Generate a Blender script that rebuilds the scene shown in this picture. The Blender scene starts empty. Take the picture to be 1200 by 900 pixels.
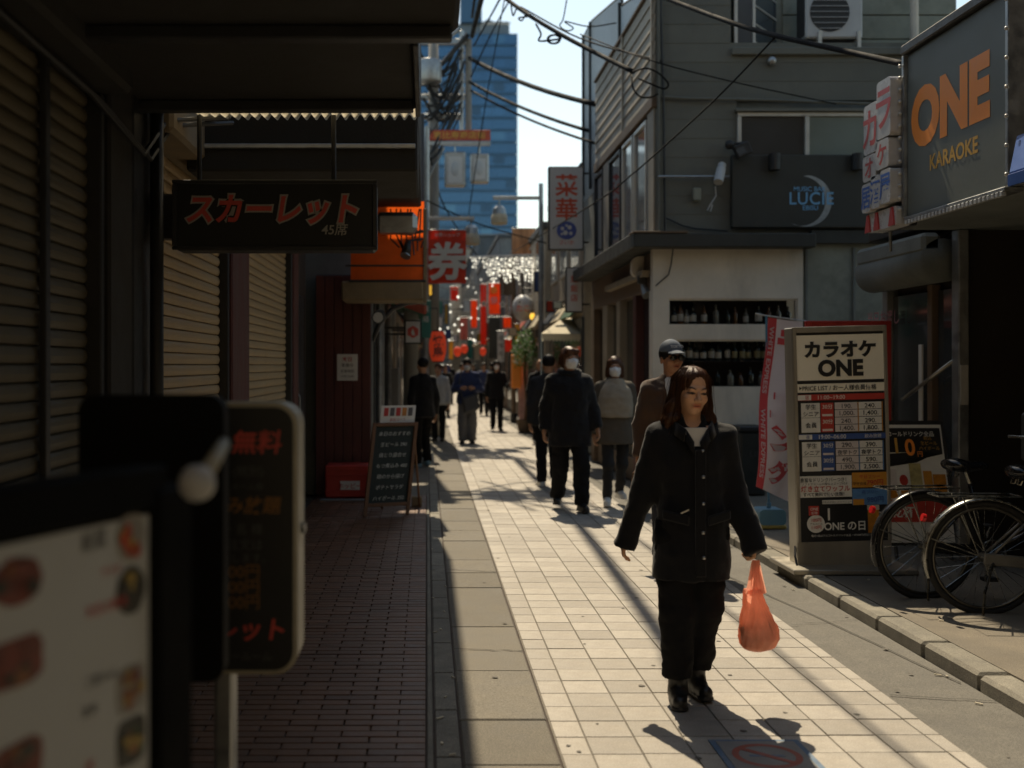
import bpy, math, random
import numpy as np
from mathutils import Vector, Matrix, noise

random.seed(11)
sc = bpy.context.scene
C = sc.collection
R = math.radians

# ---------------------------------------------------------------- camera, sky, sun, exposure
F, CX, CY, EYE = 1300.0, 500.0, 428.0, 1.55      # focal length and axis in the 1200x900 picture, eye height


def P(px, py, d):
    """world point seen at picture position px, py at distance d down the street"""
    return Vector(((px - CX) * d / F, d, EYE - (py - CY) * d / F))


cam_data = bpy.data.cameras.new('camera')
cam = bpy.data.objects.new('camera', cam_data)
C.objects.link(cam)
cam.location = (0, 0, EYE)
cam.rotation_euler = (R(90), 0, 0)
cam_data.sensor_width = 36.0
cam_data.lens = F / 1200 * 36
cam_data.shift_x = (600 - CX) / 1200
cam_data.shift_y = (CY - 450) / 1200
cam_data.clip_start = 0.05
cam_data.clip_end = 6000
cam_data.dof.use_dof = True
cam_data.dof.focus_distance = 6.4
cam_data.dof.aperture_fstop = 1.8
sc.camera = cam

SUN_DX, SUN_DY = 0.052, -0.70                    # how far a shadow moves per metre of height
sun_dir = Vector((-SUN_DX, -SUN_DY, 1)).normalized()
sun_el = math.asin(sun_dir.z)
sun_az = math.atan2(sun_dir.x, sun_dir.y)        # from +Y towards +X
world = bpy.data.worlds.new('World')
sc.world = world
world.use_nodes = True
wn = world.node_tree
bg = wn.nodes['Background']
sky = wn.nodes.new('ShaderNodeTexSky')
sky.sky_type = 'NISHITA'
sky.sun_disc = False
sky.sun_elevation = sun_el
sky.sun_rotation = sun_az
sky.air_density = 1.0
sky.dust_density = 0.8
sky.ozone_density = 1.0
tint = wn.nodes.new('ShaderNodeMix')             # warm film balance of the whole sky
tint.data_type = 'RGBA'
tint.blend_type = 'MULTIPLY'
tint.inputs[0].default_value = 1.0
tint.inputs[7].default_value = (1.0, 0.92, 0.74, 1)
wn.links.new(sky.outputs[0], tint.inputs[6])
wn.links.new(tint.outputs[2], bg.inputs[0])
bg.inputs[1].default_value = 0.098
sd = bpy.data.lights.new('sun', 'SUN')
sd.energy = 2.9
sd.angle = R(0.55)
sd.color = (1.0, 0.85, 0.62)
sun = bpy.data.objects.new('sun', sd)
C.objects.link(sun)
sun.rotation_euler = (-sun_dir).to_track_quat('-Z', 'Y').to_euler()
sun.location = (0, 0, 30)
sc.view_settings.view_transform = 'Standard'
sc.view_settings.look = 'None'
sc.view_settings.exposure = 1.12
sc.view_settings.gamma = 1.0
sc.view_settings.use_curve_mapping = False
sc.render.engine = 'CYCLES'
sc.cycles.use_denoising = True
sc.cycles.max_bounces = 8
sc.cycles.sample_clamp_indirect = 6.0

# ---------------------------------------------------------------- materials
MATS = {}


def mat(name, col, rough=0.6, metal=0.0, var=0.25, scale=3.0, bump=0.15, bscale=40.0, rnd=0.0,
        transl=0.0, alpha=1.0, emit=0.0, spec=0.5, attr=None, dirt=0.0, dcol=(0.05, 0.04, 0.03), stretch=(1, 1, 1),
        transm=0.0, sheen=0.0, streak=0.0, speck=0.0):
    if name in MATS:
        return MATS[name]
    m = bpy.data.materials.new(name)
    MATS[name] = m
    m.use_nodes = True
    nt = m.node_tree
    N, L = nt.nodes, nt.links
    b = N['Principled BSDF']
    b.inputs['Roughness'].default_value = rough
    b.inputs['Metallic'].default_value = metal
    b.inputs['Specular IOR Level'].default_value = spec
    if sheen:
        b.inputs['Sheen Weight'].default_value = sheen
        b.inputs['Sheen Roughness'].default_value = 0.5
    if transm:
        b.inputs['Transmission Weight'].default_value = transm
    b.inputs['Alpha'].default_value = alpha
    tc = N.new('ShaderNodeTexCoord')
    mp = N.new('ShaderNodeMapping')
    mp.inputs['Scale'].default_value = stretch
    L.new(tc.outputs['Object'], mp.inputs[0])
    n1 = N.new('ShaderNodeTexNoise')
    n1.inputs['Scale'].default_value = scale
    n1.inputs['Detail'].default_value = 6
    n1.inputs['Roughness'].default_value = 0.62
    L.new(mp.outputs[0], n1.inputs['Vector'])
    rg = N.new('ShaderNodeMapRange')
    rg.inputs[1].default_value = 0.3
    rg.inputs[2].default_value = 0.7
    rg.inputs[3].default_value = 1 - var
    rg.inputs[4].default_value = 1 + var
    L.new(n1.outputs[0], rg.inputs[0])
    val = rg.outputs[0]
    if rnd:
        oi = N.new('ShaderNodeObjectInfo')
        ge = N.new('ShaderNodeNewGeometry')
        ad = N.new('ShaderNodeMath'); ad.operation = 'ADD'
        L.new(oi.outputs['Random'], ad.inputs[0]); L.new(ge.outputs['Random Per Island'], ad.inputs[1])
        fr = N.new('ShaderNodeMath'); fr.operation = 'FRACT'
        L.new(ad.outputs[0], fr.inputs[0])
        r2 = N.new('ShaderNodeMapRange')
        r2.inputs[3].default_value = 1 - rnd
        r2.inputs[4].default_value = 1 + rnd
        L.new(fr.outputs[0], r2.inputs[0])
        mu = N.new('ShaderNodeMath'); mu.operation = 'MULTIPLY'
        L.new(val, mu.inputs[0]); L.new(r2.outputs[0], mu.inputs[1])
        val = mu.outputs[0]
    if speck:
        n4 = N.new('ShaderNodeTexNoise')
        n4.inputs['Scale'].default_value = 170.0
        n4.inputs['Detail'].default_value = 3
        n4.inputs['Roughness'].default_value = 0.75
        L.new(tc.outputs['Object'], n4.inputs['Vector'])
        r4 = N.new('ShaderNodeMapRange')
        r4.inputs[1].default_value = 0.32; r4.inputs[2].default_value = 0.68
        r4.inputs[3].default_value = 1 - speck; r4.inputs[4].default_value = 1 + speck
        L.new(n4.outputs[0], r4.inputs[0])
        m4 = N.new('ShaderNodeMath'); m4.operation = 'MULTIPLY'
        L.new(val, m4.inputs[0]); L.new(r4.outputs[0], m4.inputs[1])
        val = m4.outputs[0]
    mx = N.new('ShaderNodeVectorMath'); mx.operation = 'MULTIPLY'
    if attr:
        at = N.new('ShaderNodeAttribute'); at.attribute_name = attr
        L.new(at.outputs['Color'], mx.inputs[0])
    else:
        mx.inputs[0].default_value = col
    cb = N.new('ShaderNodeCombineXYZ')
    for i in range(3):
        L.new(val, cb.inputs[i])
    L.new(cb.outputs[0], mx.inputs[1])
    colout = mx.outputs[0]
    if dirt:
        n3 = N.new('ShaderNodeTexNoise')
        n3.inputs['Scale'].default_value = scale * 0.45 + 0.4
        n3.inputs['Detail'].default_value = 8
        n3.inputs['Roughness'].default_value = 0.7
        m3 = N.new('ShaderNodeMapping')
        m3.inputs['Location'].default_value = (3.1, 7.7, 1.3)
        m3.inputs['Scale'].default_value = (1, 1, 0.3) if streak else (1, 1, 1)
        L.new(tc.outputs['Object'], m3.inputs[0]); L.new(m3.outputs[0], n3.inputs['Vector'])
        r3 = N.new('ShaderNodeMapRange')
        r3.inputs[1].default_value = 0.5
        r3.inputs[2].default_value = 0.72
        r3.inputs[4].default_value = dirt
        L.new(n3.outputs[0], r3.inputs[0])
        mi = N.new('ShaderNodeMix'); mi.data_type = 'RGBA'
        L.new(r3.outputs[0], mi.inputs[0]); L.new(colout, mi.inputs[6])
        mi.inputs[7].default_value = (*dcol, 1)
        colout = mi.outputs[2]
    L.new(colout, b.inputs['Base Color'])
    rr = N.new('ShaderNodeMapRange')
    rr.inputs[1].default_value = 0.3; rr.inputs[2].default_value = 0.7
    rr.inputs[3].default_value = max(0.02, rough - 0.12); rr.inputs[4].default_value = min(1, rough + 0.12)
    n2 = N.new('ShaderNodeTexNoise')
    n2.inputs['Scale'].default_value = bscale
    n2.inputs['Detail'].default_value = 4
    L.new(mp.outputs[0], n2.inputs['Vector'])
    L.new(n1.outputs[0], rr.inputs[0])
    L.new(rr.outputs[0], b.inputs['Roughness'])
    if bump:
        bp = N.new('ShaderNodeBump')
        bp.inputs['Strength'].default_value = min(1.0, bump)
        bp.inputs['Distance'].default_value = 0.006
        L.new(n2.outputs[0], bp.inputs['Height'])
        L.new(bp.outputs[0], b.inputs['Normal'])
    if emit:
        b.inputs['Emission Color'].default_value = (*col, 1)
        b.inputs['Emission Strength'].default_value = emit
    if transl:
        out = N['Material Output']
        tr = N.new('ShaderNodeBsdfTranslucent')
        L.new(colout, tr.inputs[0])
        ms = N.new('ShaderNodeMixShader')
        ms.inputs[0].default_value = transl
        L.new(b.outputs[0], ms.inputs[1]); L.new(tr.outputs[0], ms.inputs[2])
        L.new(ms.outputs[0], out.inputs[0])
    return m


# ---------------------------------------------------------------- mesh building
class MB:
    def __init__(s):
        s.v = []; s.f = []; s.smooth = False

    def add(s, vs, fs):
        n = len(s.v)
        s.v += [tuple(v) for v in vs]
        s.f += [tuple(i + n for i in f) for f in fs]
        return s

    def box(s, a, b, bev=0.0):
        x0, y0, z0 = [min(a[i], b[i]) for i in range(3)]
        x1, y1, z1 = [max(a[i], b[i]) for i in range(3)]
        e = min(bev, (x1 - x0) * .45, (y1 - y0) * .45, (z1 - z0) * .45)
        if e <= 0:
            return s.add([(x0, y0, z0), (x1, y0, z0), (x1, y1, z0), (x0, y1, z0), (x0, y0, z1), (x1, y0, z1), (x1, y1, z1), (x0, y1, z1)],
                         [(0, 3, 2, 1), (4, 5, 6, 7), (0, 1, 5, 4), (1, 2, 6, 5), (2, 3, 7, 6), (3, 0, 4, 7)])
        c = [(x0 + x1) / 2, (y0 + y1) / 2, (z0 + z1) / 2]
        h = [(x1 - x0) / 2, (y1 - y0) / 2, (z1 - z0) / 2]
        vs = []; ix = {}
        for sx in (-1, 1):
            for sy in (-1, 1):
                for sz in (-1, 1):
                    for k in range(3):
                        sg = (sx, sy, sz)
                        p = [c[i] + sg[i] * (h[i] - (0 if i == k else e)) for i in range(3)]
                        ix[(sx, sy, sz, k)] = len(vs); vs.append(p)
        fs = []
        for k in range(3):
            i, j = (k + 1) % 3, (k + 2) % 3
            for sg in (-1, 1):
                q = []
                for (u, w) in ((-1, -1), (1, -1), (1, 1), (-1, 1)):
                    t = [0, 0, 0]; t[k] = sg; t[i] = u; t[j] = w
                    q.append(ix[(t[0], t[1], t[2], k)])
                fs.append(tuple(q if sg > 0 else q[::-1]))
        for k in range(3):
            i, j = (k + 1) % 3, (k + 2) % 3
            for u in (-1, 1):
                for w in (-1, 1):
                    t = [0, 0, 0]; t[i] = u; t[j] = w
                    t[k] = -1; a0 = ix[(*t, i)]; a1 = ix[(*t, j)]
                    t[k] = 1; b0 = ix[(*t, i)]; b1 = ix[(*t, j)]
                    q = (a0, a1, b1, b0)
                    fs.append(q if u * w > 0 else q[::-1])
        for sx in (-1, 1):
            for sy in (-1, 1):
                for sz in (-1, 1):
                    q = tuple(ix[(sx, sy, sz, k)] for k in range(3))
                    fs.append(q if sx * sy * sz > 0 else q[::-1])
        return s.add(vs, fs)

    def obox(s, c, ax, ay, az, bev=0.0):
        """box at centre c with half axes ax, ay, az"""
        t = MB().box((-1, -1, -1), (1, 1, 1))
        if bev:
            la, lb, lc = Vector(ax).length, Vector(ay).length, Vector(az).length
            t = MB().box((-la, -lb, -lc), (la, lb, lc), bev)
            ux, uy, uz = Vector(ax) / la, Vector(ay) / lb, Vector(az) / lc
        else:
            ux, uy, uz = Vector(ax), Vector(ay), Vector(az)
        c = Vector(c)
        return s.add([c + ux * v[0] + uy * v[1] + uz * v[2] for v in t.v], t.f)

    def tube(s, pts, r, n=8, cap=True, closed=False):
        pts = [Vector(p) for p in pts]
        k = len(pts)
        rs = r if isinstance(r, (list, tuple)) else [r] * k
        vs = []; up = None
        for i, p in enumerate(pts):
            if closed:
                t = pts[(i + 1) % k] - pts[i - 1]
            else:
                t = pts[min(i + 1, k - 1)] - pts[max(i - 1, 0)]
            t.normalize()
            if up is None:
                up = Vector((0, 0, 1)) if abs(t.z) < .9 else Vector((1, 0, 0))
            a = t.cross(up)
            if a.length < 1e-6:
                a = t.orthogonal()
            a.normalize(); bb = a.cross(t).normalized(); up = bb
            for j in range(n):
                w = 2 * math.pi * j / n
                vs.append(p + (a * math.cos(w) + bb * math.sin(w)) * rs[i])
        fs = []
        for i in range(k if closed else k - 1):
            o, q = i * n, ((i + 1) % k) * n
            for j in range(n):
                fs.append((o + j, q + j, q + (j + 1) % n, o + (j + 1) % n))
        if cap and not closed:
            fs.append(tuple(range(n))); fs.append(tuple(range((k - 1) * n, k * n))[::-1])
        return s.add(vs, fs)

    def cyl(s, a, b, r, n=14, r2=None):
        return s.tube([a, b], [r, r if r2 is None else r2], n)

    def lathe(s, c, prof, n=18):
        vs = []; fs = []
        c = Vector(c)
        for (r, z) in prof:
            for j in range(n):
                w = 2 * math.pi * j / n
                vs.append(c + Vector((r * math.cos(w), r * math.sin(w), z)))
        for i in range(len(prof) - 1):
            for j in range(n):
                fs.append((i * n + j, i * n + (j + 1) % n, (i + 1) * n + (j + 1) % n, (i + 1) * n + j))
        fs.append(tuple(range(n))[::-1]); fs.append(tuple(range((len(prof) - 1) * n, len(prof) * n)))
        return s.add(vs, fs)

    def prism(s, poly, o, u, v, t):
        """polygon (2D) in plane o+u*a+v*b extruded by vector t"""
        o, u, v, t = Vector(o), Vector(u), Vector(v), Vector(t)
        a = [o + u * p[0] + v * p[1] for p in poly]
        n = len(a)
        fs = [tuple(range(n))[::-1], tuple(range(n, 2 * n))]
        for i in range(n):
            fs.append((i, (i + 1) % n, n + (i + 1) % n, n + i))
        return s.add(a + [p + t for p in a], fs)

    def ball(s, c, r, n=10, m=7):
        r = r if isinstance(r, (tuple, list)) else (r, r, r)
        vs = [(c[0], c[1], c[2] - r[2])]
        for i in range(1, m):
            w = -math.pi / 2 + math.pi * i / m
            for j in range(n):
                q = 2 * math.pi * j / n
                vs.append((c[0] + r[0] * math.cos(w) * math.cos(q), c[1] + r[1] * math.cos(w) * math.sin(q), c[2] + r[2] * math.sin(w)))
        vs.append((c[0], c[1], c[2] + r[2]))
        fs = [(0, 1 + (j + 1) % n, 1 + j) for j in range(n)]
        for i in range(m - 2):
            for j in range(n):
                a = 1 + i * n + j; b2 = 1 + i * n + (j + 1) % n
                fs.append((a, b2, b2 + n, a + n))
        l = len(vs) - 1
        fs += [(l, l - n + j, l - n + (j + 1) % n) for j in range(n)]
        return s.add(vs, fs)

    def build(s, name, m, parent=None, smooth=None, angle=None):
        me = bpy.data.meshes.new(name)
        vs = s.v
        if parent is not None:
            iw = WM[parent.name].inverted()
            vs = [iw @ Vector(v) for v in vs]
            org = Vector((0, 0, 0))
        else:
            a = np.array(vs)
            org = Vector(((a[:, 0].min() + a[:, 0].max()) / 2, (a[:, 1].min() + a[:, 1].max()) / 2, a[:, 2].min()))
            vs = [Vector(v) - org for v in vs]
        me.from_pydata(vs, [], s.f)
        me.update()
        if smooth or (smooth is None and s.smooth):
            me.polygons.foreach_set('use_smooth', [True] * len(me.polygons))
        o = bpy.data.objects.new(name, me)
        C.objects.link(o)
        if m:
            me.materials.append(m)
        if parent is not None:
            o.parent = parent
            WM[o.name] = WM[parent.name]
        else:
            o.location = org
            WM[o.name] = Matrix.Translation(org)
        return o


WM = {}


def tag(o, label, cat, group=None):
    o['label'] = label; o['category'] = cat
    if group:
        o['group'] = group
    return o


def struct(o):
    o['kind'] = 'structure'
    return o


def thing(name, label, cat, loc, group=None, rz=0.0):
    o = bpy.data.objects.new(name, None)
    C.objects.link(o)
    o.empty_display_size = 0.2
    o.location = loc; o.rotation_euler = (0, 0, rz)
    WM[o.name] = Matrix.Translation(Vector(loc)) @ Matrix.Rotation(rz, 4, 'Z')
    return tag(o, label, cat, group)


def inst(name, me, parent, loc, rz=0.0, sc3=None):
    """one more piece that shares mesh data; loc in world space"""
    o = bpy.data.objects.new(name, me)
    C.objects.link(o)
    o.parent = parent
    o.location = WM[parent.name].inverted() @ Vector(loc)
    o.rotation_euler = (0, 0, rz)
    if sc3:
        o.scale = sc3
    WM[o.name] = WM[parent.name] @ Matrix.Translation(o.location)
    return o


def copy_thing(o, loc, label=None):
    c = o.copy(); C.objects.link(c); c.location = loc
    WM[c.name] = Matrix.Translation(Vector(loc))
    if label:
        c['label'] = label
    for ch in list(o.children):
        d = ch.copy(); C.objects.link(d); d.parent = c
        for g in list(ch.children):
            e = g.copy(); C.objects.link(e); e.parent = d
    return c


TXT = {}


def text(body, size, at, right, up, m, parent, name='lettering', bold=0.0, depth=0.0015, align='CENTER', wx=1.0, shear=0.0, vert=False, space=1.0):
    key = (body, bold, depth, align, shear, space)
    if key not in TXT:
        cu = bpy.data.curves.new('txt', 'FONT')
        cu.body = body
        cu.size = 1.0
        cu.align_x = align
        cu.align_y = 'CENTER'
        cu.offset = bold
        cu.shear = shear
        cu.space_character = space
        cu.resolution_u = 4
        o = bpy.data.objects.new('txt', cu)
        me = o.to_mesh()
        vs = [tuple(v.co) for v in me.vertices]
        fs = [tuple(p.vertices) for p in me.polygons]
        o.to_mesh_clear()
        bpy.data.objects.remove(o)
        TXT[key] = (vs, fs)
    vs, fs = TXT[key]
    if not vs:
        return None
    right = Vector(right).normalized(); up = Vector(up).normalized(); nn = right.cross(up)
    at = Vector(at)
    zc = (max(v[1] for v in vs) + min(v[1] for v in vs)) / 2
    mb = MB()
    mb.add([at + right * v[0] * size * wx + up * (v[1] - zc) * size + nn * depth for v in vs], fs)
    return mb.build(name, m, parent)


def vtext(chars, size, at, right, up, m, parent, pitch=1.05, **k):
    at = Vector(at); up = Vector(up).normalized()
    for i, ch in enumerate(chars):
        text(ch, size, at - up * (i * size * pitch), right, up, m, parent, **k)


ORD = ('first', 'second', 'third', 'fourth', 'fifth', 'sixth', 'seventh', 'eighth', 'ninth', 'tenth', 'eleventh', 'twelfth', 'thirteenth', 'fourteenth', 'fifteenth', 'sixteenth', 'seventeenth')
XX, YY, ZZ = Vector((1, 0, 0)), Vector((0, 1, 0)), Vector((0, 0, 1))


def holed(mb, u0, u1, v0, v1, holes, fn, t):
    """flat wall u,v with rectangular holes; fn(u,v,w) -> point, w from 0 (face) to t (back)"""
    us = sorted({u0, u1, *[h[0] for h in holes], *[h[1] for h in holes]})
    vs = sorted({v0, v1, *[h[2] for h in holes], *[h[3] for h in holes]})
    us = [u for u in us if u0 <= u <= u1]; vs = [v for v in vs if v0 <= v <= v1]
    solid = {}
    for i in range(len(us) - 1):
        for j in range(len(vs) - 1):
            cu, cv = (us[i] + us[i + 1]) / 2, (vs[j] + vs[j + 1]) / 2
            solid[i, j] = not any(h[0] < cu < h[1] and h[2] < cv < h[3] for h in holes)
    for (i, j), s in solid.items():
        if not s:
            continue
        a, b, c, d = us[i], us[i + 1], vs[j], vs[j + 1]
        mb.add([fn(a, c, 0), fn(b, c, 0), fn(b, d, 0), fn(a, d, 0)], [(0, 1, 2, 3)])
        mb.add([fn(a, c, t), fn(b, c, t), fn(b, d, t), fn(a, d, t)], [(3, 2, 1, 0)])
        for (ni, nj, p, q) in ((i - 1, j, (a, c), (a, d)), (i + 1, j, (b, c), (b, d)), (i, j - 1, (a, c), (b, c)), (i, j + 1, (a, d), (b, d))):
            if not solid.get((ni, nj), False):
                mb.add([fn(*p, 0), fn(*q, 0), fn(*q, t), fn(*p, t)], [(0, 1, 2, 3)])
    return mb


def curve(pts, n=6):
    """smooth path through points"""
    pts = [Vector(p) for p in pts]
    q = [pts[0] * 2 - pts[1]] + pts + [pts[-1] * 2 - pts[-2]]
    out = []
    for i in range(1, len(q) - 2):
        p0, p1, p2, p3 = q[i - 1:i + 3]
        for k in range(n):
            t = k / n
            out.append(.5 * ((2 * p1) + (p2 - p0) * t + (2 * p0 - 5 * p1 + 4 * p2 - p3) * t * t + (3 * p1 - p0 - 3 * p2 + p3) * t ** 3))
    out.append(pts[-1])
    return out


def sag(a, b, s, n=14):
    a, b = Vector(a), Vector(b)
    return [a.lerp(b, i / n) - ZZ * (4 * s * (i / n) * (1 - i / n)) for i in range(n + 1)]
# ---------------------------------------------------------------- bodies: signed distance shapes turned into one skin
def rc(p, a, b, r1, r2):
    a = np.asarray(a, np.float32); b = np.asarray(b, np.float32)
    ab = b - a
    t = np.clip(((p - a) @ ab) / max(1e-9, float(ab @ ab)), 0, 1)
    return np.linalg.norm(p - a - t[:, None] * ab, axis=1) - (r1 + (r2 - r1) * t)


def ell(p, c, r):
    c = np.asarray(c, np.float32); r = np.asarray(r, np.float32)
    q = (p - c) / r
    k0 = np.linalg.norm(q, axis=1)
    k1 = np.linalg.norm(q / r, axis=1) + 1e-9
    return k0 * (k0 - 1) / k1


def su(a, b, k):
    h = np.clip(.5 + .5 * (b - a) / k, 0, 1)
    return b + (a - b) * h - k * h * (1 - h)


def ss(a, b, k):
    return -su(-a, b, k)


def column(p, rows, zlo, zhi, ex=2.3):
    rows = sorted(rows)
    zs = [r[0] for r in rows]
    z = p[:, 2]
    a = np.interp(z, zs, [r[1] for r in rows]); b = np.interp(z, zs, [r[2] for r in rows])
    cx = np.interp(z, zs, [r[3] for r in rows]); cy = np.interp(z, zs, [r[4] for r in rows])
    k = (np.abs((p[:, 0] - cx) / a) ** ex + np.abs((p[:, 1] - cy) / b) ** ex) ** (1 / ex)
    d = (k - 1) * np.minimum(a, b)
    return np.maximum(d, np.maximum(zlo - z, z - zhi))


def snet(f, lo, hi, res):
    lo = np.asarray(lo, np.float32); hi = np.asarray(hi, np.float32)
    n = np.ceil((hi - lo) / res).astype(int) + 1
    ax = [lo[i] + res * np.arange(n[i], dtype=np.float32) for i in range(3)]
    g = np.stack(np.meshgrid(*ax, indexing='ij'), -1).reshape(-1, 3)
    d = f(g).reshape(n).astype(np.float32)
    d[0] = d[-1] = 1; d[:, 0] = d[:, -1] = 1; d[:, :, 0] = d[:, :, -1] = 1
    d = np.where(np.abs(d) < 1e-6, 1e-6, d)
    m = n - 1
    cnt = np.zeros(m, np.int32); acc = np.zeros((*m, 3), np.float32)
    cor = [(i, j, k) for i in (0, 1) for j in (0, 1) for k in (0, 1)]

    def sl(c):
        return d[c[0]:c[0] + m[0], c[1]:c[1] + m[1], c[2]:c[2] + m[2]]
    for a in cor:
        for k in range(3):
            if a[k]:
                continue
            b = list(a); b[k] = 1
            da, db = sl(a), sl(b)
            x = (da < 0) != (db < 0)
            t = np.where(x, da / np.where(x, da - db, 1), 0)
            cnt += x
            for q in range(3):
                acc[..., q] += np.where(x, a[q] + (t if q == k else 0), 0)
    act = cnt > 0
    idx = np.full(m, -1, np.int64)
    ii = np.argwhere(act)
    idx[act] = np.arange(len(ii))
    v = lo + res * (ii + acc[act] / cnt[act][:, None])
    s = d < 0
    faces = []
    for k in range(3):
        u, w = (k + 1) % 3, (k + 2) % 3
        s0 = [slice(0, n[q] - 1) if q == k else slice(1, n[q] - 1) for q in range(3)]
        s1 = [slice(1, n[q]) if q == k else slice(1, n[q] - 1) for q in range(3)]
        A, B = s[tuple(s0)], s[tuple(s1)]
        for sg, msk in ((1, A & ~B), (-1, ~A & B)):
            e = np.argwhere(msk)
            if not len(e):
                continue
            off = np.zeros(3, int); off[u] = 1; off[w] = 1
            e = e + off

            def at(du, dw):
                t = e.copy(); t[:, u] -= du; t[:, w] -= dw
                return idx[t[:, 0], t[:, 1], t[:, 2]]
            q = np.stack([at(1, 1), at(0, 1), at(0, 0), at(1, 0)], 1)
            faces.append(q if sg > 0 else q[:, ::-1])
    return v, (np.concatenate(faces) if faces else np.zeros((0, 4), int))


def mesh_np(name, v, f, m, parent, cols=None, smooth=True):
    me = bpy.data.meshes.new(name)
    me.vertices.add(len(v)); me.vertices.foreach_set('co', np.asarray(v, np.float32).ravel())
    me.loops.add(len(f) * 4); me.loops.foreach_set('vertex_index', np.asarray(f, np.int32).ravel())
    me.polygons.add(len(f)); me.polygons.foreach_set('loop_start', np.arange(0, len(f) * 4, 4, dtype=np.int32))
    me.polygons.foreach_set('use_smooth', np.ones(len(f), bool))
    me.update(calc_edges=True)
    me.validate()
    if cols is not None:
        ca = me.color_attributes.new('tint', 'FLOAT_COLOR', 'POINT')
        c4 = np.ones((len(v), 4), np.float32); c4[:, :3] = cols
        ca.data.foreach_set('color', c4.ravel())
    me.materials.append(m)
    o = bpy.data.objects.new(name, me)
    C.objects.link(o)
    o.parent = parent
    WM[o.name] = WM[parent.name]
    return o


def normals(v, f):
    n = np.cross(v[f[:, 2]] - v[f[:, 0]], v[f[:, 3]] - v[f[:, 1]])
    out = np.zeros_like(v)
    for k in range(4):
        np.add.at(out, f[:, k], n)
    return out / (np.linalg.norm(out, axis=1, keepdims=True) + 1e-9)


def ruffle(v, f, amp, sx, sy, sz, seed=0.0):
    """cloth folds / hair strands: push vertices along their normal by stretched noise"""
    n = normals(v, f)
    k = np.array([noise.noise((p[0] * sx + seed, p[1] * sy + seed * 1.7, p[2] * sz - seed)) +
                  .5 * noise.noise((p[0] * sx * 2.1 + seed, p[1] * sy * 2.1, p[2] * sz * 2.3 + seed)) for p in v.tolist()])
    return v + n * (k * amp)[:, None]


def smoothv(v, f, it=1):
    for _ in range(it):
        a = np.zeros_like(v); c = np.zeros(len(v))
        for i in range(4):
            j = (i + 1) % 4
            np.add.at(a, f[:, i], v[f[:, j]]); np.add.at(c, f[:, i], 1)
            np.add.at(a, f[:, j], v[f[:, i]]); np.add.at(c, f[:, j], 1)
        v = v * .5 + .5 * a / c[:, None]
    return v


def head_sdf(q, female):
    d = su(ell(q, (0, .015, .035), (.076, .092, .085)), ell(q, (0, -.018, -.042), (.062, .070, .074)), .03)
    d = su(d, ell(q, (0, -.056, -.092), (.027, .024, .02)), .03)
    for s in (-1, 1):
        d = su(d, ell(q, (s * .038, -.062, -.028), (.024, .022, .022)), .02)
    d = su(d, rc(q, (-.036, -.077, .020), (.036, -.077, .020), .011, .011), .018)
    for s in (-1, 1):
        d = ss(d, ell(q, (s * .032, -.104, .001), (.020, .018, .011)), .012)
        d = su(d, ell(q, (s * .032, -.077, -.001), (.0165, .0125, .0095)), .006)
        d = su(d, ell(q, (s * .078, .012, -.012), (.010, .019, .031)), .008)
    d = su(d, rc(q, (0, -.086, .004), (0, -.105, -.030), .008, .0125), .010)
    for s in (-1, 1):
        d = su(d, ell(q, (s * .012, -.094, -.034), (.009, .010, .008)), .006)
    d = su(d, rc(q, (-.017, -.083, -.0585), (.017, -.083, -.0585), .007, .007), .008)
    d = su(d, rc(q, (-.014, -.082, -.069), (.014, -.082, -.069), .008, .008), .008)
    d = ss(d, rc(q, (-.021, -.093, -.0635), (.021, -.093, -.0635), .0028, .0028), .004)
    return d


def head_cols(q, skin, lip, brow):
    c = np.tile(np.array(skin, np.float32), (len(q), 1))
    front = q[:, 1] < -.05

    def blend(w, col):
        w = np.clip(w, 0, 1)[:, None]
        c[:] = c * (1 - w) + np.array(col, np.float32) * w
    for s in (-1, 1):
        dx_ = (q[:, 0] * s - .032) / .0165
        lid = .0035 - .0045 * dx_ ** 2
        e = np.maximum(np.abs(dx_), np.abs(q[:, 2] + .0015 - lid * .2) / .0042)
        blend(front * (1.25 - e) * 1.6, (.10, .075, .06))
        e = np.sqrt(((q[:, 0] * s - .032) / .0065) ** 2 + ((q[:, 2] + .001) / .0050) ** 2)
        blend(front * (1.4 - e) * 2.0, (.008, .005, .004))
        e = np.maximum(np.abs(dx_) / 1.1, np.abs(q[:, 2] - lid - .001) / .0022)
        blend(front * (1.3 - e) * 1.5, (.015, .009, .007))
        t = np.clip((q[:, 0] * s - .016) / .036, 0, 1)
        bz = .021 + .007 * np.sin(t * 2.6)
        e = np.maximum(np.abs(q[:, 0] * s - .034) / .02, np.abs(q[:, 2] - bz) / .0045)
        blend(front * (1.3 - e) * 1.3, brow)
        e = np.sqrt(((q[:, 0] - s * .04) / .025) ** 2 + ((q[:, 2] + .03) / .02) ** 2)
        blend(front * (1 - e) * .25, (skin[0] * .95, skin[1] * .68, skin[2] * .6))
    e = np.maximum(np.abs(q[:, 0]) / .024, np.abs(q[:, 2] + .0638) / .0115)
    blend(front * (1.2 - e) * 1.4, lip)
    e = np.maximum(np.abs(q[:, 0]) / .022, np.abs(q[:, 2] + .0638) / .0022)
    blend(front * (1.3 - e), (.03, .012, .01))
    return c


def rotm(yaw, pitch=0.0, roll=0.0):
    return np.array((Matrix.Rotation(yaw, 3, 'Z') @ Matrix.Rotation(pitch, 3, 'X') @ Matrix.Rotation(roll, 3, 'Y')), np.float32)


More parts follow.
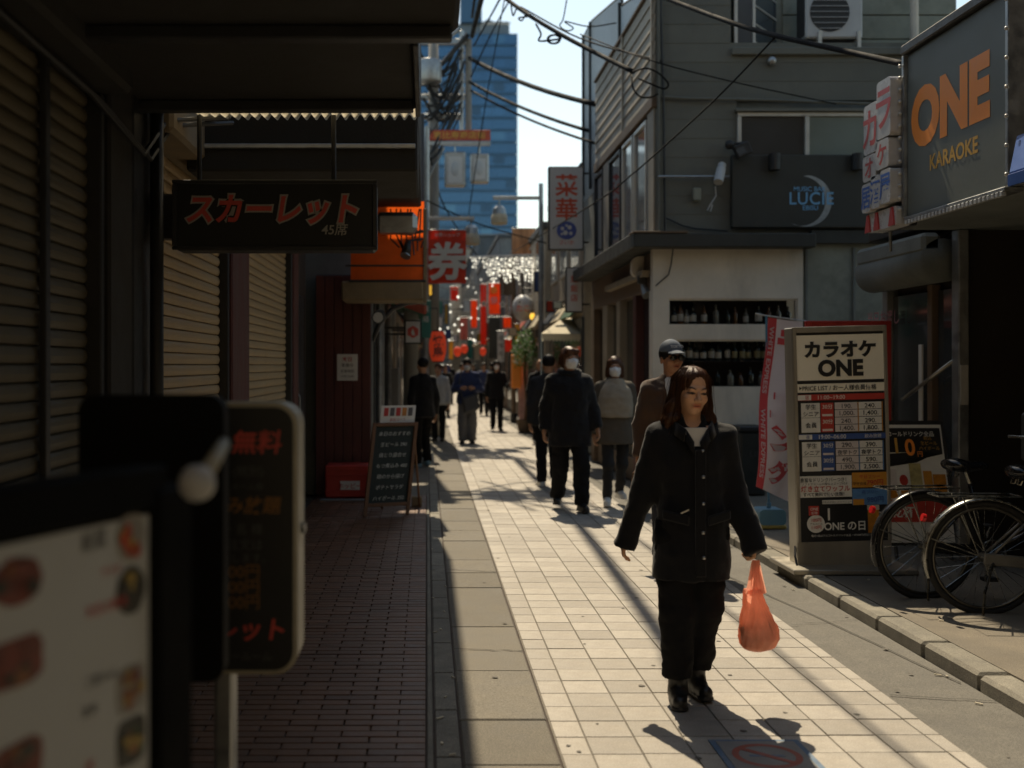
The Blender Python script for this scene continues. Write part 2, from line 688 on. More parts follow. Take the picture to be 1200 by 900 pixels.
def hand_sdf(q, sc_, curl, side):
    """hand frame: x along fingers, y across towards thumb, z back of hand up"""
    q = q / sc_
    d = ell(q, (.045, 0, 0), (.054, .041, .0175))
    d = su(d, rc(q, (-.04, 0, 0), (.01, 0, 0), .026, .026), .02)
    for (w, l) in ((.029, .074), (.0095, .083), (-.010, .077), (-.0285, .061)):
        p0 = np.array((.082, w * .92, .002)); a = 0.15 * curl
        for k, fr in enumerate((.45, .31, .24)):
            a += curl * (.75 if k == 0 else 1.0)
            p1 = p0 + l * fr * np.array((math.cos(a), w * .25, -math.sin(a)))
            r0 = .0092 - k * .0008
            d = su(d, rc(q, p0, p1, r0, r0 - .0008), .005)
            p0 = p1
    t0 = np.array((.015, .026, -.004)); t1 = t0 + np.array((.032, .026, -.012)); t2 = t1 + np.array((.030, .006 - .012 * curl, -.010 - .02 * curl))
    d = su(d, rc(q, t0, t1, .0135, .0115), .012)
    d = su(d, rc(q, t1, t2, .0112, .009), .004)
    return d * sc_


def frame(u, nrm):
    u = np.array(u, float); u /= np.linalg.norm(u)
    n = np.array(nrm, float); n -= u * (n @ u); n /= np.linalg.norm(n)
    w = np.cross(n, u)
    return np.stack([u, w, n], 0)      # rows: finger axis, across, back of hand


SKIN = mat('skin', (.5, .3, .2), .55, var=.10, scale=30, bump=.12, bscale=260, attr='tint', spec=.35)


def human(label, x, y, Hh, rz=0.0, z0=0.0, q=1.0, skin=(.42, .235, .145), coat=None, coat_m=None, pants_m=None, shoe_m=None,
          hair='short', hair_m=None, mask_m=None, pose=None, pants_r=(.088, .072, .066), lean=0.0, turn=0.0, nod=0.0, tilt=0.0,
          group=None, extras=None, fem=False, curl=(.55, .55), hem=.46, coat_w=1.0, sleeve=(.066, .056, .05), fold=.006, boots=False, hands=True,
          shoulders=1.0, neck_drop=.0, flare=1.0, cuff=-.012, cut=-.02):
    pose = pose or {}
    t = thing('person', label, 'person', (x, y, z0), group, rz)
    S = Hh / 1.7
    s3 = lambda a: np.array(a, np.float32)
    J = {}
    ly = -lean
    J['hip'] = s3((0, 0, .52 * Hh))
    J['neck'] = s3((0, ly * .9, .842 * Hh))
    hs = Hh * .133 / .235
    J['head'] = s3((pose.get('hx', 0), ly * 1.05 - .012 * S + pose.get('hy', 0), (.931 - neck_drop) * Hh))
    for s, nm in ((-1, 'a'), (1, 'b')):
        sh = s3((s * .100 * Hh * shoulders, ly * .85 + .005, .798 * Hh)); J['s' + nm] = sh
        J['e' + nm] = sh + s3(pose.get('e' + nm, (s * .035, .02, -.175))) * Hh
        J['w' + nm] = J['e' + nm] + s3(pose.get('w' + nm, (s * .005, -.03, -.145))) * Hh
        hp = s3((s * .052 * Hh, 0, .52 * Hh)); J['h' + nm] = hp
        J['k' + nm] = hp + s3(pose.get('k' + nm, (s * .002, -.005, -.24))) * Hh
        an = J['k' + nm] + s3(pose.get('n' + nm, (0, .012, -.235))) * Hh
        J['n' + nm] = an
    # ---- body: one skin (legs and arms lie inside the clothes)
    hr = rotm(turn, nod, tilt)
    hc = J['head']

    def body(p):
        d = column(p, [(.50 * Hh, .145 * S, .095 * S, 0, 0), (.60 * Hh, .120 * S, .085 * S, 0, ly * .3), (.74 * Hh, .145 * S, .095 * S, 0, ly * .7), (.82 * Hh, .12 * S, .07 * S, 0, ly * .9)], .47 * Hh, .83 * Hh)
        for nm in 'ab':
            d = su(d, rc(p, J['s' + nm], J['e' + nm], .045 * S, .036 * S), .03)
            d = su(d, rc(p, J['e' + nm], J['w' + nm], .036 * S, .025 * S), .02)
            d = su(d, rc(p, J['h' + nm], J['k' + nm], .07 * S, .05 * S), .03)
            d = su(d, rc(p, J['k' + nm], J['n' + nm], .05 * S, .033 * S), .02)
        d = su(d, rc(p, J['neck'] - s3((0, 0, .03)), hc, .052 * S * (.9 if fem else 1.08), .05 * S), .02)
        d = su(d, ell(p, hc, (.062 * S, .075 * S, .085 * S)), .01)
        return d

    allj = np.stack([J[k] for k in J])
    lo = allj.min(0) - .2 * S; hi = allj.max(0) + .2 * S
    lo[2] = 0.02
    vb, fb = snet(body, lo, hi, .022 if q < 1.5 else .035)
    cb = np.tile(np.array(skin, np.float32), (len(vb), 1))
    V, Fc, Cc = [vb], [fb], [cb]
    n0 = len(vb)
    k = hs / (.133 / .235 * 1.0) * 1.0
    hscale = Hh * .136 / .235          # head height chin to crown

    def headf(p):
        ql = ((p - hc) @ hr) / hscale
        d = head_sdf(ql, fem) * hscale
        nb = J['neck'] - s3((0, 0, .03))
        return su(d, rc(p, nb, hc + hr @ s3((0, .025 * hscale, -.05 * hscale)), .054 * S * (.9 if fem else 1.1), .050 * S), .02)
    vh, fh = snet(headf, np.minimum(hc, J['neck']) - .14 * S, hc + .15 * S, .0042 * q)
    qh = ((vh - hc) @ hr) / hscale
    ch = head_cols(qh, skin, (skin[0] * .8, skin[1] * .42, skin[2] * .42), (.03, .02, .015))
    V.append(vh); Fc.append(fh + n0); Cc.append(ch); n0 += len(vh)
    if hands:
        for i, nm in enumerate('ab'):
            s = -1 if nm == 'a' else 1
            u = pose.get('u' + nm)
            u = s3(u) if u is not None else J['w' + nm] - J['e' + nm]
            nr = s3(pose.get('p' + nm, (s, 0, .1)))          # back of hand
            fr = frame(u, nr)
            flip = pose.get('f' + nm, 1 if s > 0 else -1)
            w0 = J['w' + nm]

            def hf(p):
                ql = (p - w0) @ fr.T.astype(np.float32)
                ql[:, 1] *= flip
                return hand_sdf(ql, .92 * S, curl[i], s)
            vv, ff = snet(hf, w0 - .16 * S, w0 + .2 * S, .0045 * min(q, 2.2))
            V.append(vv); Fc.append(ff + n0); Cc.append(np.tile(np.array(skin, np.float32) * .92, (len(vv), 1))); n0 += len(vv)
    mesh_np('body', np.concatenate(V), np.concatenate(Fc), SKIN, t, np.concatenate(Cc))
    # ---- coat
    cw = coat_w * S
    zh = hem * Hh

    def coatf(p):
        rows = [(zh - .05, .205 * cw * flare, .150 * cw * flare, 0, .0), (.52 * Hh, .190 * cw, .138 * cw, 0, 0), (.62 * Hh, .168 * cw, .125 * cw, 0, ly * .3),
                (.73 * Hh, .185 * cw, .130 * cw, 0, ly * .7), (.785 * Hh, .170 * cw * shoulders, .108 * cw, 0, ly * .85), (.815 * Hh, .125 * cw, .088 * cw, 0, ly * .88), (.838 * Hh, .085 * cw, .078 * cw, 0, ly * .9 + .008), (.865 * Hh, .070 * S, .072 * S, 0, ly + .01)]
        d = column(p, rows, zh, .862 * Hh)
        for nm in 'ab':
            d = su(d, rc(p, J['neck'] + s3((0, .012, -.005 * S)), J['s' + nm] + s3((0, 0, .012 * S)), .048 * S, .050 * cw), .03)
        for nm in 'ab':
            w = J['w' + nm]; e = J['e' + nm]; sh = J['s' + nm]
            ax = (w - e) / np.linalg.norm(w - e)
            arm = su(rc(p, sh - s3((0, 0, .012)), e, sleeve[0] * cw, sleeve[1] * cw), rc(p, e, w + ax * max(0, cuff), sleeve[1] * cw, sleeve[2] * cw), .03)
            arm = np.maximum(arm, (p - (w + ax * cuff)) @ ax)
            d = su(d, arm, .045)
        d = ss(d, ell(p, J['neck'] + s3((0, -.05 * S, .035 * S)), (.048 * S, .07 * S, .06 * S)), .012)
        return d
    vc, fc = snet(coatf, (lo[0] - .08, lo[1] - .08, zh - .06), (hi[0] + .08, hi[1] + .08, .88 * Hh), .0105 * q)
    vc = ruffle(vc, fc, fold * S, 7, 7, 9, x * 3 + y)
    vc = ruffle(vc, fc, fold * .45 * S, 22, 22, 14, x + y * 2)
    mesh_np('coat', vc, fc, coat_m, t)
    # ---- trousers
    pr = [r * S for r in pants_r]

    def pantf(p):
        d = column(p, [(.47 * Hh, .16 * S, .115 * S, 0, 0), (.57 * Hh, .15 * S, .11 * S, 0, 0)], .46 * Hh, .57 * Hh)
        for nm in 'ab':
            n_ = J['n' + nm]
            lg = su(rc(p, J['h' + nm], J['k' + nm], pr[0], pr[1]), rc(p, J['k' + nm], n_, pr[1], pr[2]), .03)
            d = su(d, lg, .02)
        zc = np.where(p[:, 0] < (J['na'][0] + J['nb'][0]) / 2, J['na'][2], J['nb'][2]) + cut * S
        return np.maximum(d, zc - p[:, 2])
    vp, fp = snet(pantf, (lo[0], lo[1] - .05, .0), (hi[0], hi[1] + .05, .6 * Hh), .0115 * q)
    vp = ruffle(vp, fp, fold * 1.1 * S, 8, 8, 12, x * 5 + 2)
    vp = ruffle(vp, fp, fold * .5 * S, 18, 18, 22, x * 2 + 1)
    mesh_np('trousers', vp, fp, pants_m, t)
    # ---- shoes
    for s, nm in ((-1, 'a'), (1, 'b')):
        an = J['n' + nm]
        out = pose.get('toe' + nm, s * .18)
        fx = s3((math.sin(out), -math.cos(out), 0))
        lift = max(0.0, an[2] - .075 * S)
        g = s3((an[0], an[1], lift))

        def shoef(p):
            a = g + s3((0, 0, .04 * S)) - fx * .035 * S
            b = g + s3((0, 0, .036 * S)) + fx * .135 * S
            d = rc(p, a, b, .041 * S, .037 * S)
            d = su(d, rc(p, g + s3((0, 0, .06 * S)) , g + fx * .05 * S + s3((0, 0, .05 * S)), .045 * S, .04 * S), .02)
            if boots:
                d = su(d, rc(p, g + s3((0, 0, .05 * S)), an + s3((0, .0, .05)), .046 * S, .05 * S), .02)
            sole = np.maximum(rc(p * s3((1, 1, 0)) , a * s3((1, 1, 0)), b * s3((1, 1, 0)), .046 * S, .042 * S), np.abs(p[:, 2] - g[2] - .010 * S) - .010 * S)
            d = np.maximum(d, g[2] + .004 - p[:, 2])
            return np.minimum(d, sole)
        vs_, fs_ = snet(shoef, g - s3((.22, .25, .02)), g + s3((.22, .22, .24 if boots else .16)), .0075 * q)
        mesh_np('shoe', vs_, fs_, shoe_m, t)
    # ---- hair / cap
    hl = lambda a: hc + hr @ (s3(a) * hscale)

    def tolocal(p):
        return ((p - hc) @ hr) / hscale
    if hair != 'bald':
        def hairf(p):
            l = tolocal(p)
            d = ell(l, (0, .020, .042), (.087, .102, .092))
            if hair == 'long':
                for s in (-1, 1):
                    d = su(d, rc(l, (s * .076, .005, .02), (s * .096, -.005, -.13), .026, .036), .03)
                    d = su(d, rc(l, (s * .098, .005, -.13), (s * .128, -.035, -.205), .036, .014), .03)
                d = su(d, ell(l, (0, .06, -.08), (.105, .06, .14)), .04)
                face = su(ell(l, (.004, -.118, -.050), (.068, .085, .112)), ell(l, (.010, -.105, .045), (.044, .06, .052)), .03)
                d = ss(d, face, .015)
            elif hair == 'bob':
                for s in (-1, 1):
                    d = su(d, rc(l, (s * .080, .01, .02), (s * .088, .005, -.10), .024, .020), .03)
                d = su(d, ell(l, (0, .05, -.04), (.092, .06, .085)), .04)
                face = ell(l, (0, -.12, -.062), (.064, .09, .10))
                d = ss(d, face, .012)
            elif hair == 'shaggy':
                for s in (-1, 1):
                    d = su(d, rc(l, (s * .080, .0, .03), (s * .084, -.01, -.06), .024, .016), .03)
                d = su(d, rc(l, (-.05, -.075, .085), (.05, -.08, .075), .026, .024), .03)
                d = su(d, ell(l, (0, .05, -.03), (.088, .06, .08)), .04)
                d = ss(d, ell(l, (0, -.13, -.065), (.062, .09, .092)), .012)
            else:
                face = np.maximum(ell(l, (0, -.12, -.055), (.072, .10, .115)), -9)
                d = ss(d, face, .015)
                d = ss(d, ell(l, (0, -.02, -.11), (.12, .15, .09)), .015)
            return d * hscale
        b0 = hl((0, 0, 0))
        vr, fr_ = snet(hairf, b0 - np.array((.16, .16, .27 if hair == 'long' else .19)) * hscale / .98, b0 + .17 * hscale, .0055 * q)
        nn = normals(vr, fr_)
        la = tolocal(vr)
        ang = np.arctan2(la[:, 0], la[:, 1] - .02 + 1e-4)
        rr = np.hypot(la[:, 0], la[:, 1] - .02) / .09
        k1 = 12 if hair != 'shaggy' else 7
        dis = np.array([(noise.noise((a * k1, z_ * 9 + a * 2, x)) * .6 + noise.noise((a * 31, z_ * 5, x + 3)) * .4) * min(1, r_) for a, z_, r_ in zip(ang.tolist(), la[:, 2].tolist(), rr.tolist())])
        vr = vr + nn * (dis * (.012 if hair in ('long', 'shaggy') else .0045))[:, None]
        if hair == 'long':
            lz = np.clip((.03 - la[:, 2]) / .2, 0, 1)
            vr = vr + nn * (lz * .008 * np.sin(la[:, 2] * 75 + ang * 3))[:, None]
        vr = ruffle(vr, fr_, .004, 12, 12, 12, x)
        ho = mesh_np('hair', vr, fr_, hair_m, t)
        if q <= 1.0 or hair in ('long', 'shaggy', 'bob'):
            mb = MB()
            rnd = random.Random(int(x * 1000))
            zb = {'long': -.225, 'shaggy': -.07, 'bob': -.115}.get(hair, .02)
            for i in range(460 if hair == 'long' else 150):
                a = rnd.uniform(0, 2 * math.pi)
                if abs(math.atan2(math.sin(a + math.pi / 2), math.cos(a + math.pi / 2))) < .95:
                    a += math.pi
                st = .45 + .5 * rnd.random()
                pts = []
                w1 = rnd.uniform(-.012, .020) + (rnd.random() ** 4 * .05 if hair == 'long' else 0)
                wv_ = rnd.uniform(0, 6.3)
                for kk in range(6):
                    f_ = kk / 5
                    if f_ < .45:
                        th = f_ / .45 * math.pi * .5
                        rr_ = math.sin(th); zz = .042 + .095 * math.cos(th)
                    else:
                        rr_ = 1 + (f_ - .45) * .2; zz = .042 + (zb - .042) * (f_ - .45) / .55
                    wob = rnd.uniform(-.003, .003) + (.010 * math.sin(f_ * 9 + wv_) * f_ if hair == 'long' else 0)
                    pts.append(hl((rr_ * (.089 + w1 * f_) * math.cos(a) + wob, .02 + rr_ * (.1 + w1 * f_) * math.sin(a) * .95 + wob, zz)))
                pts = [Vector(p_) for p_ in pts]
                mb.tube([WM[t.name] @ p_ for p_ in pts], [.0009, .0012, .0013, .0012, .0010, .0003], 3, cap=False)
            mb.build('hair_strands', hair_m, ho, smooth=True)
    if mask_m:
        def maskf(p):
            l = tolocal(p)
            d = head_sdf(l, fem) - .007
            d = np.minimum(su(d, ell(l, (0, -.082, -.055), (.035, .03, .03)), .03), d)
            b_ = np.maximum(np.maximum(np.abs(l[:, 0]) - .062, l[:, 1] + .022), np.maximum(l[:, 2] + .012 - .020 * (np.abs(l[:, 0]) < 1) * (1 - np.abs(l[:, 0]) / .07), -.108 - l[:, 2]))
            return np.maximum(d, b_) * hscale
        vm, fm = snet(maskf, hc - .17 * S, hc + .15 * S, .0045 * q)
        mo = mesh_np('mask', smoothv(vm, fm, 1), fm, mask_m, t)
        mb = MB()
        for s in (-1, 1):
            for zz in (-.025, -.08):
                mb.tube([WM[t.name] @ Vector(hl((s * .058, -.03, zz))), WM[t.name] @ Vector(hl((s * .075, -.005, (zz - .02) / 2))), WM[t.name] @ Vector(hl((s * .086, .018, -.012)))], .0016, 4)
        mb.build('ear_loop', mask_m, mo)
    return t, J, hl, hscale
# ---------------------------------------------------------------- ground
asphalt = mat('old grey asphalt', (.13, .122, .105), .9, speck=.45, var=.22, scale=5, bump=.7, bscale=190, dirt=.45, dcol=(.07, .064, .055))
concrete = mat('worn concrete slab', (.15, .135, .108), .88, speck=.45, var=.2, scale=4, bump=.6, bscale=220, rnd=.12, dirt=.4, dcol=(.10, .09, .075))
kerb_m = mat('kerb concrete', (.20, .185, .15), .9, speck=.4, var=.25, scale=7, bump=.6, bscale=150, rnd=.12, dirt=.5, dcol=(.08, .075, .06))
joint_m = mat('dark joint sand', (.155, .137, .112), .95, var=.2, scale=20, bump=.3)
tile_m = mat('pale stone paving tile', (.325, .298, .258), .75, speck=.28, var=.2, scale=7, bump=.4, bscale=210, rnd=.15, dirt=.6, dcol=(.23, .195, .15))
brick_m = mat('red brown clinker paver', (.115, .054, .027), .45, speck=.25, var=.25, scale=9, bump=.35, bscale=150, rnd=.22, dirt=.3, dcol=(.05, .035, .03))
mortar_m = mat('dark mortar', (.045, .030, .022), .9, var=.2, scale=20, bump=.3)
right_pave = mat('worn brown pavement', (.16, .138, .105), .92, speck=.4, var=.25, scale=3, bump=.6, bscale=170, dirt=.5, dcol=(.09, .078, .06))

g = MB().add([(-900, -60, -.03), (900, -60, -.03), (900, 2500, -.03), (-900, 2500, -.03)], [(0, 1, 2, 3)]).build('ground', asphalt)
struct(g)

# tiled lane
TX0, TX1 = .53, 2.156
lane = struct(MB().box((TX0, 1.0, -.029), (TX1, 120, 0)).build('paved_lane', joint_m))
PW, PL, GAP = .203, .205, .006
sh = math.tan(R(1.2))


def tile_pos(i, r):
    cx = TX0 + i * PW
    x0, x1 = max(TX0 + .003, cx - .075), min(TX1 - .003, cx - .075 + PW)
    return x0 + GAP / 2, x1 - GAP / 2, 3.6 + r * PL + sh * (cx - 1.3)


cell = {}
cnt = 0
rest = MB()
for r in range(-6, 400):
    for i in range(9):
        x0, x1, y0 = tile_pos(i, r)
        if x1 - x0 < .02:
            continue
        zz = .006 + random.uniform(-.0012, .0012)
        if 0 <= r and cnt < 300 and y0 > 3.7:
            w = round(x1 - x0, 3)
            if w not in cell:
                m0 = MB().box((0, 0, -.006), (w, PL - GAP, 0), .0022)
                o = m0.build('tile', tile_m, lane)
                me = o.data
                for vtx in me.vertices:
                    vtx.co -= WM[lane.name].inverted() @ Vector((0, 0, 0))
                cell[w] = me
            else:
                o = bpy.data.objects.new('tile', cell[w]); C.objects.link(o); o.parent = lane
                WM[o.name] = WM[lane.name]
            o.location = WM[lane.name].inverted() @ Vector((x0, y0, zz))
            cnt += 1
        else:
            rest.box((x0, y0, 0.0005), (x1, y0 + PL - GAP, zz), 0 if y0 > 14 else .002)
ro = rest.build('tiles', tile_m, lane); ro['kind'] = 'stuff'

# slabs left of the lane, gutter stones, brick pavement
bed = struct(MB().box((.028, 1.0, -.029), (.529, 120, -.006)).build('slab_strip', mortar_m))
y = 2.2
while y < 40:
    l = random.choice((.55, .62, .95, 1.15, .78))
    MB().box((.146 + random.uniform(-.002, .002), y, -.02), (.524 + random.uniform(-.003, .001), y + l - .012, .002 + random.uniform(-.002, .002)), .006).build('slab', concrete, bed)
    y += l
y = 2.0
while y < 40:
    MB().box((.034, y, -.02), (.140, y + .594, -.001 + random.uniform(-.002, .002)), .008).build('gutter_stone', kerb_m, bed)
    y += .6

bp = struct(MB().box((-1.30, -3, -.029), (.0, 13.0, .018)).build('brick_pavement', mortar_m))
edge = MB()
BL, BH = .232, .072
brest = MB(); bc = 0; bme = None
for r in range(130):
    y0 = 3.75 + r * BH
    if y0 > 12.9:
        break
    x = -.006 - (BL / 2 if r % 2 else 0)
    if r % 2:
        brest.box((x + .004, y0, .017), (-.006, y0 + BH - .008, .030), .002)
    while x > -1.28:
        a, b = x - BL + .007, x
        if a < -1.29:
            a = -1.29
        if b - a < .03:
            break
        zz = .030 + random.uniform(-.0015, .0015)
        full = abs(b - a - (BL - .007)) < .002
        if full and bc < 300 and b > -.95:
            if bme is None:
                o = MB().box((0, 0, -.012), (BL - .007, BH - .008, 0), .0025).build('brick', brick_m, bp)
                bme = o.data
                off = WM[bp.name].inverted() @ Vector((0, 0, 0))
                for vtx in bme.vertices:
                    vtx.co -= off
            else:
                o = bpy.data.objects.new('brick', bme); C.objects.link(o); o.parent = bp; WM[o.name] = WM[bp.name]
            o.location = WM[bp.name].inverted() @ Vector((a, y0, zz))
            bc += 1
        else:
            brest.box((a, y0, .017), (b, y0 + BH - .008, zz), .002)
        x -= BL
brest.build('bricks', brick_m, bp)['kind'] = 'stuff'
lp = struct(MB().box((-.65, 13.0, -.029), (.0, 60, .02)).build('far_left_pavement', concrete))
MB().box((.002, 1, -.028), (.026, 60, .024), .004).build('kerb_edging', kerb_m, lp)

# right side: asphalt strip, kerb, pavement
struct(MB().box((2.160, 1.0, -.029), (2.630, 120, -.002)).build('asphalt_strip', asphalt))
rk = struct(MB().box((2.80, -1, -.029), (8.0, 13.1, .072)).build('right_pavement', right_pave))
y = 2.9
while y < 13:
    MB().box((2.634 + random.uniform(-.004, .004), y, -.028), (2.795, y + .59, .078 + random.uniform(-.004, .003)), .018).build('kerb_stone', kerb_m, rk)
    y += .6
# painted no-smoking plate on the lane
blue_paint = mat('worn blue paint', (.08, .14, .22), .6, var=.2, scale=20, bump=.2, dirt=.5, dcol=(.25, .24, .22))
grey_paint = mat('worn grey paint', (.20, .20, .19), .6, var=.2, scale=20, bump=.2, dirt=.4, dcol=(.15, .14, .13))
red_paint = mat('worn red paint', (.28, .075, .05), .6, var=.2, scale=20, bump=.2, dirt=.35, dcol=(.25, .2, .18))
pl = thing('ground_sign', 'square no-smoking sign stuck on the paving at the bottom edge', 'sign', (1.34, 4.35, .008))
MB().box((1.155, 4.19, .008), (1.525, 4.56, .0115), .001).build('border', blue_paint, pl)
MB().box((1.18, 4.215, .0117), (1.50, 4.535, .0135), .001).build('panel', grey_paint, pl)
ring = []; n = 40
mb = MB()
for j in range(n):
    w = 2 * math.pi * j / n
    for rr_ in (.135, .108):
        ring.append((1.34 + rr_ * math.cos(w), 4.365 + rr_ * math.sin(w), .0145))
mb.add(ring, [(2 * j, 2 * ((j + 1) % n), 2 * ((j + 1) % n) + 1, 2 * j + 1) for j in range(n)])
mb.obox((1.34, 4.365, .0144), (.085, -.085, 0), (.010, .010, 0), (0, 0, .0004))
mb.build('prohibition_ring', red_paint, pl)
MB().box((1.27, 4.355, .0137), (1.41, 4.375, .0142)).build('cigarette_mark', blue_paint, pl)

# chewing gum spots, patches and a crack on the paving
gum = mat('trodden gum', (.10, .09, .075), .8, var=.3, bump=.1)
gs = MB(); rq = random.Random(21)
for i in range(70):
    gx, gy = rq.uniform(.17, 2.6), 3.9 + rq.random() ** 1.6 * 9
    r_ = rq.uniform(.006, .016)
    gs.prism([(r_ * (1 + .3 * math.sin(3 * a + i)) * math.cos(a), r_ * math.sin(a)) for a in [2 * math.pi * k / 9 for k in range(9)]], (gx, gy, .0085), XX, YY, ZZ * .0006)
g_ = gs.build('gum_spots', gum); g_['kind'] = 'stuff'; tag(g_, 'dark trodden gum spots scattered over the paving', 'gum spots')
cr_m = mat('dark crack', (.03, .027, .022), .95, var=.2, bump=0)
for (x0, y0, x1, y1, sd_) in ((.15, 6.05, .52, 6.0, 1), (.16, 8.4, .52, 8.3, 2), (2.17, 6.6, 2.62, 6.75, 3), (2.2, 8.2, 2.6, 5.4, 4), (2.17, 5.2, 2.62, 5.1, 5)):
    pts = []
    for k in range(15):
        t = k / 14
        pts.append((x0 + (x1 - x0) * t + .02 * noise.noise((t * 5, sd_, 0)), y0 + (y1 - y0) * t + .03 * noise.noise((t * 6, sd_, 3)), .0))
    c_ = MB()
    vs = []
    for k, p_ in enumerate(pts):
        w_ = .0035 + .002 * noise.noise((k, sd_, 1))
        vs += [(p_[0] - w_, p_[1] - w_, .0055), (p_[0] + w_, p_[1] + w_, .0055)]
    c_.add(vs, [(2 * k, 2 * k + 1, 2 * k + 3, 2 * k + 2) for k in range(14)])
    o = c_.build('crack', cr_m); struct(o)
ol = MB()
for i in range(26):
    gx, gy = rq.choice((rq.uniform(2.5, 2.62), rq.uniform(.04, .14), rq.uniform(2.9, 3.3))), rq.uniform(4.3, 10)
    zz = .005 if gx < 2.63 else .079
    l_ = rq.uniform(.006, .02); a_ = rq.uniform(0, 3)
    ol.obox((gx, gy, zz), (l_ * math.cos(a_), l_ * math.sin(a_), .001), (-.005 * math.sin(a_), .005 * math.cos(a_), 0), (0, 0, .002))
g_ = ol.build('litter', mat('paper litter', (.45, .40, .30), .8, var=.3, rnd=.4, bump=0)); g_['kind'] = 'stuff'; tag(g_, 'tiny scraps of litter along the gutters', 'litter')
# ---------------------------------------------------------------- left side: closed shops under awnings
brown_wall = mat('dark brown stucco', (.060, .040, .028), .85, var=.25, scale=4, bump=.4, bscale=90, dirt=.4, dcol=(.03, .022, .017))
red_wall = mat('oxblood painted wood', (.085, .024, .017), .7, var=.3, scale=6, bump=.3, bscale=60, stretch=(1, 1, .3))
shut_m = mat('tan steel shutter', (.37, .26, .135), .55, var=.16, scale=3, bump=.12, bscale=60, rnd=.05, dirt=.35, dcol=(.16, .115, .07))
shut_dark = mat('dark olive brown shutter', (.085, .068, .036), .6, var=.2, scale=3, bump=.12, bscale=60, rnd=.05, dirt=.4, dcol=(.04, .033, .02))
dark_metal = mat('dark painted metal', (.022, .022, .022), .5, var=.3, scale=8, bump=.15, bscale=60)
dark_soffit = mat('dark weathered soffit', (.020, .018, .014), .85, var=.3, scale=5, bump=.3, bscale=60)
tan_panel = mat('tan fibre board', (.22, .165, .095), .8, var=.2, scale=4, bump=.2, bscale=60, dirt=.3, dcol=(.09, .07, .045))
corr_m = mat('yellowed corrugated plastic', (.55, .50, .38), .4, var=.2, scale=9, bump=.1, transl=.6)
grey_stucco = mat('grey green stucco', (.16, .17, .155), .9, var=.2, scale=2.5, bump=.5, bscale=110, dirt=.5, dcol=(.07, .072, .062), streak=1)
plaster = mat('pale plaster', (.42, .40, .36), .85, var=.12, scale=2.5, bump=.3, bscale=90, dirt=.3, dcol=(.2, .185, .16), streak=1)
galv = mat('galvanised steel', (.36, .37, .37), .42, .85, var=.2, scale=12, bump=.1, bscale=60)
paper_m = mat('white paper', (.62, .60, .55), .85, var=.06, scale=6, bump=.05)
XL = -1.30
A = thing('shop_building', 'dark brown shop building with three closed tan shutters on the left', 'building', (XL - 2, 5, 0))
mb = MB()
mb.box((XL - 5, -30, 0), (XL - .12, 13, 3.3))
mb.build('wall', brown_wall, A)
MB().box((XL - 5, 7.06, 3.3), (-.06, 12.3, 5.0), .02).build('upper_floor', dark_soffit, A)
MB().box((XL - 5, -30, 3.301), (XL - .05, 7.04, 8.2), .02).build('upper_wall', brown_wall, A)


def slatmesh(y0, y1):
    """one curved shutter slat running along y, facing +x"""
    pr = [(0, .001), (.010, .004), (.016, .016), (.019, .030), (.016, .046), (.010, .058), (0, .0635)]
    m_ = MB()
    vs = [(a, y0, z) for a, z in pr] + [(a, y1, z) for a, z in pr]
    k = len(pr)
    m_.add(vs, [(i, k + i, k + i + 1, i + 1) for i in range(k - 1)])
    return m_


for (y0, y1) in ((1.6, 4.50), (5.30, 7.38), (8.20, 10.85)):
    so = MB().box((XL - .118, y0 - .04, .02), (XL - .112, y1 + .04, 2.74)).build('shutter', dark_metal, A)
    MB().box((XL - .111, y0 - .05, .02), (XL - .02, y0, 2.655), .006).build('guide_rail', dark_metal, so)
    MB().box((XL - .111, y1, .02), (XL - .02, y1 + .05, 2.655), .006).build('guide_rail', dark_metal, so)
    me = None
    for i in range(40):
        z = .06 + i * .065
        if me is None:
            m_ = slatmesh(y0, y1)
            m_.v = [(XL - .095 + v[0], v[1], v[2]) for v in m_.v]
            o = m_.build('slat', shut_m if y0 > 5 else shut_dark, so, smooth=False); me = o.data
        else:
            o = bpy.data.objects.new('slat', me); C.objects.link(o); o.parent = so; WM[o.name] = WM[so.name]
        o.location.z = z
    MB().box((XL - .10, y0, .03), (XL - .06, y1, .065), .004).build('bottom_bar', galv, so)
    if y0 < 5:
        MB().box((XL - .07, 3.92, .07), (XL - .045, 3.97, 2.65), .004).build('centre_post', dark_metal, so)
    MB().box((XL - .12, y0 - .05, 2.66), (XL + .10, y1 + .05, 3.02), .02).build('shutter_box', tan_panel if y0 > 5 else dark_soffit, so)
for (y0, y1, m_) in ((4.56, 4.90, dark_soffit), (4.92, 5.24, dark_metal), (7.44, 8.14, red_wall), (10.91, 11.25, red_wall)):
    MB().box((XL - .12, y0, 0), (XL + .0, y1, 3.28), .012).build('pillar', m_, A)
MB().cyl((XL + .045, 5.16, .03), (XL + .045, 5.16, 3.0), .032, 12).build('drain_pipe', dark_metal, A, smooth=True)
d_ = MB().box((XL - .10, 11.3, .02), (XL - .05, 12.2, 2.3), .01).build('door', dark_metal, A)
MB().box((XL - .05, 11.36, .05), (XL - .035, 11.40, 2.25), .004).build('door_stile', red_wall, d_)
MB().tube([(XL - .03, 11.46, .95), (XL - .01, 11.46, .98), (XL - .01, 11.46, 1.22), (XL - .03, 11.46, 1.25)], .010, 8).build('handle', steel if 'steel' in globals() else galv, d_)
# meter and cables on the wall
for yy in (4.2, 4.32):
    MB().tube([(XL + .02, yy - 1.6, 2.62), (XL + .03, yy, 2.58), (XL + .05, yy + .7, 2.48), (XL + .06, yy + 1.1, 2.72), (XL + .3, yy + 1.4, 2.8)], .012, 6).build('cable', dark_metal, A)
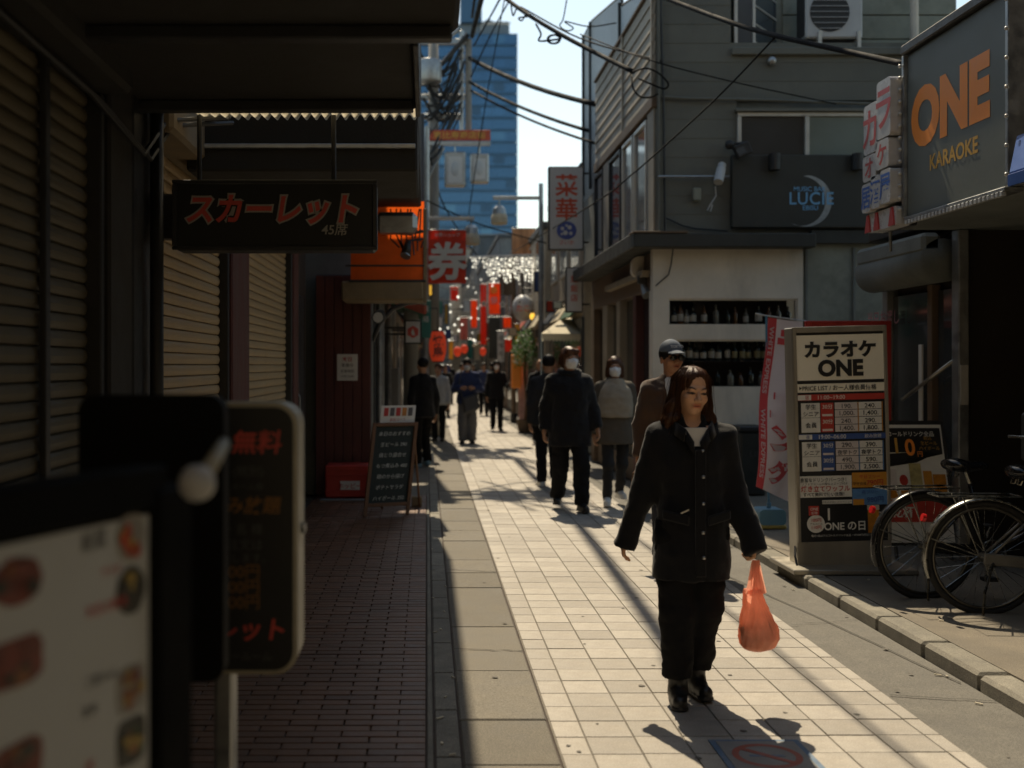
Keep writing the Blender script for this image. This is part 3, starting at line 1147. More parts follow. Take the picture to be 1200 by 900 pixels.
# near awning above the camera and the stepped canopies behind it
aw = thing('awning', 'big dark flat awning overhead at the top left', 'awning', (-.6, 2.5, 2.7), None)
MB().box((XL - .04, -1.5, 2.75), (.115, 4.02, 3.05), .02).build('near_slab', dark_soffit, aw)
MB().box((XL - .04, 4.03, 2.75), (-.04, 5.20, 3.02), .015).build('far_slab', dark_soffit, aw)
for yy in (.6, 1.7, 2.8, 3.9, 5.0):
    MB().box((XL - .03, yy, 2.70), (-.06 if yy > 4 else .09, yy + .07, 2.749), .006).build('rib', dark_metal, aw)
MB().box((-.052, 4.05, 2.715), (-.030, 5.21, 3.03), .004).build('fascia', dark_metal, aw)
cs = MB(); n = 44
vs = []
for i in range(n * 4 + 1):
    x = -1.14 + 1.09 * i / (n * 4)
    z = 2.775 + .014 * math.sin(i * math.pi / 2.0 * .5)
    vs += [(x, 5.25, z), (x, 5.62, z + .03)]
cs.add(vs, [(2 * i, 2 * i + 1, 2 * i + 3, 2 * i + 2) for i in range(n * 4)])
tag(cs.build('corrugated_sheet', corr_m, smooth=True), 'strip of yellowed corrugated plastic roofing below the dark awning', 'roofing')
bx = thing('fascia_box', 'dark awning box on the shop front behind the hanging sign', 'awning', (-.6, 6.4, 2.6))
MB().box((XL, 6.0, 2.60), (-.05, 7.0, 2.93), .012).build('casing', dark_soffit, bx)
MB().box((XL + .02, 5.975, 2.72), (-.06, 5.998, 2.745), .004).build('trim', galv, bx)
MB().cyl((-.9, 6.2, 2.94), (-.9, 6.2, 3.3), .02, 8).build('hanger', dark_metal, bx)
MB().cyl((-.2, 6.2, 2.94), (-.2, 6.2, 3.3), .02, 8).build('hanger', dark_metal, bx)

# hanging sign
sign_black = mat('black sign acrylic', (.007, .008, .008), .5, var=.2, scale=6, bump=.05, bscale=40)
sign_red = mat('red sign film', (.55, .07, .05), .5, var=.15, scale=9, bump=.05)
sign_edge = mat('dull grey lettering', (.34, .32, .28), .6, var=.1, scale=9, bump=.05)
Y0 = 5.28
hs = thing('hanging_sign', 'long black hanging sign with red katakana below the awning', 'sign', (P(318, 295, Y0).x, Y0 + .09, P(318, 295, Y0).z))
a, b = P(203, 293, Y0), P(441, 211, Y0)
MB().box((a.x, Y0, a.z), (b.x, Y0 + .18, b.z), .018).build('cabinet', sign_black, hs)
fr = MB()
t_ = .018
for q in (((a.x - .004, Y0 - .012, a.z), (b.x + .004, Y0 - .001, a.z + t_)), ((a.x - .004, Y0 - .012, b.z - t_), (b.x + .004, Y0 - .001, b.z)), ((a.x - .004, Y0 - .012, a.z + t_ + .001), (a.x + t_, Y0 - .001, b.z - t_ - .001)), ((b.x - t_, Y0 - .012, a.z + t_ + .001), (b.x + .004, Y0 - .001, b.z - t_ - .001))):
    fr.box(*q, .003)
fr.build('frame', dark_metal, hs)
c = P(319, 246, Y0) + Vector((0, -.012, 0))
text('スカーレット', .150, c, XX, ZZ, sign_edge, hs, bold=.085, depth=.001, shear=.18, wx=.92)
text('スカーレット', .150, c - Vector((0, .0025, 0)), XX, ZZ, sign_red, hs, bold=.030, depth=.001, shear=.18, wx=.92)
text('45席', .062, P(392, 269, Y0) + Vector((0, -.012, 0)), XX, ZZ, sign_edge, hs, bold=.012, depth=.001, shear=.12)
for xx in (-1.1, -.45):
    MB().cyl((xx, Y0 + .09, b.z), (xx, Y0 + .09, 2.76), .012, 8).build('hanger', dark_metal, hs)
MB().box((XL - .02, Y0 + .03, a.z + .06), (a.x, Y0 + .14, b.z - .06), .01).build('wall_bracket', dark_metal, hs)

# end wall facing the street, notice, orange tarpaulin
B = thing('end_wall', 'dark red board wall facing the camera under the orange sheet', 'wall', (-.95, 13.05, 0))
for i in range(6):
    x0 = -1.30 + i * .108
    MB().box((x0, 13.0, .03), (x0 + .103, 13.09, 2.6), .006).build('board', red_wall, B)
MB().box((-1.30, 13.095, 0), (-.652, 13.2, 2.62), .005).build('backing', dark_metal, B)
nt_ = thing('notice', 'small faded paper notice on the dark red wall', 'notice', P(407, 446, 12.97))
a, b = P(395, 446, 12.985), P(419, 415, 12.985)
MB().box((a.x, 12.985, a.z), (b.x, 12.997, b.z), .001).build('sheet', paper_m, nt_)
grey_ink = mat('grey ink', (.10, .09, .09), .8, bump=0)
red_ink = mat('red ink', (.45, .04, .03), .7, bump=0)
text('本日', .06, P(407, 421, 12.98), XX, ZZ, red_ink, nt_, bold=.01, depth=.002)
text('準備中', .05, P(407, 428, 12.98), XX, ZZ, grey_ink, nt_, depth=.002)
text('営業時間', .04, P(407, 435, 12.98), XX, ZZ, grey_ink, nt_, depth=.002)
text('17時-23時', .036, P(407, 441, 12.98), XX, ZZ, grey_ink, nt_, depth=.002)

orange_tarp = mat('orange vinyl sheet', (.90, .13, .015), .5, var=.12, scale=5, bump=.25, bscale=25, transl=.55)
ot = thing('orange_sheet', 'glowing orange vinyl sheet hung under the eave', 'tarpaulin', (-.45, 12.35, 2.5))
a, b = P(411, 328, 12.35), P(497, 236, 12.35)
n = 16; vs = []; 
for i in range(n + 1):
    for j in range(n + 1):
        x = a.x + (b.x - a.x) * i / n; z = a.z + (b.z - a.z) * j / n
        vs.append((x, 12.35 + .025 * noise.noise((x * 4, z * 3, 2)), z))
MB().add(vs, [(i * (n + 1) + j, (i + 1) * (n + 1) + j, (i + 1) * (n + 1) + j + 1, i * (n + 1) + j + 1) for i in range(n) for j in range(n)]).build('sheet', orange_tarp, ot, smooth=True)
MB().box((a.x - .02, 12.30, a.z - .03), (b.x + .02, 12.42, a.z - .002), .006).build('bottom_rail', dark_metal, ot)
MB().box((b.x - .01, 12.31, a.z - .25), (b.x + .03, 12.40, 3.29), .006).build('side_post', tan_panel, ot)
MB().box((a.x - .05, 12.22, P(0, 312, 12.3).z - .01), (b.x, 12.25, P(0, 312, 12.3).z + .01), .003).build('cross_rail', dark_metal, ot)
tw = MB()
for i in range(7):
    pts = [(-.40 + i * .06 + .03 * math.sin(i * 3), 12.28, 3.28), (-.38 + i * .05, 12.26, 3.1 - .03 * i), (-.40 + i * .06, 12.25, 2.95 + .06 * math.sin(i * 2)), (-.30 + i * .04, 12.26, 2.80 + .05 * math.cos(i))]
    tw.tube(pts, .009, 5)
tw.tube([(-.5, 12.25, 3.02), (-.2, 12.24, 3.0), (-.04, 12.25, 3.03)], .02, 6)
tw.build('tangled_cable', dark_metal, ot)
MB().box((-.55, 11.9, 2.98), (-.1, 12.2, 3.20), .05).build('vent_box', galv, ot)
sp = thing('spotlight', 'black spotlight clamped below the orange sheet', 'lamp', (-.25, 12.2, 2.6))
MB().cyl((-.2, 12.22, 2.92), (-.23, 12.18, 2.76), .035, 10, .06).build('housing', dark_metal, sp, smooth=True)
MB().cyl((-.232, 12.176, 2.755), (-.236, 12.17, 2.745), .058, 14).build('lens', galv, sp)
MB().cyl((-.2, 12.22, 2.92), (-.05, 12.3, 2.95), .012, 8).build('arm', dark_metal, sp)
MB().box((-.95, 12.3, P(0, 352, 12.3).z), (-.03, 12.98, P(0, 329, 12.3).z), .02).build('soffit_board', tan_panel, ot)

# chalk board, red stand, little things on the pavement
wood_m = mat('brown wood frame', (.13, .06, .025), .6, var=.3, scale=8, bump=.25, bscale=60, stretch=(1, 1, .15))
chalk_bg = mat('green black chalkboard', (.012, .020, .018), .75, var=.3, scale=8, bump=.1)
chalk = mat('white chalk', (.45, .45, .42), .95, var=.3, scale=60, bump=0)
cb = thing('chalkboard', 'wooden A-frame chalkboard menu standing on the brick pavement', 'menu board', P(458, 606, 11.2) * 1)
cb.location.z = .03; WM[cb.name] = Matrix.Translation(cb.location)
o0, o1 = P(427, 606, 11.2), P(478, 606, 11.2)
dz = Vector((.10, .20, 1.0))
base = Vector((o0.x, 11.1, .03))
wv = Vector((o1.x - o0.x, .18, 0))
up_ = Vector((.09, .22, .93))


def onb(u, v, off=0.0):
    n_ = wv.cross(up_).normalized()
    return base + wv * u + up_ * v + n_ * off


mb = MB()
n_ = wv.cross(up_).normalized()
mb.obox(onb(.5, .55, -.012), wv * .46, n_ * .006, up_ * .43)
mb.build('slate', chalk_bg, cb)
for (u0, v0, u1, v1) in ((0.02, 0, 0.02, 1), (.98, 0, .98, 1), (0.02, .98, .98, .98), (.02, .12, .98, .12)):
    p0, p1 = onb(u0, v0), onb(u1, v1)
    dd = (p1 - p0) / 2
    side = dd.normalized().cross(n_)
    MB().obox((p0 + p1) / 2, dd, n_ * .013, side * .018, .003).build('frame_rail', wood_m, cb)
for u in (.05, .95):
    p1 = onb(u, .97, -.03); p0 = Vector((p1.x + .06, p1.y + .38, .03))
    MB().tube([p0, p1], .013, 6).build('rear_leg', wood_m, cb)
for i, tx in enumerate(('本日のおすすめ', '生ビール 390', '焼とり盛合せ', 'もつ煮込み 480', '鶏のから揚げ', 'ポテトサラダ', 'ハイボール 350')):
    text(tx, .050, onb(.5, .88 - i * .115, .004), wv, up_, chalk, cb, bold=.0, depth=.001, shear=.15)
cp = thing('flyer_card', 'white price card with red print clipped on top of the chalkboard', 'notice', onb(.5, 1.0))
MB().obox(onb(.55, 1.09, -.02), wv * .40, n_ * .003, up_ * .10).build('card', paper_m, cp)
for i in range(5):
    MB().obox(onb(.27 + i * .14, 1.12, -.013), wv * .05, n_ * .001, up_ * .045).build('photo_print', (red_ink, grey_ink, red_ink, mat('amber print', (.5, .2, .04), .7, bump=0), grey_ink)[i], cp)
text('宴会コース', .036, onb(.55, 1.035, -.013), wv, up_, red_ink, cp, depth=.002)
rs = thing('red_stand', 'low red plastic crate with a label by the dark wall', 'crate', (P(406, 585, 12.7).x, 12.7, .03))
red_pl = mat('red plastic', (.38, .03, .022), .45, var=.15, scale=9, bump=.1)
a, b = P(381, 582, 12.55), P(432, 545, 12.55)
MB().box((a.x, 12.55, .05), (b.x, 12.9, b.z), .015).build('crate_body', red_pl, rs)
MB().box((a.x + .17, 12.543, .14), (b.x - .10, 12.549, .24), .002).build('label_plate', paper_m, rs)
text('ホッピー', .07, (a.x + .28, 12.54, .185), XX, ZZ, red_ink, rs, bold=.01)
for zz in (.12, .3, .36):
    MB().box((a.x - .006, 12.54, zz), (b.x + .006, 12.91, zz + .012), .003).build('rib', red_pl, rs)
tag(MB().box((-1.2, 12.40, .032), (-.6, 12.52, .045), .004).build('floor_mat', grey_paint), 'thin grey strip of board lying before the red crate', 'board')
tag(MB().box((-.16, 11.9, .03), (-.05, 12.0, .14), .012).build('sandbag', tan_panel), 'small tan weight block behind the chalkboard leg', 'weight')

# foreground: round-cornered standing signs and the menu stand


def rrect(w, h, r, n=6):
    pts = []
    for (cx, cy, a0) in ((w - r, h - r, 0), (r, h - r, 90), (r, r, 180), (w - r, r, 270)):
        for i in range(n + 1):
            t = R(a0 + 90 * i / n)
            pts.append((cx + r * math.cos(t), cy + r * math.sin(t)))
    return pts


cream_rim = mat('cream plastic rim', (.40, .37, .28), .5, var=.15, scale=9, bump=.05)
D1 = 2.75
a, b = P(172, 790, D1), P(349, 472, D1)
s1 = thing('standing_sign', 'black standing sign with cream rim and red lettering at the left', 'sign', (P(258, 0, D1).x, D1 + .07, .03))
w_, h_ = b.x - a.x, b.z - a.z
MB().prism(rrect(w_, h_, .055), (a.x, D1 + .14, a.z), XX, ZZ, -YY * .14).build('cabinet', cream_rim, s1)
MB().prism(rrect(w_ - .022, h_ - .022, .047), (a.x + .011, D1 - .001, a.z + .011), XX, ZZ, -YY * .006).build('face', sign_black, s1)
amber = mat('amber lettering', (.22, .10, .02), .6, bump=0)
grey_l = mat('faint grey lettering', (.07, .07, .07), .6, bump=0)
zf = D1 - .008
for (tx, px, py, sz, m_, bo) in (('無料', 300, 518, .062, sign_red, .015), ('(税別)', 291, 553, .030, grey_l, 0), ('お一人様', 290, 570, .020, grey_l, 0), ('飲み放題', 285, 592, .046, amber, .012),
                            ('一 名 様', 283, 620, .030, grey_l, 0), ('ご注文は', 280, 638, .030, grey_l, 0), ('お願いします。', 276, 654, .026, grey_l, 0),
                            ('2000円', 277, 670, .040, amber, 0), ('3000円', 277, 688, .040, amber, 0), ('4000円', 277, 706, .040, amber, 0), ('スカーレット', 250, 738, .060, sign_red, .02), ('パーティールーム', 270, 769, .026, grey_l, 0)):
    q = P(px, py, zf)
    text(tx, sz, q, XX, ZZ, m_, s1, bold=bo, depth=.001, shear=.15 if bo else 0)
MB().box((P(252, 0, D1 + .05).x, D1 + .04, .03), (P(273, 0, D1 + .05).x, D1 + .12, a.z), .006).build('post', galv, s1)
MB().box((P(200, 0, D1).x, D1 - .1, .03), (P(330, 0, D1).x, D1 + .26, .07), .01).build('base_plate', dark_metal, s1)
MB().cyl((b.x + .001, D1 + .07, b.z - .32), (b.x + .012, D1 + .07, b.z - .32), .014, 10).build('latch', galv, s1)
D2 = 2.3
a, b = P(92, 800, D2), P(262, 463, D2)
s2 = thing('dark_sign', 'plain dark round-cornered board standing behind the menu stand', 'sign', (P(180, 0, D2).x, D2 + .03, .03))
MB().prism(rrect(b.x - a.x, b.z - a.z, .035), (a.x, D2 + .06, a.z), XX, ZZ, -YY * .06).build('panel', mat('matte black board', (.005, .005, .0045), .75, var=.3, scale=9, bump=.1, spec=.15), s2)
MB().box((a.x + .1, D2 + .01, .03), (a.x + .14, D2 + .05, a.z), .004).build('leg', dark_metal, s2)
MB().box((b.x - .14, D2 + .01, .03), (b.x - .10, D2 + .05, a.z), .004).build('leg', dark_metal, s2)

# menu stand: panel turned a little, left end nearer
mA, mB_ = P(0, 610, 1.43), P(166, 578, 1.72)
u_ = Vector((mB_.x - mA.x, mB_.y - mA.y, 0))
mA = mA - u_ * .6
u_ = u_ * 1.6
L_ = u_.length; uu = u_.normalized(); nn_ = uu.cross(ZZ)      # towards the street and camera
menu_w = mat('white menu sheet', (.50, .51, .48), .6, var=.05, scale=5, bump=.02)
matte_black = mat('matte black wood', (.0045, .0045, .004), .8, var=.3, scale=9, bump=.1, spec=.1)
ms = thing('menu_stand', 'black framed menu stand with food photos in the left foreground', 'menu board', (mA.x + u_.x * .5, mA.y + u_.y * .5, .03))


def onm(u, z, off=0.0):
    return mA + uu * u + ZZ * (z - mA.z) + nn_ * off


ztop = 1.355
MB().obox((onm(0, .9) + onm(L_, .9)) / 2 + ZZ * .03, uu * (L_ / 2 - .001), nn_ * .012, ZZ * .42, .002).build('backing', matte_black, ms)
MB().obox(onm(L_ / 2, .885, .0145), uu * (L_ / 2 - .004), nn_ * .001, ZZ * .435).build('menu_sheet', menu_w, ms)
MB().obox(onm(L_ / 2, ztop + .005, -.005), uu * (L_ / 2 + .04), nn_ * .028, ZZ * .034, .006).build('frame_rail', matte_black, ms)
MB().obox(onm(L_ / 2, .42, -.005), uu * (L_ / 2 + .04), nn_ * .028, ZZ * .034, .006).build('frame_rail', matte_black, ms)
MB().obox(onm(L_ + .052, .70, -.02), uu * .050, nn_ * .05, ZZ * .66, .008).build('post', matte_black, ms)
MB().obox(onm(-.052, .70, -.02), uu * .050, nn_ * .05, ZZ * .66, .008).build('post', matte_black, ms)
MB().obox(onm(L_ / 2, .05, -.02), uu * (L_ / 2 + .1), nn_ * .16, ZZ * .02, .008).build('base', matte_black, ms)
foods = [mat('tomato red food', (.42, .06, .02), .5, var=.5, scale=40, bump=.1), mat('fried brown food', (.25, .10, .035), .5, var=.6, scale=40, bump=.1),
         mat('dark bowl print', (.035, .035, .025), .5, var=.6, scale=40, bump=.1), mat('meat red print', (.17, .045, .03), .5, var=.5, scale=40, bump=.1), mat('leaf green print', (.04, .09, .02), .5, var=.5, scale=40, bump=.1), mat('egg yellow print', (.38, .26, .05), .5, var=.4, scale=40, bump=.1)]


def blob(u, z, w, h, m_, seed, nm='food_photo', sq=False):
    mb = MB()
    n = 20
    pts = []
    for j in range(n):
        t = 2 * math.pi * j / n
        k = 1 + .12 * noise.noise((math.cos(t) * 2, math.sin(t) * 2, seed))
        ex = .5 if sq else 1.0
        cx = math.copysign(abs(math.cos(t)) ** ex, math.cos(t)); cy = math.copysign(abs(math.sin(t)) ** ex, math.sin(t))
        pts.append((w * k * cx, h * k * cy))
    mb.prism(pts, onm(u, z, .0158), uu, ZZ, nn_ * .0008)
    return mb.build(nm, m_, ms)


uR = L_ - .050
rf = random.Random(6)


def dish(u, z, w, h, cols, plate, seed):
    """one printed food picture: a dark or pale plate with several morsels"""
    blob(u, z, w, h, plate, seed, nm='plate_print', sq=rf.random() < .5)
    for q_ in range(9):
        a_, r_ = rf.uniform(0, 6.28), math.sqrt(rf.random()) * .68
        o = blob(u + w * r_ * math.cos(a_), z + h * r_ * math.sin(a_), w * rf.uniform(.18, .36), h * rf.uniform(.18, .34), foods[rf.choice(cols)], seed + q_ * 3.1, nm='morsel_print')
        o.location = WM[ms.name].to_3x3().inverted() @ (nn_ * (.0010 + .0003 * q_))


dark_plate = foods[2]
pale_plate = mat('pale plate print', (.30, .28, .24), .5, var=.3, scale=30, bump=0)
for (zz, cols, pl_, i_) in ((1.292, (0, 0, 5, 4, 0), pale_plate, 1), (1.212, (5, 1, 5, 2), dark_plate, 3), (1.065, (1, 1, 3, 5), pale_plate, 4), (.985, (2, 4, 5, 1), dark_plate, 5), (.86, (2, 1, 3), dark_plate, 6), (.72, (0, 1, 5), pale_plate, 7), (.60, (2, 3), dark_plate, 8)):
    dish(uR, zz, .036, .036, cols, pl_, i_)
for (zz, i_) in ((1.27, 21), (1.165, 22), (1.03, 23), (.90, 24), (.76, 25)):
    dish(.6 / 1.6 * L_ + .012, zz, .050, .032, (3, 3, 1, 2), foods[3], i_)
    dish(.08, zz - .02, .05, .04, (0, 1, 3, 5), dark_plate, i_ + 40)
ink = mat('black print', (.04, .04, .04), .6, bump=0)
for (tx, u, zz, sz, m_) in (('前菜', .72, 1.30, .030, ink), ('サラダ', .80, 1.25, .016, red_ink), ('本日の鮮魚', .78, 1.20, .020, red_ink), ('ご飯もの', .75, 1.10, .018, ink), ('定食', .70, 1.06, .018, ink), ('丼', .70, .98, .022, red_ink), ('麺類', .74, .88, .02, ink), ('デザート', .74, .78, .018, ink)):
    text(tx, sz, onm(u * L_, zz, .0158), uu, ZZ, m_, ms, bold=.005, depth=.001)
lamp_w = mat('frosted white glass', (.62, .61, .58), .35, var=.05, bump=0, transl=.3)
cl = thing('clip_lamp', 'round white clip lamp on the menu stand post', 'lamp', onm(L_ + .05, 1.36))
c = P(231, 566, 1.66)
MB().ball(c, .028, 16, 12).build('bulb', lamp_w, cl, smooth=True)
e_ = P(262, 520, 1.75)
MB().tube([c + Vector((.01, .012, .01)), e_, P(232, 560, 1.75)], [.012, .010, .010], 8).build('neck', cream_rim, cl, smooth=True)
# ---------------------------------------------------------------- right side: grey corner building
FY = 13.10
fx = lambda px: (px - CX) * FY / F
fz = lambda py: EYE - (py - CY) * FY / F
SX = 2.70
grey_siding = mat('dark grey lap siding', (.135, .135, .112), .7, var=.14, scale=2.5, bump=.2, bscale=70, rnd=.10, dirt=.55, dcol=(.07, .07, .055), streak=1)
side_siding = mat('weathered brown grey siding', (.31, .27, .21), .75, var=.2, scale=3, bump=.3, bscale=60, rnd=.12, dirt=.4, dcol=(.09, .08, .065), stretch=(1, .3, 1))
white_wall = mat('off white painted wall', (.66, .60, .50), .8, var=.09, scale=2.5, bump=.25, bscale=120, dirt=.45, dcol=(.27, .245, .205), streak=1)
black_paint = mat('black painted board', (.030, .031, .026), .55, var=.25, scale=5, bump=.1, bscale=50)
alu = mat('pale aluminium frame', (.55, .53, .48), .45, .4, var=.1, scale=8, bump=.05)
glass_dark = mat('dark window glass', (.035, .040, .042), .06, var=.2, scale=1.5, bump=0, spec=.9)
glass_green = mat('frosted green glass', (.16, .185, .155), .35, var=.12, scale=1.5, bump=.05, spec=.6)
glass_sky = mat('reflective window glass', (.10, .12, .14), .03, .35, var=.1, scale=1, bump=0, spec=1.0)
shelf_wood = mat('dark shelf wood', (.035, .024, .016), .7, var=.3, scale=8, bump=.2)
brown_lintel = mat('brown timber lintel', (.13, .085, .05), .7, var=.25, scale=5, bump=.25, bscale=50, stretch=(1, .3, 1))
beige_wall = mat('beige shop wall', (.30, .25, .18), .85, var=.15, scale=3, bump=.25, bscale=90, dirt=.3, dcol=(.13, .11, .08), streak=1)
stain_wall = mat('stained grey panel', (.24, .25, .205), .8, var=.2, scale=3, bump=.2, bscale=60, dirt=.6, dcol=(.085, .09, .07))

steel_st = mat('brushed stainless panel', (.40, .37, .31), .38, .75, var=.12, scale=5, bump=.06, bscale=90, stretch=(1, 1, .08))
L = thing('corner_building', 'dark grey two storey corner building with white ground floor wall', 'building', (4.4, 15, 0))
XR = 6.6
# ground floor front
holes = [(fx(783), fx(935), fz(380), fz(350)), (fx(783), fx(935), fz(453), fz(398))]
mb = MB()
holed(mb, fx(765), fx(941), 0, fz(292), holes, lambda u, v, w: (u, FY + w, v), .14)
mb.build('white_wall', white_wall, L)
MB().box((fx(783), FY + .40, fz(453)), (fx(935), FY + .44, fz(350))).build('niche_back', shelf_wood, L)
for z in (fz(380), fz(453)):
    MB().box((fx(782), FY + .005, z - .02), (fx(936), FY + .42, z + .004), .003).build('shelf', shelf_wood, L)
for z in (fz(350), fz(398)):
    MB().box((fx(782), FY + .02, z), (fx(936), FY + .42, z + .02), .003).build('shelf_head', shelf_wood, L)
pane_glass = mat('clear window pane', (.01, .01, .01), .03, var=.02, bump=0, alpha=.08, spec=.5)
for h in holes:
    MB().box((h[0] + .01, FY + .03, h[2] + .01), (h[1] - .01, FY + .034, h[3] - .01)).build('pane', pane_glass, L)
    t_ = .02
    q = MB()
    q.box((h[0], FY + .015, h[2] + .005), (h[0] + t_, FY + .05, h[3]), .002); q.box((h[1] - t_, FY + .015, h[2] + .005), (h[1], FY + .05, h[3]), .002)
    q.box((h[0] + t_, FY + .015, h[3] - t_), (h[1] - t_, FY + .05, h[3]), .002)
    q.build('pane_frame', white_wall, L)
mb = MB()
holed(mb, fx(941) + .003, XR, 0, fz(286), [], lambda u, v, w: (u, FY + .03 + w, v), .1)
mb.build('stained_wall', stain_wall, L)
for px in (944, 1000):
    MB().box((fx(px), FY + .005, 0), (fx(px) + .03, FY + .029, fz(290)), .003).build('panel_batten', grey_stucco, L)
# canopy band round the corner
MB().box((SX - .30, FY - .25, fz(292)), (fx(948), FY + .05, fz(276)), .01).build('canopy_front', black_paint, L)
MB().box((SX - .30, FY + .052, 2.92), (SX + .02, 18.2, 3.10), .01).build('canopy_side', black_paint, L)
MB().box((SX - .31, FY - .26, fz(276) + .001), (fx(800), FY + .0, fz(276) + .025), .004).build('canopy_cap', brown_lintel, L)
MB().box((fx(948) + .003, FY - .06, fz(286)), (XR, FY + .029, fz(270)), .008).build('canopy_back', black_paint, L)
# first floor front: lap siding boards cut round the window
WZ0, WZ1, WX0, WX1 = fz(186), fz(132), fx(864), fx(1027)
zb, i = fz(276) + .03, 0
TOP = fz(56)
while zb < 8.0:
    z1 = min(zb + .225, 8.0)
    segs = [(SX, XR)]
    if z1 > WZ0 and zb < WZ1:
        segs = [(SX, WX0), (WX1, XR)]
    if zb > TOP - .1:
        segs = [(SX, fx(857))]
    for (u, v) in segs:
        MB().obox(((u + v) / 2, FY + .030, (zb + z1) / 2), ((v - u) / 2, 0, 0), (0, .012, 0), (0, .0022, (z1 - zb) / 2 + .003)).build('siding_board', grey_siding, L)
    zb = z1
MB().box((SX + .05, FY + .06, 3.1), (XR, 18.1, TOP)).build('core', grey_stucco, L)
MB().box((SX + .05, FY + .06, TOP + .002), (fx(857), 13.9, 10.2)).build('core', grey_stucco, L)
MB().box((SX + .05, 13.902, TOP + .002), (fx(857), 18.1, 6.0)).build('core', grey_stucco, L)
# upper set-back with window and ledge
MB().box((fx(857), FY - .04, TOP - .09), (XR, FY + .9, TOP), .01).build('ledge', grey_siding, L)
MB().box((fx(857) + .002, FY + .75, TOP + .002), (XR, FY + 1.5, 10.2)).build('upper_back_wall', stain_wall, L)
for k in range(7):
    z0 = TOP + .02 + k * .3
    MB().box((fx(940), FY + .72, z0), (XR, FY + .748, z0 + .285), .005).build('siding_board', stain_wall, L)
uw = MB()
uw.box((fx(862), FY + .05, TOP + .003), (fx(866), FY + .11, 7.3), .003)
uw.box((fx(884), FY + .05, TOP + .003), (fx(887), FY + .11, 7.3), .003)
uw.box((fx(866), FY + .05, TOP + .003), (fx(884), FY + .11, TOP + .05), .003)
w2 = uw.build('window', alu, L)
MB().box((fx(866), FY + .075, TOP + .05), (fx(884), FY + .085, 7.3)).build('pane', glass_sky, w2)
MB().obox(((fx(887) + fx(932)) / 2, FY + .42, TOP + 1.0), ((fx(932) - fx(887)) / 2, .30, 0), (0, .006, 0), (0, 0, .98)).build('pane', glass_sky, w2)
for k in range(8):
    z0 = TOP + .1 + k * .22
    MB().obox(((fx(887) + fx(932)) / 2, FY + .405, z0), ((fx(932) - fx(887)) / 2, .30, .0), (0, .008, 0), (0, 0, .012)).build('louvre_bar', alu, w2)
# main window
wn_ = MB()
f_ = .045
wn_.box((WX0, FY - .02, WZ1 - f_), (WX1, FY + .05, WZ1), .004); wn_.box((WX0, FY - .02, WZ0), (WX0 + f_, FY + .05, WZ1 - f_), .004)
wn_.box((WX1 - f_, FY - .02, WZ0), (WX1, FY + .05, WZ1 - f_), .004); wn_.box((fx(943), FY - .025, WZ0), (fx(943) + .05, FY + .045, WZ1 - f_), .004)
w1 = wn_.build('window', alu, L)
MB().box((WX0 + f_, FY + .02, WZ0), (fx(943), FY + .03, WZ1 - f_)).build('pane', glass_dark, w1)
MB().box((fx(943) + .05, FY + .005, WZ0), (WX1 - f_, FY + .015, WZ1 - f_)).build('pane', glass_green, w1)
MB().box((WX0 - .03, FY - .06, WZ1 + .005), (WX1 + .03, FY + .02, WZ1 + .04), .004).build('window_hood', grey_siding, L)
# street side (x = SX)
for k in range(8):
    z0 = 4.74 + k * .16
    MB().obox((SX - .012, (FY + 17.6) / 2, z0 + .078), (0, (17.6 - FY) / 2, 0), (.010, 0, 0), (.008, 0, .080)).build('side_board', side_siding, L)
MB().box((SX - .045, FY - .005, 4.60), (SX + .05, 17.65, 4.735), .006).build('side_sill', brown_lintel, L)
for yy in (FY + .02, 15.1):
    MB().box((SX - .045, yy, 4.74), (SX - .021, yy + .07, 6.03), .004).build('corner_trim', side_siding, L)
MB().box((SX - .05, FY, 6.03), (SX + .05, 17.62, 6.07), .006).build('parapet_cap', brown_lintel, L)
MB().box((SX - .018, FY + .03, 3.105), (SX + .02, 13.5, 4.6), .004).build('corner_panel', side_siding, L)
for (y0, y1) in ((13.55, 14.35), (14.45, 15.2), (15.35, 16.3), (16.9, 17.7)):
    sw = MB()
    sw.box((SX - .03, y0, 3.15), (SX + .03, y0 + .05, 4.55), .004); sw.box((SX - .03, y1 - .05, 3.15), (SX + .03, y1, 4.55), .004)
    sw.box((SX - .03, y0 + .05, 4.5), (SX + .03, y1 - .05, 4.55), .004); sw.box((SX - .03, y0 + .05, 3.15), (SX + .03, y1 - .05, 3.2), .004)
    so = sw.build('window', alu if y0 < 15 else dark_metal, L)
    MB().box((SX + .0, y0 + .05, 3.2), (SX + .01, y1 - .05, 4.5)).build('pane', glass_sky, so)
MB().box((SX - .02, 16.35, 3.12), (SX + .02, 16.85, 4.58), .004).build('shutter_panel', side_siding, L)
# street side shop front
MB().box((SX - .0, 13.26, 2.45), (SX + .12, 18.2, 2.91), .006).build('lintel', brown_lintel, L)
MB().box((SX - .10, 13.4, 2.62), (SX - .002, 16.2, 2.70), .006).build('awning_rail', beige_wall, L)
for (y0, y1, m_) in ((13.26, 13.45, white_wall), (14.3, 14.5, red_wall), (15.5, 15.75, beige_wall), (16.6, 17.0, beige_wall), (17.9, 18.2, brown_lintel)):
    MB().box((SX - .004, y0, 0), (SX + .11, y1, 2.449), .006).build('pier', m_, L)
for (y0, y1) in ((13.45, 14.3), (14.5, 15.5), (15.75, 16.6), (17.0, 17.9)):
    MB().box((SX + .10, y0 + .002, .3), (SX + .108, y1 - .002, 2.44)).build('shop_pane', glass_dark, L)
    MB().box((SX + .06, y0 + .002, 0), (SX + .105, y1 - .002, .3), .004).build('stall_riser', brown_lintel, L)
MB().box((SX + .5, 13.3, 0), (SX + .6, 18.2, 2.45)).build('inner_wall', shelf_wood, L)
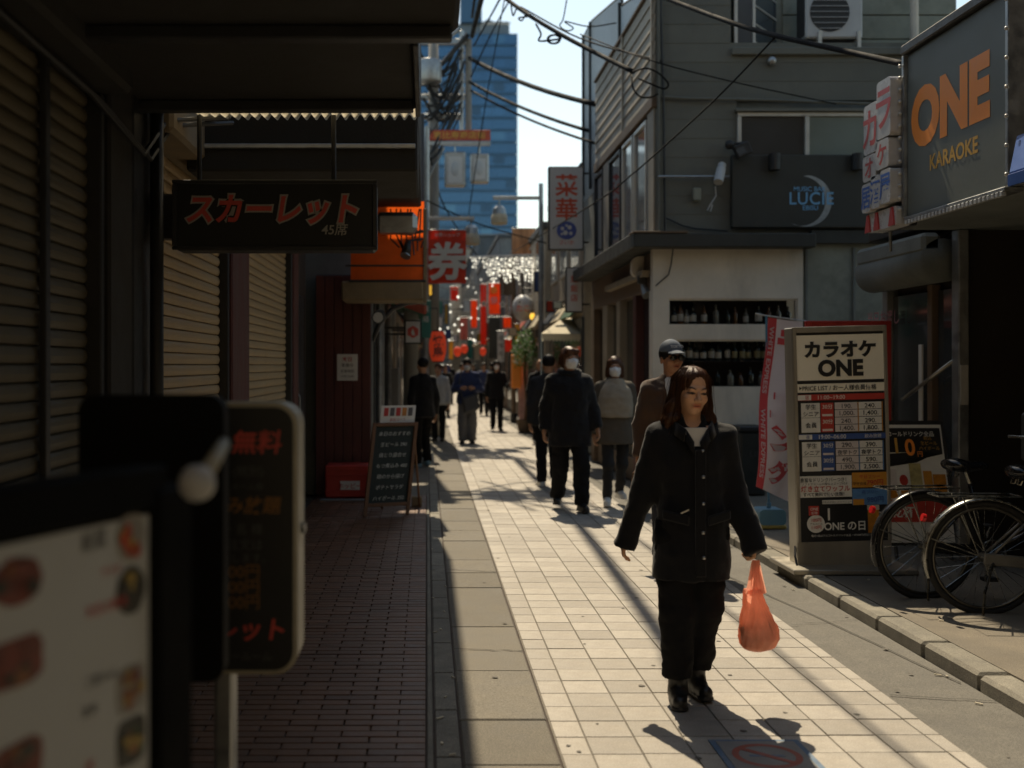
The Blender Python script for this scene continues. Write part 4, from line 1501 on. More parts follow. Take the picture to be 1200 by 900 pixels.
# ribbed guard of the outside stair
rib_m = mat('ribbed galvanised sheet', (.30, .32, .34), .40, .6, var=.12, scale=6, bump=.05, stretch=(1, 1, .1))
rg_ = thing('ribbed_fence', 'ribbed metal fence rising behind the grey siding against the sky', 'fence', (SX, 16.5, 6.07))
tops = [(13.2, 6.10), (13.7, 6.22), (15.7, 6.62), (15.75, 6.78), (18.6, 7.30), (19.4, 7.32)]
ys = np.arange(13.2, 19.4, .11)
for y in ys:
    zt = float(np.interp(y, [t[0] for t in tops], [t[1] for t in tops]))
    zb_ = 6.075 if y < 17.6 else 4.4
    MB().prism([(0, 0), (.035, -.022), (.06, -.022), (.095, 0), (.108, 0), (.108, .004), (0, .004)], (SX + .07, y, zb_), YY, XX, ZZ * (zt - zb_)).build('panel', rib_m, rg_)
for k in range(len(tops) - 1):
    a, b = tops[k], tops[k + 1]
    MB().tube([(SX + .07, a[0], a[1] + .02), (SX + .07, b[0], b[1] + .02)], .022, 6).build('top_rail', dark_metal, rg_)
for y in (15.72, 18.55, 19.38):
    MB().cyl((SX + .03, y, 4.5 if y > 17.6 else 6.08), (SX + .03, y, float(np.interp(y, [t[0] for t in tops], [t[1] for t in tops]))), .022, 8).build('post', dark_metal, rg_)
MB().box((SX + .05, 17.62, 3.1), (SX + .6, 19.4, 4.4)).build('stair_base', grey_stucco, rg_)

# things on the corner facade
lb = thing('bar_sign', 'black bar sign board with a pale crescent moon on the grey facade', 'sign', (fx(945), FY - .1, fz(268)))
MB().box((fx(855), FY - .10, fz(268)), (fx(1040), FY - .03, fz(183)), .01).build('board', black_paint, lb)
moon_m = mat('pale moon print', (.30, .32, .32), .6, var=.5, scale=4, bump=0)
blue_l = mat('pale blue lettering', (.16, .38, .62), .5, bump=0, var=.05)
mc = (fx(941), fz(237)); mr = fx(971) - fx(941)
pts = []
for i in range(25):
    t = R(-115 + 200 * i / 24)
    pts.append((mr * math.cos(t), mr * math.sin(t)))
for i in range(25):
    t = R(85 - 200 * i / 24)
    pts.append((-.055 + (mr - .02) * math.cos(t) * 1.0, (mr - .012) * math.sin(t)))
mv = [(mc[0] + a, FY - .1025, mc[1] + b) for a, b in pts]
mm = MB()
mm.add(mv, [(i, i + 1, 48 - i, 49 - i) for i in range(24)])
mm.build('crescent', moon_m, lb)
text('LUCIE', .205, (fx(947), FY - .105, fz(234)), XX, ZZ, blue_l, lb, bold=.012, wx=.92, space=1.08)
text('MUSIC BAR', .075, (fx(945), FY - .105, fz(223)), XX, ZZ, blue_l, lb, bold=.01)
text('EBISU', .075, (fx(946), FY - .105, fz(245)), XX, ZZ, blue_l, lb, bold=.01)
for px in (903, 999):
    MB().cyl((fx(px), FY - .16, fz(202)), (fx(px), FY - .16, fz(183)), .065, 16).build('downlight', dark_metal, lb, smooth=False)
    MB().box((fx(px) - .02, FY - .12, fz(190)), (fx(px) + .02, FY - .099, fz(184)), .003).build('bracket', dark_metal, lb)
cam_m = mat('pale grey plastic', (.45, .46, .46), .4, var=.08, bump=.03)
cc = thing('security_camera', 'small white security camera on a pipe beside the bar sign', 'camera', (fx(838), FY - .2, fz(220)))
MB().cyl((fx(836), FY - .22, fz(217)), (fx(842), FY - .12, fz(200)), .055, 12).build('housing', cam_m, cc, smooth=False)
MB().cyl((fx(842), FY - .12, fz(200)), (fx(844), FY - .08, fz(195)), .035, 12, .05).build('rear_cap', cam_m, cc)
MB().cyl((fx(770), FY - .06, fz(208)), (fx(853), FY - .06, fz(208)), .016, 8).build('arm_pipe', galv, cc)
MB().tube([(fx(836), FY - .08, fz(220)), (fx(838), FY - .04, fz(230)), (fx(832), FY - .03, fz(240)), (fx(828), FY - .03, fz(247)), (fx(832), FY - .03, fz(248)), (fx(834), FY - .03, fz(240))], .008, 6).build('cable', cam_m, cc)
fl = thing('floodlight', 'black floodlight on the grey facade left of the window', 'lamp', (fx(860), FY - .2, fz(190)))
MB().obox((fx(864), FY - .22, fz(180)), (.085, 0, .035), (0, .05, 0), (-.03, 0, .07), .012).build('head', dark_metal, fl)
MB().obox((fx(861), FY - .274, fz(182)), (.045, 0, .02), (0, .003, 0), (-.02, 0, .035)).build('lens', glass_sky, fl)
MB().ball((fx(852), FY - .12, fz(172)), (.06, .06, .055)).build('sensor', dark_metal, fl, smooth=True)
MB().tube([(fx(852), FY - .0, fz(172)), (fx(854), FY - .15, fz(172)), (fx(868), FY - .15, fz(170))], .015, 8).build('arm', dark_metal, fl)
MB().box((fx(811), FY - .07, fz(236)), (fx(820), FY + .0, fz(221)), .01).build('junction_box', stain_wall, L)
MB().ball((fx(904), FY - .02, fz(72)), (.055, .05, .055), 14, 8).build('vent_cap', galv, L, smooth=True)
MB().tube([(fx(775), FY - .02, fz(114)), (fx(800), FY - .03, fz(116)), (fx(900), FY - .03, fz(118)), (fx(1060), FY - .03, fz(124))], .018, 6).build('wall_pipe', grey_siding, L)
MB().tube([(fx(779), FY - .03, fz(276)), (fx(777), FY - .03, fz(120)), (fx(774), FY - .03, fz(20)), (fx(774), FY - .03, 7.3)], .014, 6).build('wall_pipe', dark_metal, L)
MB().tube([(fx(771), FY - .03, fz(276)), (fx(771), FY - .03, 7.3)], .02, 6).build('wall_pipe', grey_siding, L)
MB().tube([(fx(788), FY - .03, fz(292)), (fx(786), FY - .02, fz(310)), (fx(783), FY - .02, fz(322)), (fx(768), FY - .02, fz(335))], .008, 5).build('wall_cable', dark_metal, L)
cpx = [(fx(779), FY - .02, fz(255)), (fx(800), FY - .02, fz(265)), (fx(815), FY - .02, fz(268)), (fx(852), FY - .02, fz(271))]
MB().tube(cpx, .01, 5).build('wall_cable', dark_metal, L)
ac = thing('air_conditioner', 'white air conditioner outdoor unit on the upper ledge', 'air conditioner', (fx(975), FY + .2, TOP))
a0 = (fx(945), fx(1012))
MB().box((a0[0], FY + .02, TOP + .12), (a0[1], FY + .34, TOP + .85), .02).build('casing', cam_m, ac)
for px in (961, 1007):
    MB().box((fx(px) - .02, FY - .01, TOP), (fx(px) + .02, FY + .36, TOP + .20), .004).build('foot', alu, ac)
ring_c = Vector((fx(973), FY + .012, TOP + .43))
MB().prism([(.235 * math.cos(2 * math.pi * i / 28), .235 * math.sin(2 * math.pi * i / 28)) for i in range(28)], ring_c + YY * .006, XX, ZZ, -YY * .004).build('fan_opening', dark_metal, ac)
for k in range(-3, 4):
    h_ = math.sqrt(max(0, .235 ** 2 - (k * .066) ** 2))
    MB().box((ring_c.x - h_, FY - .004, ring_c.z + k * .066 - .003), (ring_c.x + h_, FY + .003, ring_c.z + k * .066 + .003)).build('grille_bar', cam_m, ac)
for k in range(7):
    MB().box((a0[0] - .012, FY + .05 + k * .04, TOP + .16), (a0[0] - .001, FY + .07 + k * .04, TOP + .8), .002).build('side_fin', dark_metal, ac)
MB().box((fx(1030), FY + .1, TOP), (fx(1052), FY + .3, TOP + .08), .02).build('roof_shoe', dark_metal, L)
MB().cyl((fx(1085), FY + .3, TOP - .2), (fx(1083), FY + .3, 7.3), .05, 10).build('down_pipe', white_wall, L)

# round white projecting sign at the corner and a shop lamp
rw = thing('white_box_sign', 'blank rounded white box sign under the corner canopy', 'sign', (2.62, 13.8, 2.5))
q0, q1 = P(741, 325, 13.75), P(765, 300, 13.75)
MB().prism(rrect(q1.x - q0.x, q1.z - q0.z, .09, 5), (q0.x, 13.9, q0.z), XX, ZZ, -YY * .12).build('cabinet', white_wall, rw)
MB().box((q1.x, 13.8, 2.75), (SX + .01, 13.86, 2.79)).build('bracket', dark_metal, rw)
sl_ = thing('shop_spotlight', 'small black spotlight pointing down at the corner shop', 'lamp', P(757, 345, 13.6))
MB().obox(P(752, 328, 13.6), (.05, 0, 0), (0, .05, 0), (0, 0, .05), .01).build('mount', dark_metal, sl_)
MB().tube([P(752, 331, 13.6), P(756, 340, 13.55), P(759, 346, 13.5)], [.02, .05, .07], 10).build('shade', galv, sl_)

# bottles on the two shelves
glass_b = mat('dark bottle glass', (.010, .016, .010), .12, var=.2, bump=0, spec=.8)
glass_c = mat('clear bottle glass', (.16, .15, .12), .12, var=.2, bump=0, spec=.8)
glass_a = mat('amber bottle glass', (.11, .045, .012), .12, var=.2, bump=0, spec=.8)
lab_w = mat('cream bottle label', (.50, .46, .38), .7, var=.1, bump=0)
lab_y = mat('ochre bottle label', (.30, .25, .12), .7, var=.1, bump=0)


def bottle(x, z, h, r, gm, lm, label, group):
    b_ = thing('bottle', label, 'bottle', (x, FY + .16 + random.uniform(-.02, .03), z), group)
    o = WM[b_.name].translation
    MB().lathe(o, [(r * .9, 0), (r, .01), (r, h * .58), (r * .85, h * .66), (r * .36, h * .76), (r * .33, h * .94), (r * .40, h * .945), (r * .40, h)], 12).build('glass_body', gm, b_, smooth=True)
    if lm:
        MB().lathe(o, [(r + .0015, h * .16), (r + .002, h * .17), (r + .002, h * .50), (r + .0015, h * .51)], 12).build('label', lm, b_, smooth=True)


zs1, zs2 = fz(380) + .005, fz(453) + .005
up_px = [785, 794, 801, 808, 816, 829, 843, 857, 866, 879, 893, 905, 917, 928]
for i, px in enumerate(up_px):
    lit = px in (794, 801, 808, 816, 829, 879, 893)
    bottle(fx(px), zs1, random.uniform(.17, .26), random.uniform(.03, .042), (glass_c, glass_b, glass_a)[i % 3], lab_w if lit else None,
           ('bottle with pale label, %s from the left on the upper shelf' if lit else 'unlabelled bottle, %s from the left on the upper shelf') % ORD[i], 'bottles with labels, upper shelf' if lit else 'dark bottles, upper shelf')
MB().box((fx(783), FY + .06, fz(424)), (fx(935), FY + .40, fz(424) + .012), .002).build('shelf', shelf_wood, L)
for i, px in enumerate([787, 796, 803, 812, 820, 828, 838, 846, 857, 865, 874, 882, 892, 900, 910, 918, 927]):
    bottle(fx(px), fz(424) + .013, random.uniform(.19, .245), random.uniform(.031, .039), glass_b, lab_w if px < 860 else lab_y,
           ('dark bottle with %s label, ' % ('cream' if px < 860 else 'ochre')) + '%s from the left on the middle shelf' % ORD[i], 'cream label bottles' if px < 860 else 'ochre label bottles')
for i, px in enumerate([790, 800, 812, 824, 846, 860, 872, 884, 896, 908, 922]):
    bottle(fx(px), zs2, random.uniform(.15, .24), random.uniform(.03, .045), (glass_a, glass_b, glass_c)[i % 3], None, 'unlabelled bottle, %s from the left along the bottom shelf' % ORD[i], 'bottom row bottles')

# ---------------------------------------------------------------- karaoke building
kgrey = mat('dark slate sign sheet', (.135, .148, .130), .55, var=.12, scale=3, bump=.08, bscale=20)
orange_l = mat('orange sign letters', (.95, .30, .04), .5, var=.06, bump=0)
ochre_l = mat('ochre sign letters', (.60, .34, .06), .5, var=.06, bump=0)
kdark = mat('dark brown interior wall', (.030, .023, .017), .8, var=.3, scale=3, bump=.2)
KX = 3.47
K = thing('karaoke_building', 'dark karaoke shop front with metal pillar and glass door at the right', 'building', (5, 7.5, .07))
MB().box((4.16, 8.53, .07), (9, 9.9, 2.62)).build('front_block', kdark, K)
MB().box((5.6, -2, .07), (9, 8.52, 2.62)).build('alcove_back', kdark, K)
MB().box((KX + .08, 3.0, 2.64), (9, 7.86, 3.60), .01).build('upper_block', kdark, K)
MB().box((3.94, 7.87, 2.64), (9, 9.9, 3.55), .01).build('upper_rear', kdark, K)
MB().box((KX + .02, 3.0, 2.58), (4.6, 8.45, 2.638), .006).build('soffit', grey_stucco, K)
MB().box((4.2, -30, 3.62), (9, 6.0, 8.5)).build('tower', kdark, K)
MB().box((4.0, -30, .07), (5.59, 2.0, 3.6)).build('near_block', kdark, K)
MB().box((4.02, 8.38, .07), (4.10, 8.50, 2.579), .008).build('pillar', galv, K)
MB().box((4.03, 8.372, 1.25), (4.09, 8.379, 1.55), .002).build('pillar_plate', alu, K)
MB().box((4.06, 8.92, .07), (4.14, 9.0, 2.2), .005).build('door_frame', brown_lintel, K)
MB().box((4.06, 9.78, .07), (4.16, 9.89, 2.58), .005).build('door_jamb', galv, K)
MB().box((4.11, 9.01, .10), (4.12, 9.77, 2.15)).build('door_glass', glass_dark, K)
MB().box((4.11, 8.54, .10), (4.12, 8.91, 2.15)).build('door_glass', glass_dark, K)
MB().cyl((3.98, 8.55, 2.36), (3.98, 9.88, 2.36), .17, 20).build('roller_drum', grey_stucco, K, smooth=True)
MB().box((3.82, 8.55, 2.42), (3.97, 9.88, 2.575), .03).build('roller_box', grey_stucco, K)
MB().tube([(4.03, 9.40, 1.26), (4.03, 8.48, 1.585)], .016, 8).build('handrail', steel_st, K, smooth=True)
MB().box((4.06, 9.10, .9), (4.075, 9.16, 1.72), .002).build('push_plate', paper_m, K)
pink_l = mat('pink window lettering', (.42, .16, .17), .6, bump=0)
text('当日お渡し', .14, (4.055, 9.86, 1.97), -YY, ZZ, pink_l, K, bold=.005)
ks = thing('karaoke_fascia', 'large dark fascia sign with orange letters above the karaoke entrance', 'sign', (KX, 7.1, 2.57))
MB().box((KX - .06, 6.50, 2.60), (KX + .05, 7.87, 3.75), .008).build('panel', kgrey, ks)
MB().box((KX - .10, 6.46, 3.752), (KX + .07, 7.90, 3.82), .01).build('top_rail', dark_metal, ks)
for yy in (6.46, 7.875):
    MB().box((KX - .085, yy, 2.60), (KX + .05, yy + .035, 3.75), .004).build('edge_trim', galv, ks)
MB().box((KX - .085, 6.50, 2.575), (KX + .05, 7.87, 2.598), .004).build('edge_trim', galv, ks)
text('ONE', .52, (KX - .0605, 7.26, 3.26), -YY, ZZ, orange_l, ks, bold=.055, wx=.98, depth=.002)
text('KARAOKE', .145, (KX - .0605, 7.19, 2.92), -YY, ZZ, ochre_l, ks, bold=.025, depth=.002)
tooth = alu
for i in range(26):
    yy = 6.52 + i * .052
    MB().box((KX - .09, yy, 2.545), (KX - .062, yy + .028, 2.574), .003).build('valance_tooth', cam_m, ks)
for i in range(13):
    MB().ball((KX - .10, 7.9, 2.66 + i * .085), .014, 8, 6).build('bulb', alu, ks, smooth=True)
    if i % 2 == 0:
        MB().ball((KX - .10, 6.45, 2.66 + i * .085), .012, 8, 6).build('bulb', alu, ks, smooth=True)
# box-letter sign beyond the fascia
lt = thing('box_letter_sign', 'cluster of white box letters in red and blue beside the dark fascia', 'sign', (KX - .05, 8.2, 2.55))
wplast = mat('white sign plastic', (.50, .49, .48), .3, var=.06, bump=0)
red_l = mat('red sign letters', (.46, .05, .045), .4, bump=0, var=.05)
blu_l = mat('blue sign letters', (.04, .12, .42), .4, bump=0, var=.05)
for (y0, y1, z0, z1, m_, tx, sz) in ((7.92, 8.16, 3.20, 3.62, red_l, 'ラ', .34), (8.16, 8.40, 3.13, 3.50, red_l, 'カ', .32), (7.95, 8.18, 2.98, 3.19, red_l, 'ケ', .18), (8.18, 8.42, 2.93, 3.12, red_l, 'オ', .17),
                                (7.92, 8.10, 2.72, 2.965, blu_l, '屋', .2), (8.105, 8.27, 2.71, 2.95, blu_l, '酒', .18), (8.275, 8.44, 2.70, 2.915, blu_l, '居', .18)):
    bx_ = MB().prism(rrect(y1 - y0, z1 - z0, .03, 3), (KX - .02, y0, z0), YY, ZZ, -XX * .14).build('letter_box', wplast, lt)
    text(tx, sz, (KX - .1615, (y0 + y1) / 2, (z0 + z1) / 2), -YY, ZZ, m_, bx_, bold=.02, depth=.001)
MB().box((KX - .02, 7.91, 2.55), (KX + .03, 8.44, 3.55), .006).build('back_panel', dark_metal, lt)
MB().prism(rrect(.50, .14, .02, 3), (KX - .02, 7.92, 2.55), YY, ZZ, -XX * .10).build('letter_box', wplast, lt)
for yy in (7.93, 8.2, 8.36):
    MB().prism([(0, 0), (.10, 0), (.06, .13), (.03, .13)], (KX - .121, yy, 2.555), YY, ZZ, -XX * .01).build('red_mark', red_l, lt)
MB().cyl((KX + .0, 8.3, 2.4), (KX + .0, 8.3, 2.56), .012, 6).build('stay', galv, lt)
MB().box((KX + .01, 7.905, 2.9), (KX + .1, 8.0, 3.2), .004).build('bracket', dark_metal, lt)
blue_aw = mat('blue awning vinyl', (.03, .10, .36), .5, var=.1, scale=4, bump=.15, bscale=20, transl=.2)
ba = thing('blue_awning', 'corner of a blue awning at the right edge below the fascia', 'awning', (KX - .3, 5.6, 2.5))
MB().prism([(0, 0), (1.5, 0), (1.5, .05), (0, .05)], (KX + .2, 4.9, 2.93), YY, ZZ, -XX * .01).build('wall_rail', dark_metal, ba)
a0, a1 = (KX - .065, 6.40, 2.86), (KX - .065, 4.9, 2.86)
b0, b1 = (KX - .17, 6.28, 2.63), (KX - .17, 4.9, 2.63)
MB().add([a0, a1, b1, b0] + [(v[0], v[1], v[2] + .012) for v in (a0, a1, b1, b0)], [(0, 1, 2, 3), (7, 6, 5, 4), (0, 4, 5, 1), (1, 5, 6, 2), (2, 6, 7, 3), (3, 7, 4, 0)]).build('canvas', blue_aw, ba)
MB().box((KX - .182, 4.9, 2.56), (KX - .172, 6.28, 2.628), .002).build('valance', blue_aw, ba)

# unseen front added behind the camera to bounce warm sunlight up the lane
bh = thing('bounce_building', 'unseen tan building added behind the camera to bounce sunlight', 'building', (1.5, -9.5, 0))
tan_sun = mat('sunlit tan render', (.55, .45, .31), .85, var=.12, scale=1.5, bump=.2)
mb = MB()
holed(mb, -6, 9, 0, 13, [(-4 + 3 * i, -2.6 + 3 * i, 1.2 + 3 * j, 2.6 + 3 * j) for i in range(4) for j in range(4)], lambda u, v, w: (u, -9 - w, v), .3)
mb.build('wall', tan_sun, bh)
for i in range(4):
    for j in range(4):
        MB().box((-4 + 3 * i, -9.2, 1.2 + 3 * j), (-2.6 + 3 * i, -9.15, 2.6 + 3 * j)).build('window', glass_dark, bh)
# ---------------------------------------------------------------- the street beyond
sky_blue = mat('blue curtain wall glass', (.055, .155, .30), .25, .45, var=.3, scale=.05, bump=0, spec=.6, rnd=.10)
sky_spand = mat('blue grey spandrel', (.050, .125, .225), .4, .3, var=.10, scale=.1, bump=0, rnd=.05)
sky_pale = mat('paler blue glass pane', (.09, .21, .34), .2, .5, var=.2, scale=.1, bump=0)
sky_roof = mat('grey blue tower cladding', (.16, .21, .26), .6, var=.1, scale=.1, bump=0)
pal = [mat('tan render', (.30, .24, .17), .85, var=.18, scale=2, bump=.3, dirt=.3, streak=1), mat('grey render', (.20, .20, .19), .85, var=.18, scale=2, bump=.3, dirt=.3, streak=1),
       mat('brown tile cladding', (.14, .085, .055), .8, var=.2, scale=3, bump=.3, dirt=.3, streak=1), mat('cream render', (.42, .37, .29), .85, var=.15, scale=2, bump=.3, dirt=.3, streak=1),
       mat('slate render', (.10, .11, .12), .85, var=.2, scale=2, bump=.3, dirt=.3, streak=1)]

# tower at the end of the street
TD = 300.0
tw_ = thing('office_tower', 'tall blue glass office tower closing the end of the street', 'building', ((548 - CX) * TD / F, TD + 14, -.03))
tx0, tx1 = (478 - CX) * TD / F, (606 - CX) * TD / F
tz = EYE - (40 - CY) * TD / F
MB().box((tx0 + .2, TD + .4, -.03), (tx1 - .2, TD + 28, tz - .3)).build('core', sky_spand, tw_)
fl_h = 14.2 * TD / F
k = 0
z = tz
while z > 2:
    z0 = z - fl_h
    wb = MB().box((tx0, TD + .05, z0 + .5), (tx1, TD + .6, z - .12), 0).build('window_band', sky_blue, tw_)
    if k % 2 == 0:
        rq2 = random.Random(k)
        for c_ in range(9):
            if rq2.random() < .6:
                u0 = tx0 + (tx1 - tx0) * c_ / 9
                MB().box((u0 + .1, TD - .01, z0 + 1.0), (u0 + (tx1 - tx0) / 9 - .1, TD + .04, z - .2)).build('pane', (sky_blue, sky_pale, sky_spand)[rq2.randrange(3)], wb)
    MB().box((tx0 - .1, TD - .15, z - .12), (tx1 + .1, TD + .6, z + .10)).build('floor_edge', sky_spand, tw_)
    z = z0; k += 1
mu = MB()
for i in range(31):
    x = tx0 + (tx1 - tx0) * i / 30
    mu.box((x - .09, TD - .22, 0), (x + .09, TD - .02, tz))
o = mu.build('mullions', sky_spand, tw_); o['kind'] = 'stuff'
hx = lambda px: (px - CX) * TD / F
hz = lambda py: EYE - (py - CY) * TD / F
MB().box((hx(478), TD + 3, tz - .3), (hx(598), TD + 24, hz(24)), .1).build('plant_floor', sky_roof, tw_)
MB().box((hx(540), TD + 1.5, hz(24)), (hx(565), TD + 12, hz(-30))).build('lift_tower', sky_spand, tw_)
MB().box((hx(564), TD + 2.5, hz(40)), (hx(566), TD + 2.9, hz(22))).build('plant_frame', cam_m, tw_)
MB().box((hx(564), TD + 2.5, hz(24.2)), (hx(599), TD + 2.9, hz(22.5))).build('plant_frame', cam_m, tw_)
MB().prism([(0, 0), (3, 0), (1.5, .9)], (hx(567), TD + 5, hz(19)), XX, ZZ, YY * 3).build('roof_mast', sky_roof, tw_)
MB().box((hx(567), TD + 5, hz(24)), (hx(597), TD + 8, hz(18.5))).build('plant_floor', sky_roof, tw_)


AWN = [mat('cream awning canvas', (.55, .48, .34), .8, var=.1, transl=.25, bump=.05), dark_metal, mat('dull red awning canvas', (.34, .06, .035), .8, var=.15, transl=.25, bump=.05), mat('green awning canvas', (.05, .12, .07), .8, var=.15, transl=.25, bump=.05)]


def block(label, x0, x1, y0, y1, h, m_, win=True, cols=3, rows=2, lamp=0, side=1, names='building'):
    """small street building; side=+1: on the right (faces -x), side=-1: on the left (faces +x)"""
    b_ = thing('street_building', label, 'building', ((x0 + x1) / 2, (y0 + y1) / 2, 0))
    MB().box((x0, y0, 0), (x1, y1, h), .03).build('wall', m_, b_)
    MB().box((x0 - .06, y0 - .06, h + .001), (x1 + .06, y1 + .06, h + .15), .02).build('parapet', pal[4], b_)
    xs = x0 if side > 0 else x1
    o = -1 if side > 0 else 1
    if win:
        for r in range(rows):
            for c in range(cols):
                yc = y0 + (y1 - y0) * (c + .5) / cols
                zc = 3.9 + r * 2.4
                if zc + .7 > h:
                    continue
                f = MB().box((xs + o * .03, yc - .55, zc - .6), (xs - o * .02, yc + .55, zc + .6), .01).build('window', alu, b_)
                MB().box((xs + o * .034, yc - .48, zc - .53), (xs + o * .031, yc + .48, zc + .53)).build('pane', glass_sky, f)
        for c in range(cols):
            yc = y0 + (y1 - y0) * (c + .5) / cols
            d_ = MB().box((xs + o * .02, yc - .9, .05), (xs - o * .02, yc + .9, 2.4), .01).build('shop_front', brown_lintel if c % 2 else dark_metal, b_)
            MB().box((xs + o * .026, yc - .8, .4), (xs + o * .021, yc + .8, 2.2)).build('pane', glass_dark, d_)
        for c in range(cols):
            yc = y0 + (y1 - y0) * (c + .5) / cols; hw = (y1 - y0) / cols * .44
            MB().prism([(0, .12), (0, .0), (.62 if not 19 < y0 < 32 else .2, -.22), (.66 if not 19 < y0 < 32 else .22, -.20)], (xs, yc - hw, 2.62), XX * o, ZZ, YY * 2 * hw).build('awning', AWN[(c + int(y0)) % len(AWN)], b_)
    return b_


# right row behind the corner building
block('tan two storey building behind the white sign', 2.74, 9, 19.45, 24.6, 4.95, pal[0], side=1)
block('narrow cream building with flat roof on the right row', 2.62, 9, 24.7, 31, 4.6, pal[3], side=1)
block('brown tiled building further along the right row', 2.85, 9, 31.1, 42, 5.2, pal[2], side=1, cols=4)
block('grey building far along the right row', 2.75, 9, 42.1, 60, 6.4, pal[1], side=1, cols=5)
block('slate building far away on the right row', 2.8, 9, 60.1, 90, 8.5, pal[4], side=1, cols=6)
block('small cream building at the far right end', 2.9, 9, 90.1, 140, 11, pal[3], side=1, cols=8)
# left row
lb2 = block('grey green rendered shop on the left beyond the chalkboard', -6, -.66, 13.25, 21.5, 6.2, grey_stucco, side=-1)
block('tan building on the left row behind the lantern', -6, -.60, 21.6, 31, 6.0, pal[0], side=-1)
block('brown building on the left row past the lantern', -6, -.55, 31.1, 45, 6.5, pal[2], side=-1, cols=4)
block('cream building far along the left row', -6, -.45, 45.1, 70, 8, pal[3], side=-1, cols=6)
block('slate building at the far left end of the lane', -8, -.2, 70.1, 130, 12, pal[4], side=-1, cols=8)
block('low grey building closing the view at the far end', -12, 14, 142, 150, 14, pal[1], win=False)
MB().box((-.655, 13.5, 3.3), (-.03, 13.58, 4.62), .01).build('shade_board', pal[4], lb2)  # unseen board added to shade the lower part of the orange sheet
# pipes and drains on the near left facade
for yy, rr_ in ((14.2, .04), (15.0, .03), (17.4, .05)):
    MB().cyl((-.60, yy, 0), (-.60, yy, 3.4), rr_, 8).build('drain_pipe', galv, lb2)
MB().box((-.655, 18.2, .2), (-.45, 18.9, 1.5), .02).build('meter_cabinet', pal[1], lb2)
# curved bracket arm with a lamp under the eave
br = thing('bracket_lamp', 'round lamp beside a curved iron bracket below the eave', 'lamp', P(445, 372, 13.4))
MB().tube([P(436, 400, 13.5), P(445, 378, 13.5), P(460, 362, 13.5), P(478, 355, 13.5), P(497, 353, 13.5)], .03, 8).build('bracket', dark_metal, br, smooth=True)
MB().cyl(P(445, 370, 13.3), P(443, 372, 13.18), .075, 16).build('housing', dark_metal, br)
MB().cyl(P(443, 372, 13.178), P(443, 372, 13.16), .062, 16).build('lens', cam_m, br)


def board_sign(name, label, px0, py0, px1, py1, d, th, face, rim, texts=(), cat='sign', brk=None, rimw=.02):
    a, b = P(px0, py1, d), P(px1, py0, d)
    s_ = thing(name, label, cat, ((a.x + b.x) / 2, d, a.z))
    MB().box((a.x, d, a.z), (b.x, d + th, b.z), .006).build('cabinet', rim, s_)
    MB().box((a.x + rimw, d - .004, a.z + rimw), (b.x - rimw, d - .0005, b.z - rimw)).build('face', face, s_)
    for (tx, px, py, sz, m_, bo) in texts:
        text(tx, sz * d / F, P(px, py, d - .006) , XX, ZZ, m_, s_, bold=bo, depth=.001)
    if brk is not None:
        for zz in (a.z + .12, b.z - .12):
            MB().box((min(b.x, brk) if brk > b.x else brk, d + th * .4, zz), (max(b.x, brk) if brk > b.x else a.x, d + th * .6, zz + .03)).build('bracket', dark_metal, s_)
    return s_


sign_w = mat('white sign face', (.55, .54, .52), .5, var=.05, scale=4, bump=.03)
sig_red = mat('vermilion lettering', (.55, .075, .03), .5, bump=0, var=.05)
sig_blue = mat('cobalt emblem', (.06, .09, .30), .5, bump=0, var=.05)
s_ = board_sign('projecting_sign', 'tall white projecting sign with two red characters and a blue emblem', 643, 195, 684, 293, 18.4, .16, sign_w, dark_metal,
                (('菜', 664, 217, 27, sig_red, .02), ('華', 664, 245, 27, sig_red, .02), ('さいか', 664, 284, 6, sig_red, .01)), brk=SX)
c = P(664, 270, 18.39)
MB().prism([(.165 * math.cos(2 * math.pi * i / 24), .15 * math.sin(2 * math.pi * i / 24)) for i in range(24)], c, XX, ZZ, -YY * .003).build('emblem', sig_blue, s_)
for (dx, dz_, r_) in ((-.07, .03, .03), (.05, .05, .035), (-.02, -.04, .04), (.07, -.05, .03), (-.08, -.06, .02), (.0, .08, .02)):
    MB().prism([(r_ * math.cos(2 * math.pi * i / 10), r_ * math.sin(2 * math.pi * i / 10)) for i in range(10)], c + Vector((dx, -.0035, dz_)), XX, ZZ, -YY * .001).build('emblem_mark', sign_w, s_)
board_sign('projecting_sign', 'smaller pale projecting sign under the black canopy edge', 663, 313, 683, 366, 18.3, .12, sign_w, dark_metal, (('麺', 673, 327, 9, sig_red, .01), ('飯', 673, 338, 9, sig_red, .01), ('店', 673, 349, 9, sig_red, .01)), brk=SX)
s_ = board_sign('projecting_sign', 'small white sign with a red hexagon on the left facade', 474, 375, 494, 403, 15.2, .08, sign_w, dark_metal, (), brk=-.66)
c = P(484, 389, 15.19)
MB().prism([(.085 * math.cos(R(30 + 60 * i)), .085 * math.sin(R(30 + 60 * i))) for i in range(6)], c, XX, ZZ, -YY * .003).build('hexagon', sign_red, s_)
MB().prism([(.03, -.045), (.0, .05), (-.025, .0), (-.015, -.045)], c - YY * .0035, XX, ZZ, -YY * .001).build('flame_mark', sign_w, s_)
green_m = mat('teal sign paint', (.03, .16, .13), .6, var=.1, bump=.05)
board_sign('projecting_sign', 'teal vertical sign beyond the hexagon sign', 493, 352, 505, 396, 19, .10, green_m, green_m, (('薬', 499, 362, 8, sign_w, .01), ('局', 499, 374, 8, sign_w, .01)), brk=-.66)
board_sign('projecting_sign', 'small yellow lit sign high on the left row', 499, 333, 507, 347, 23, .1, mat('amber sign', (.5, .27, .03), .5, emit=.6), dark_metal)

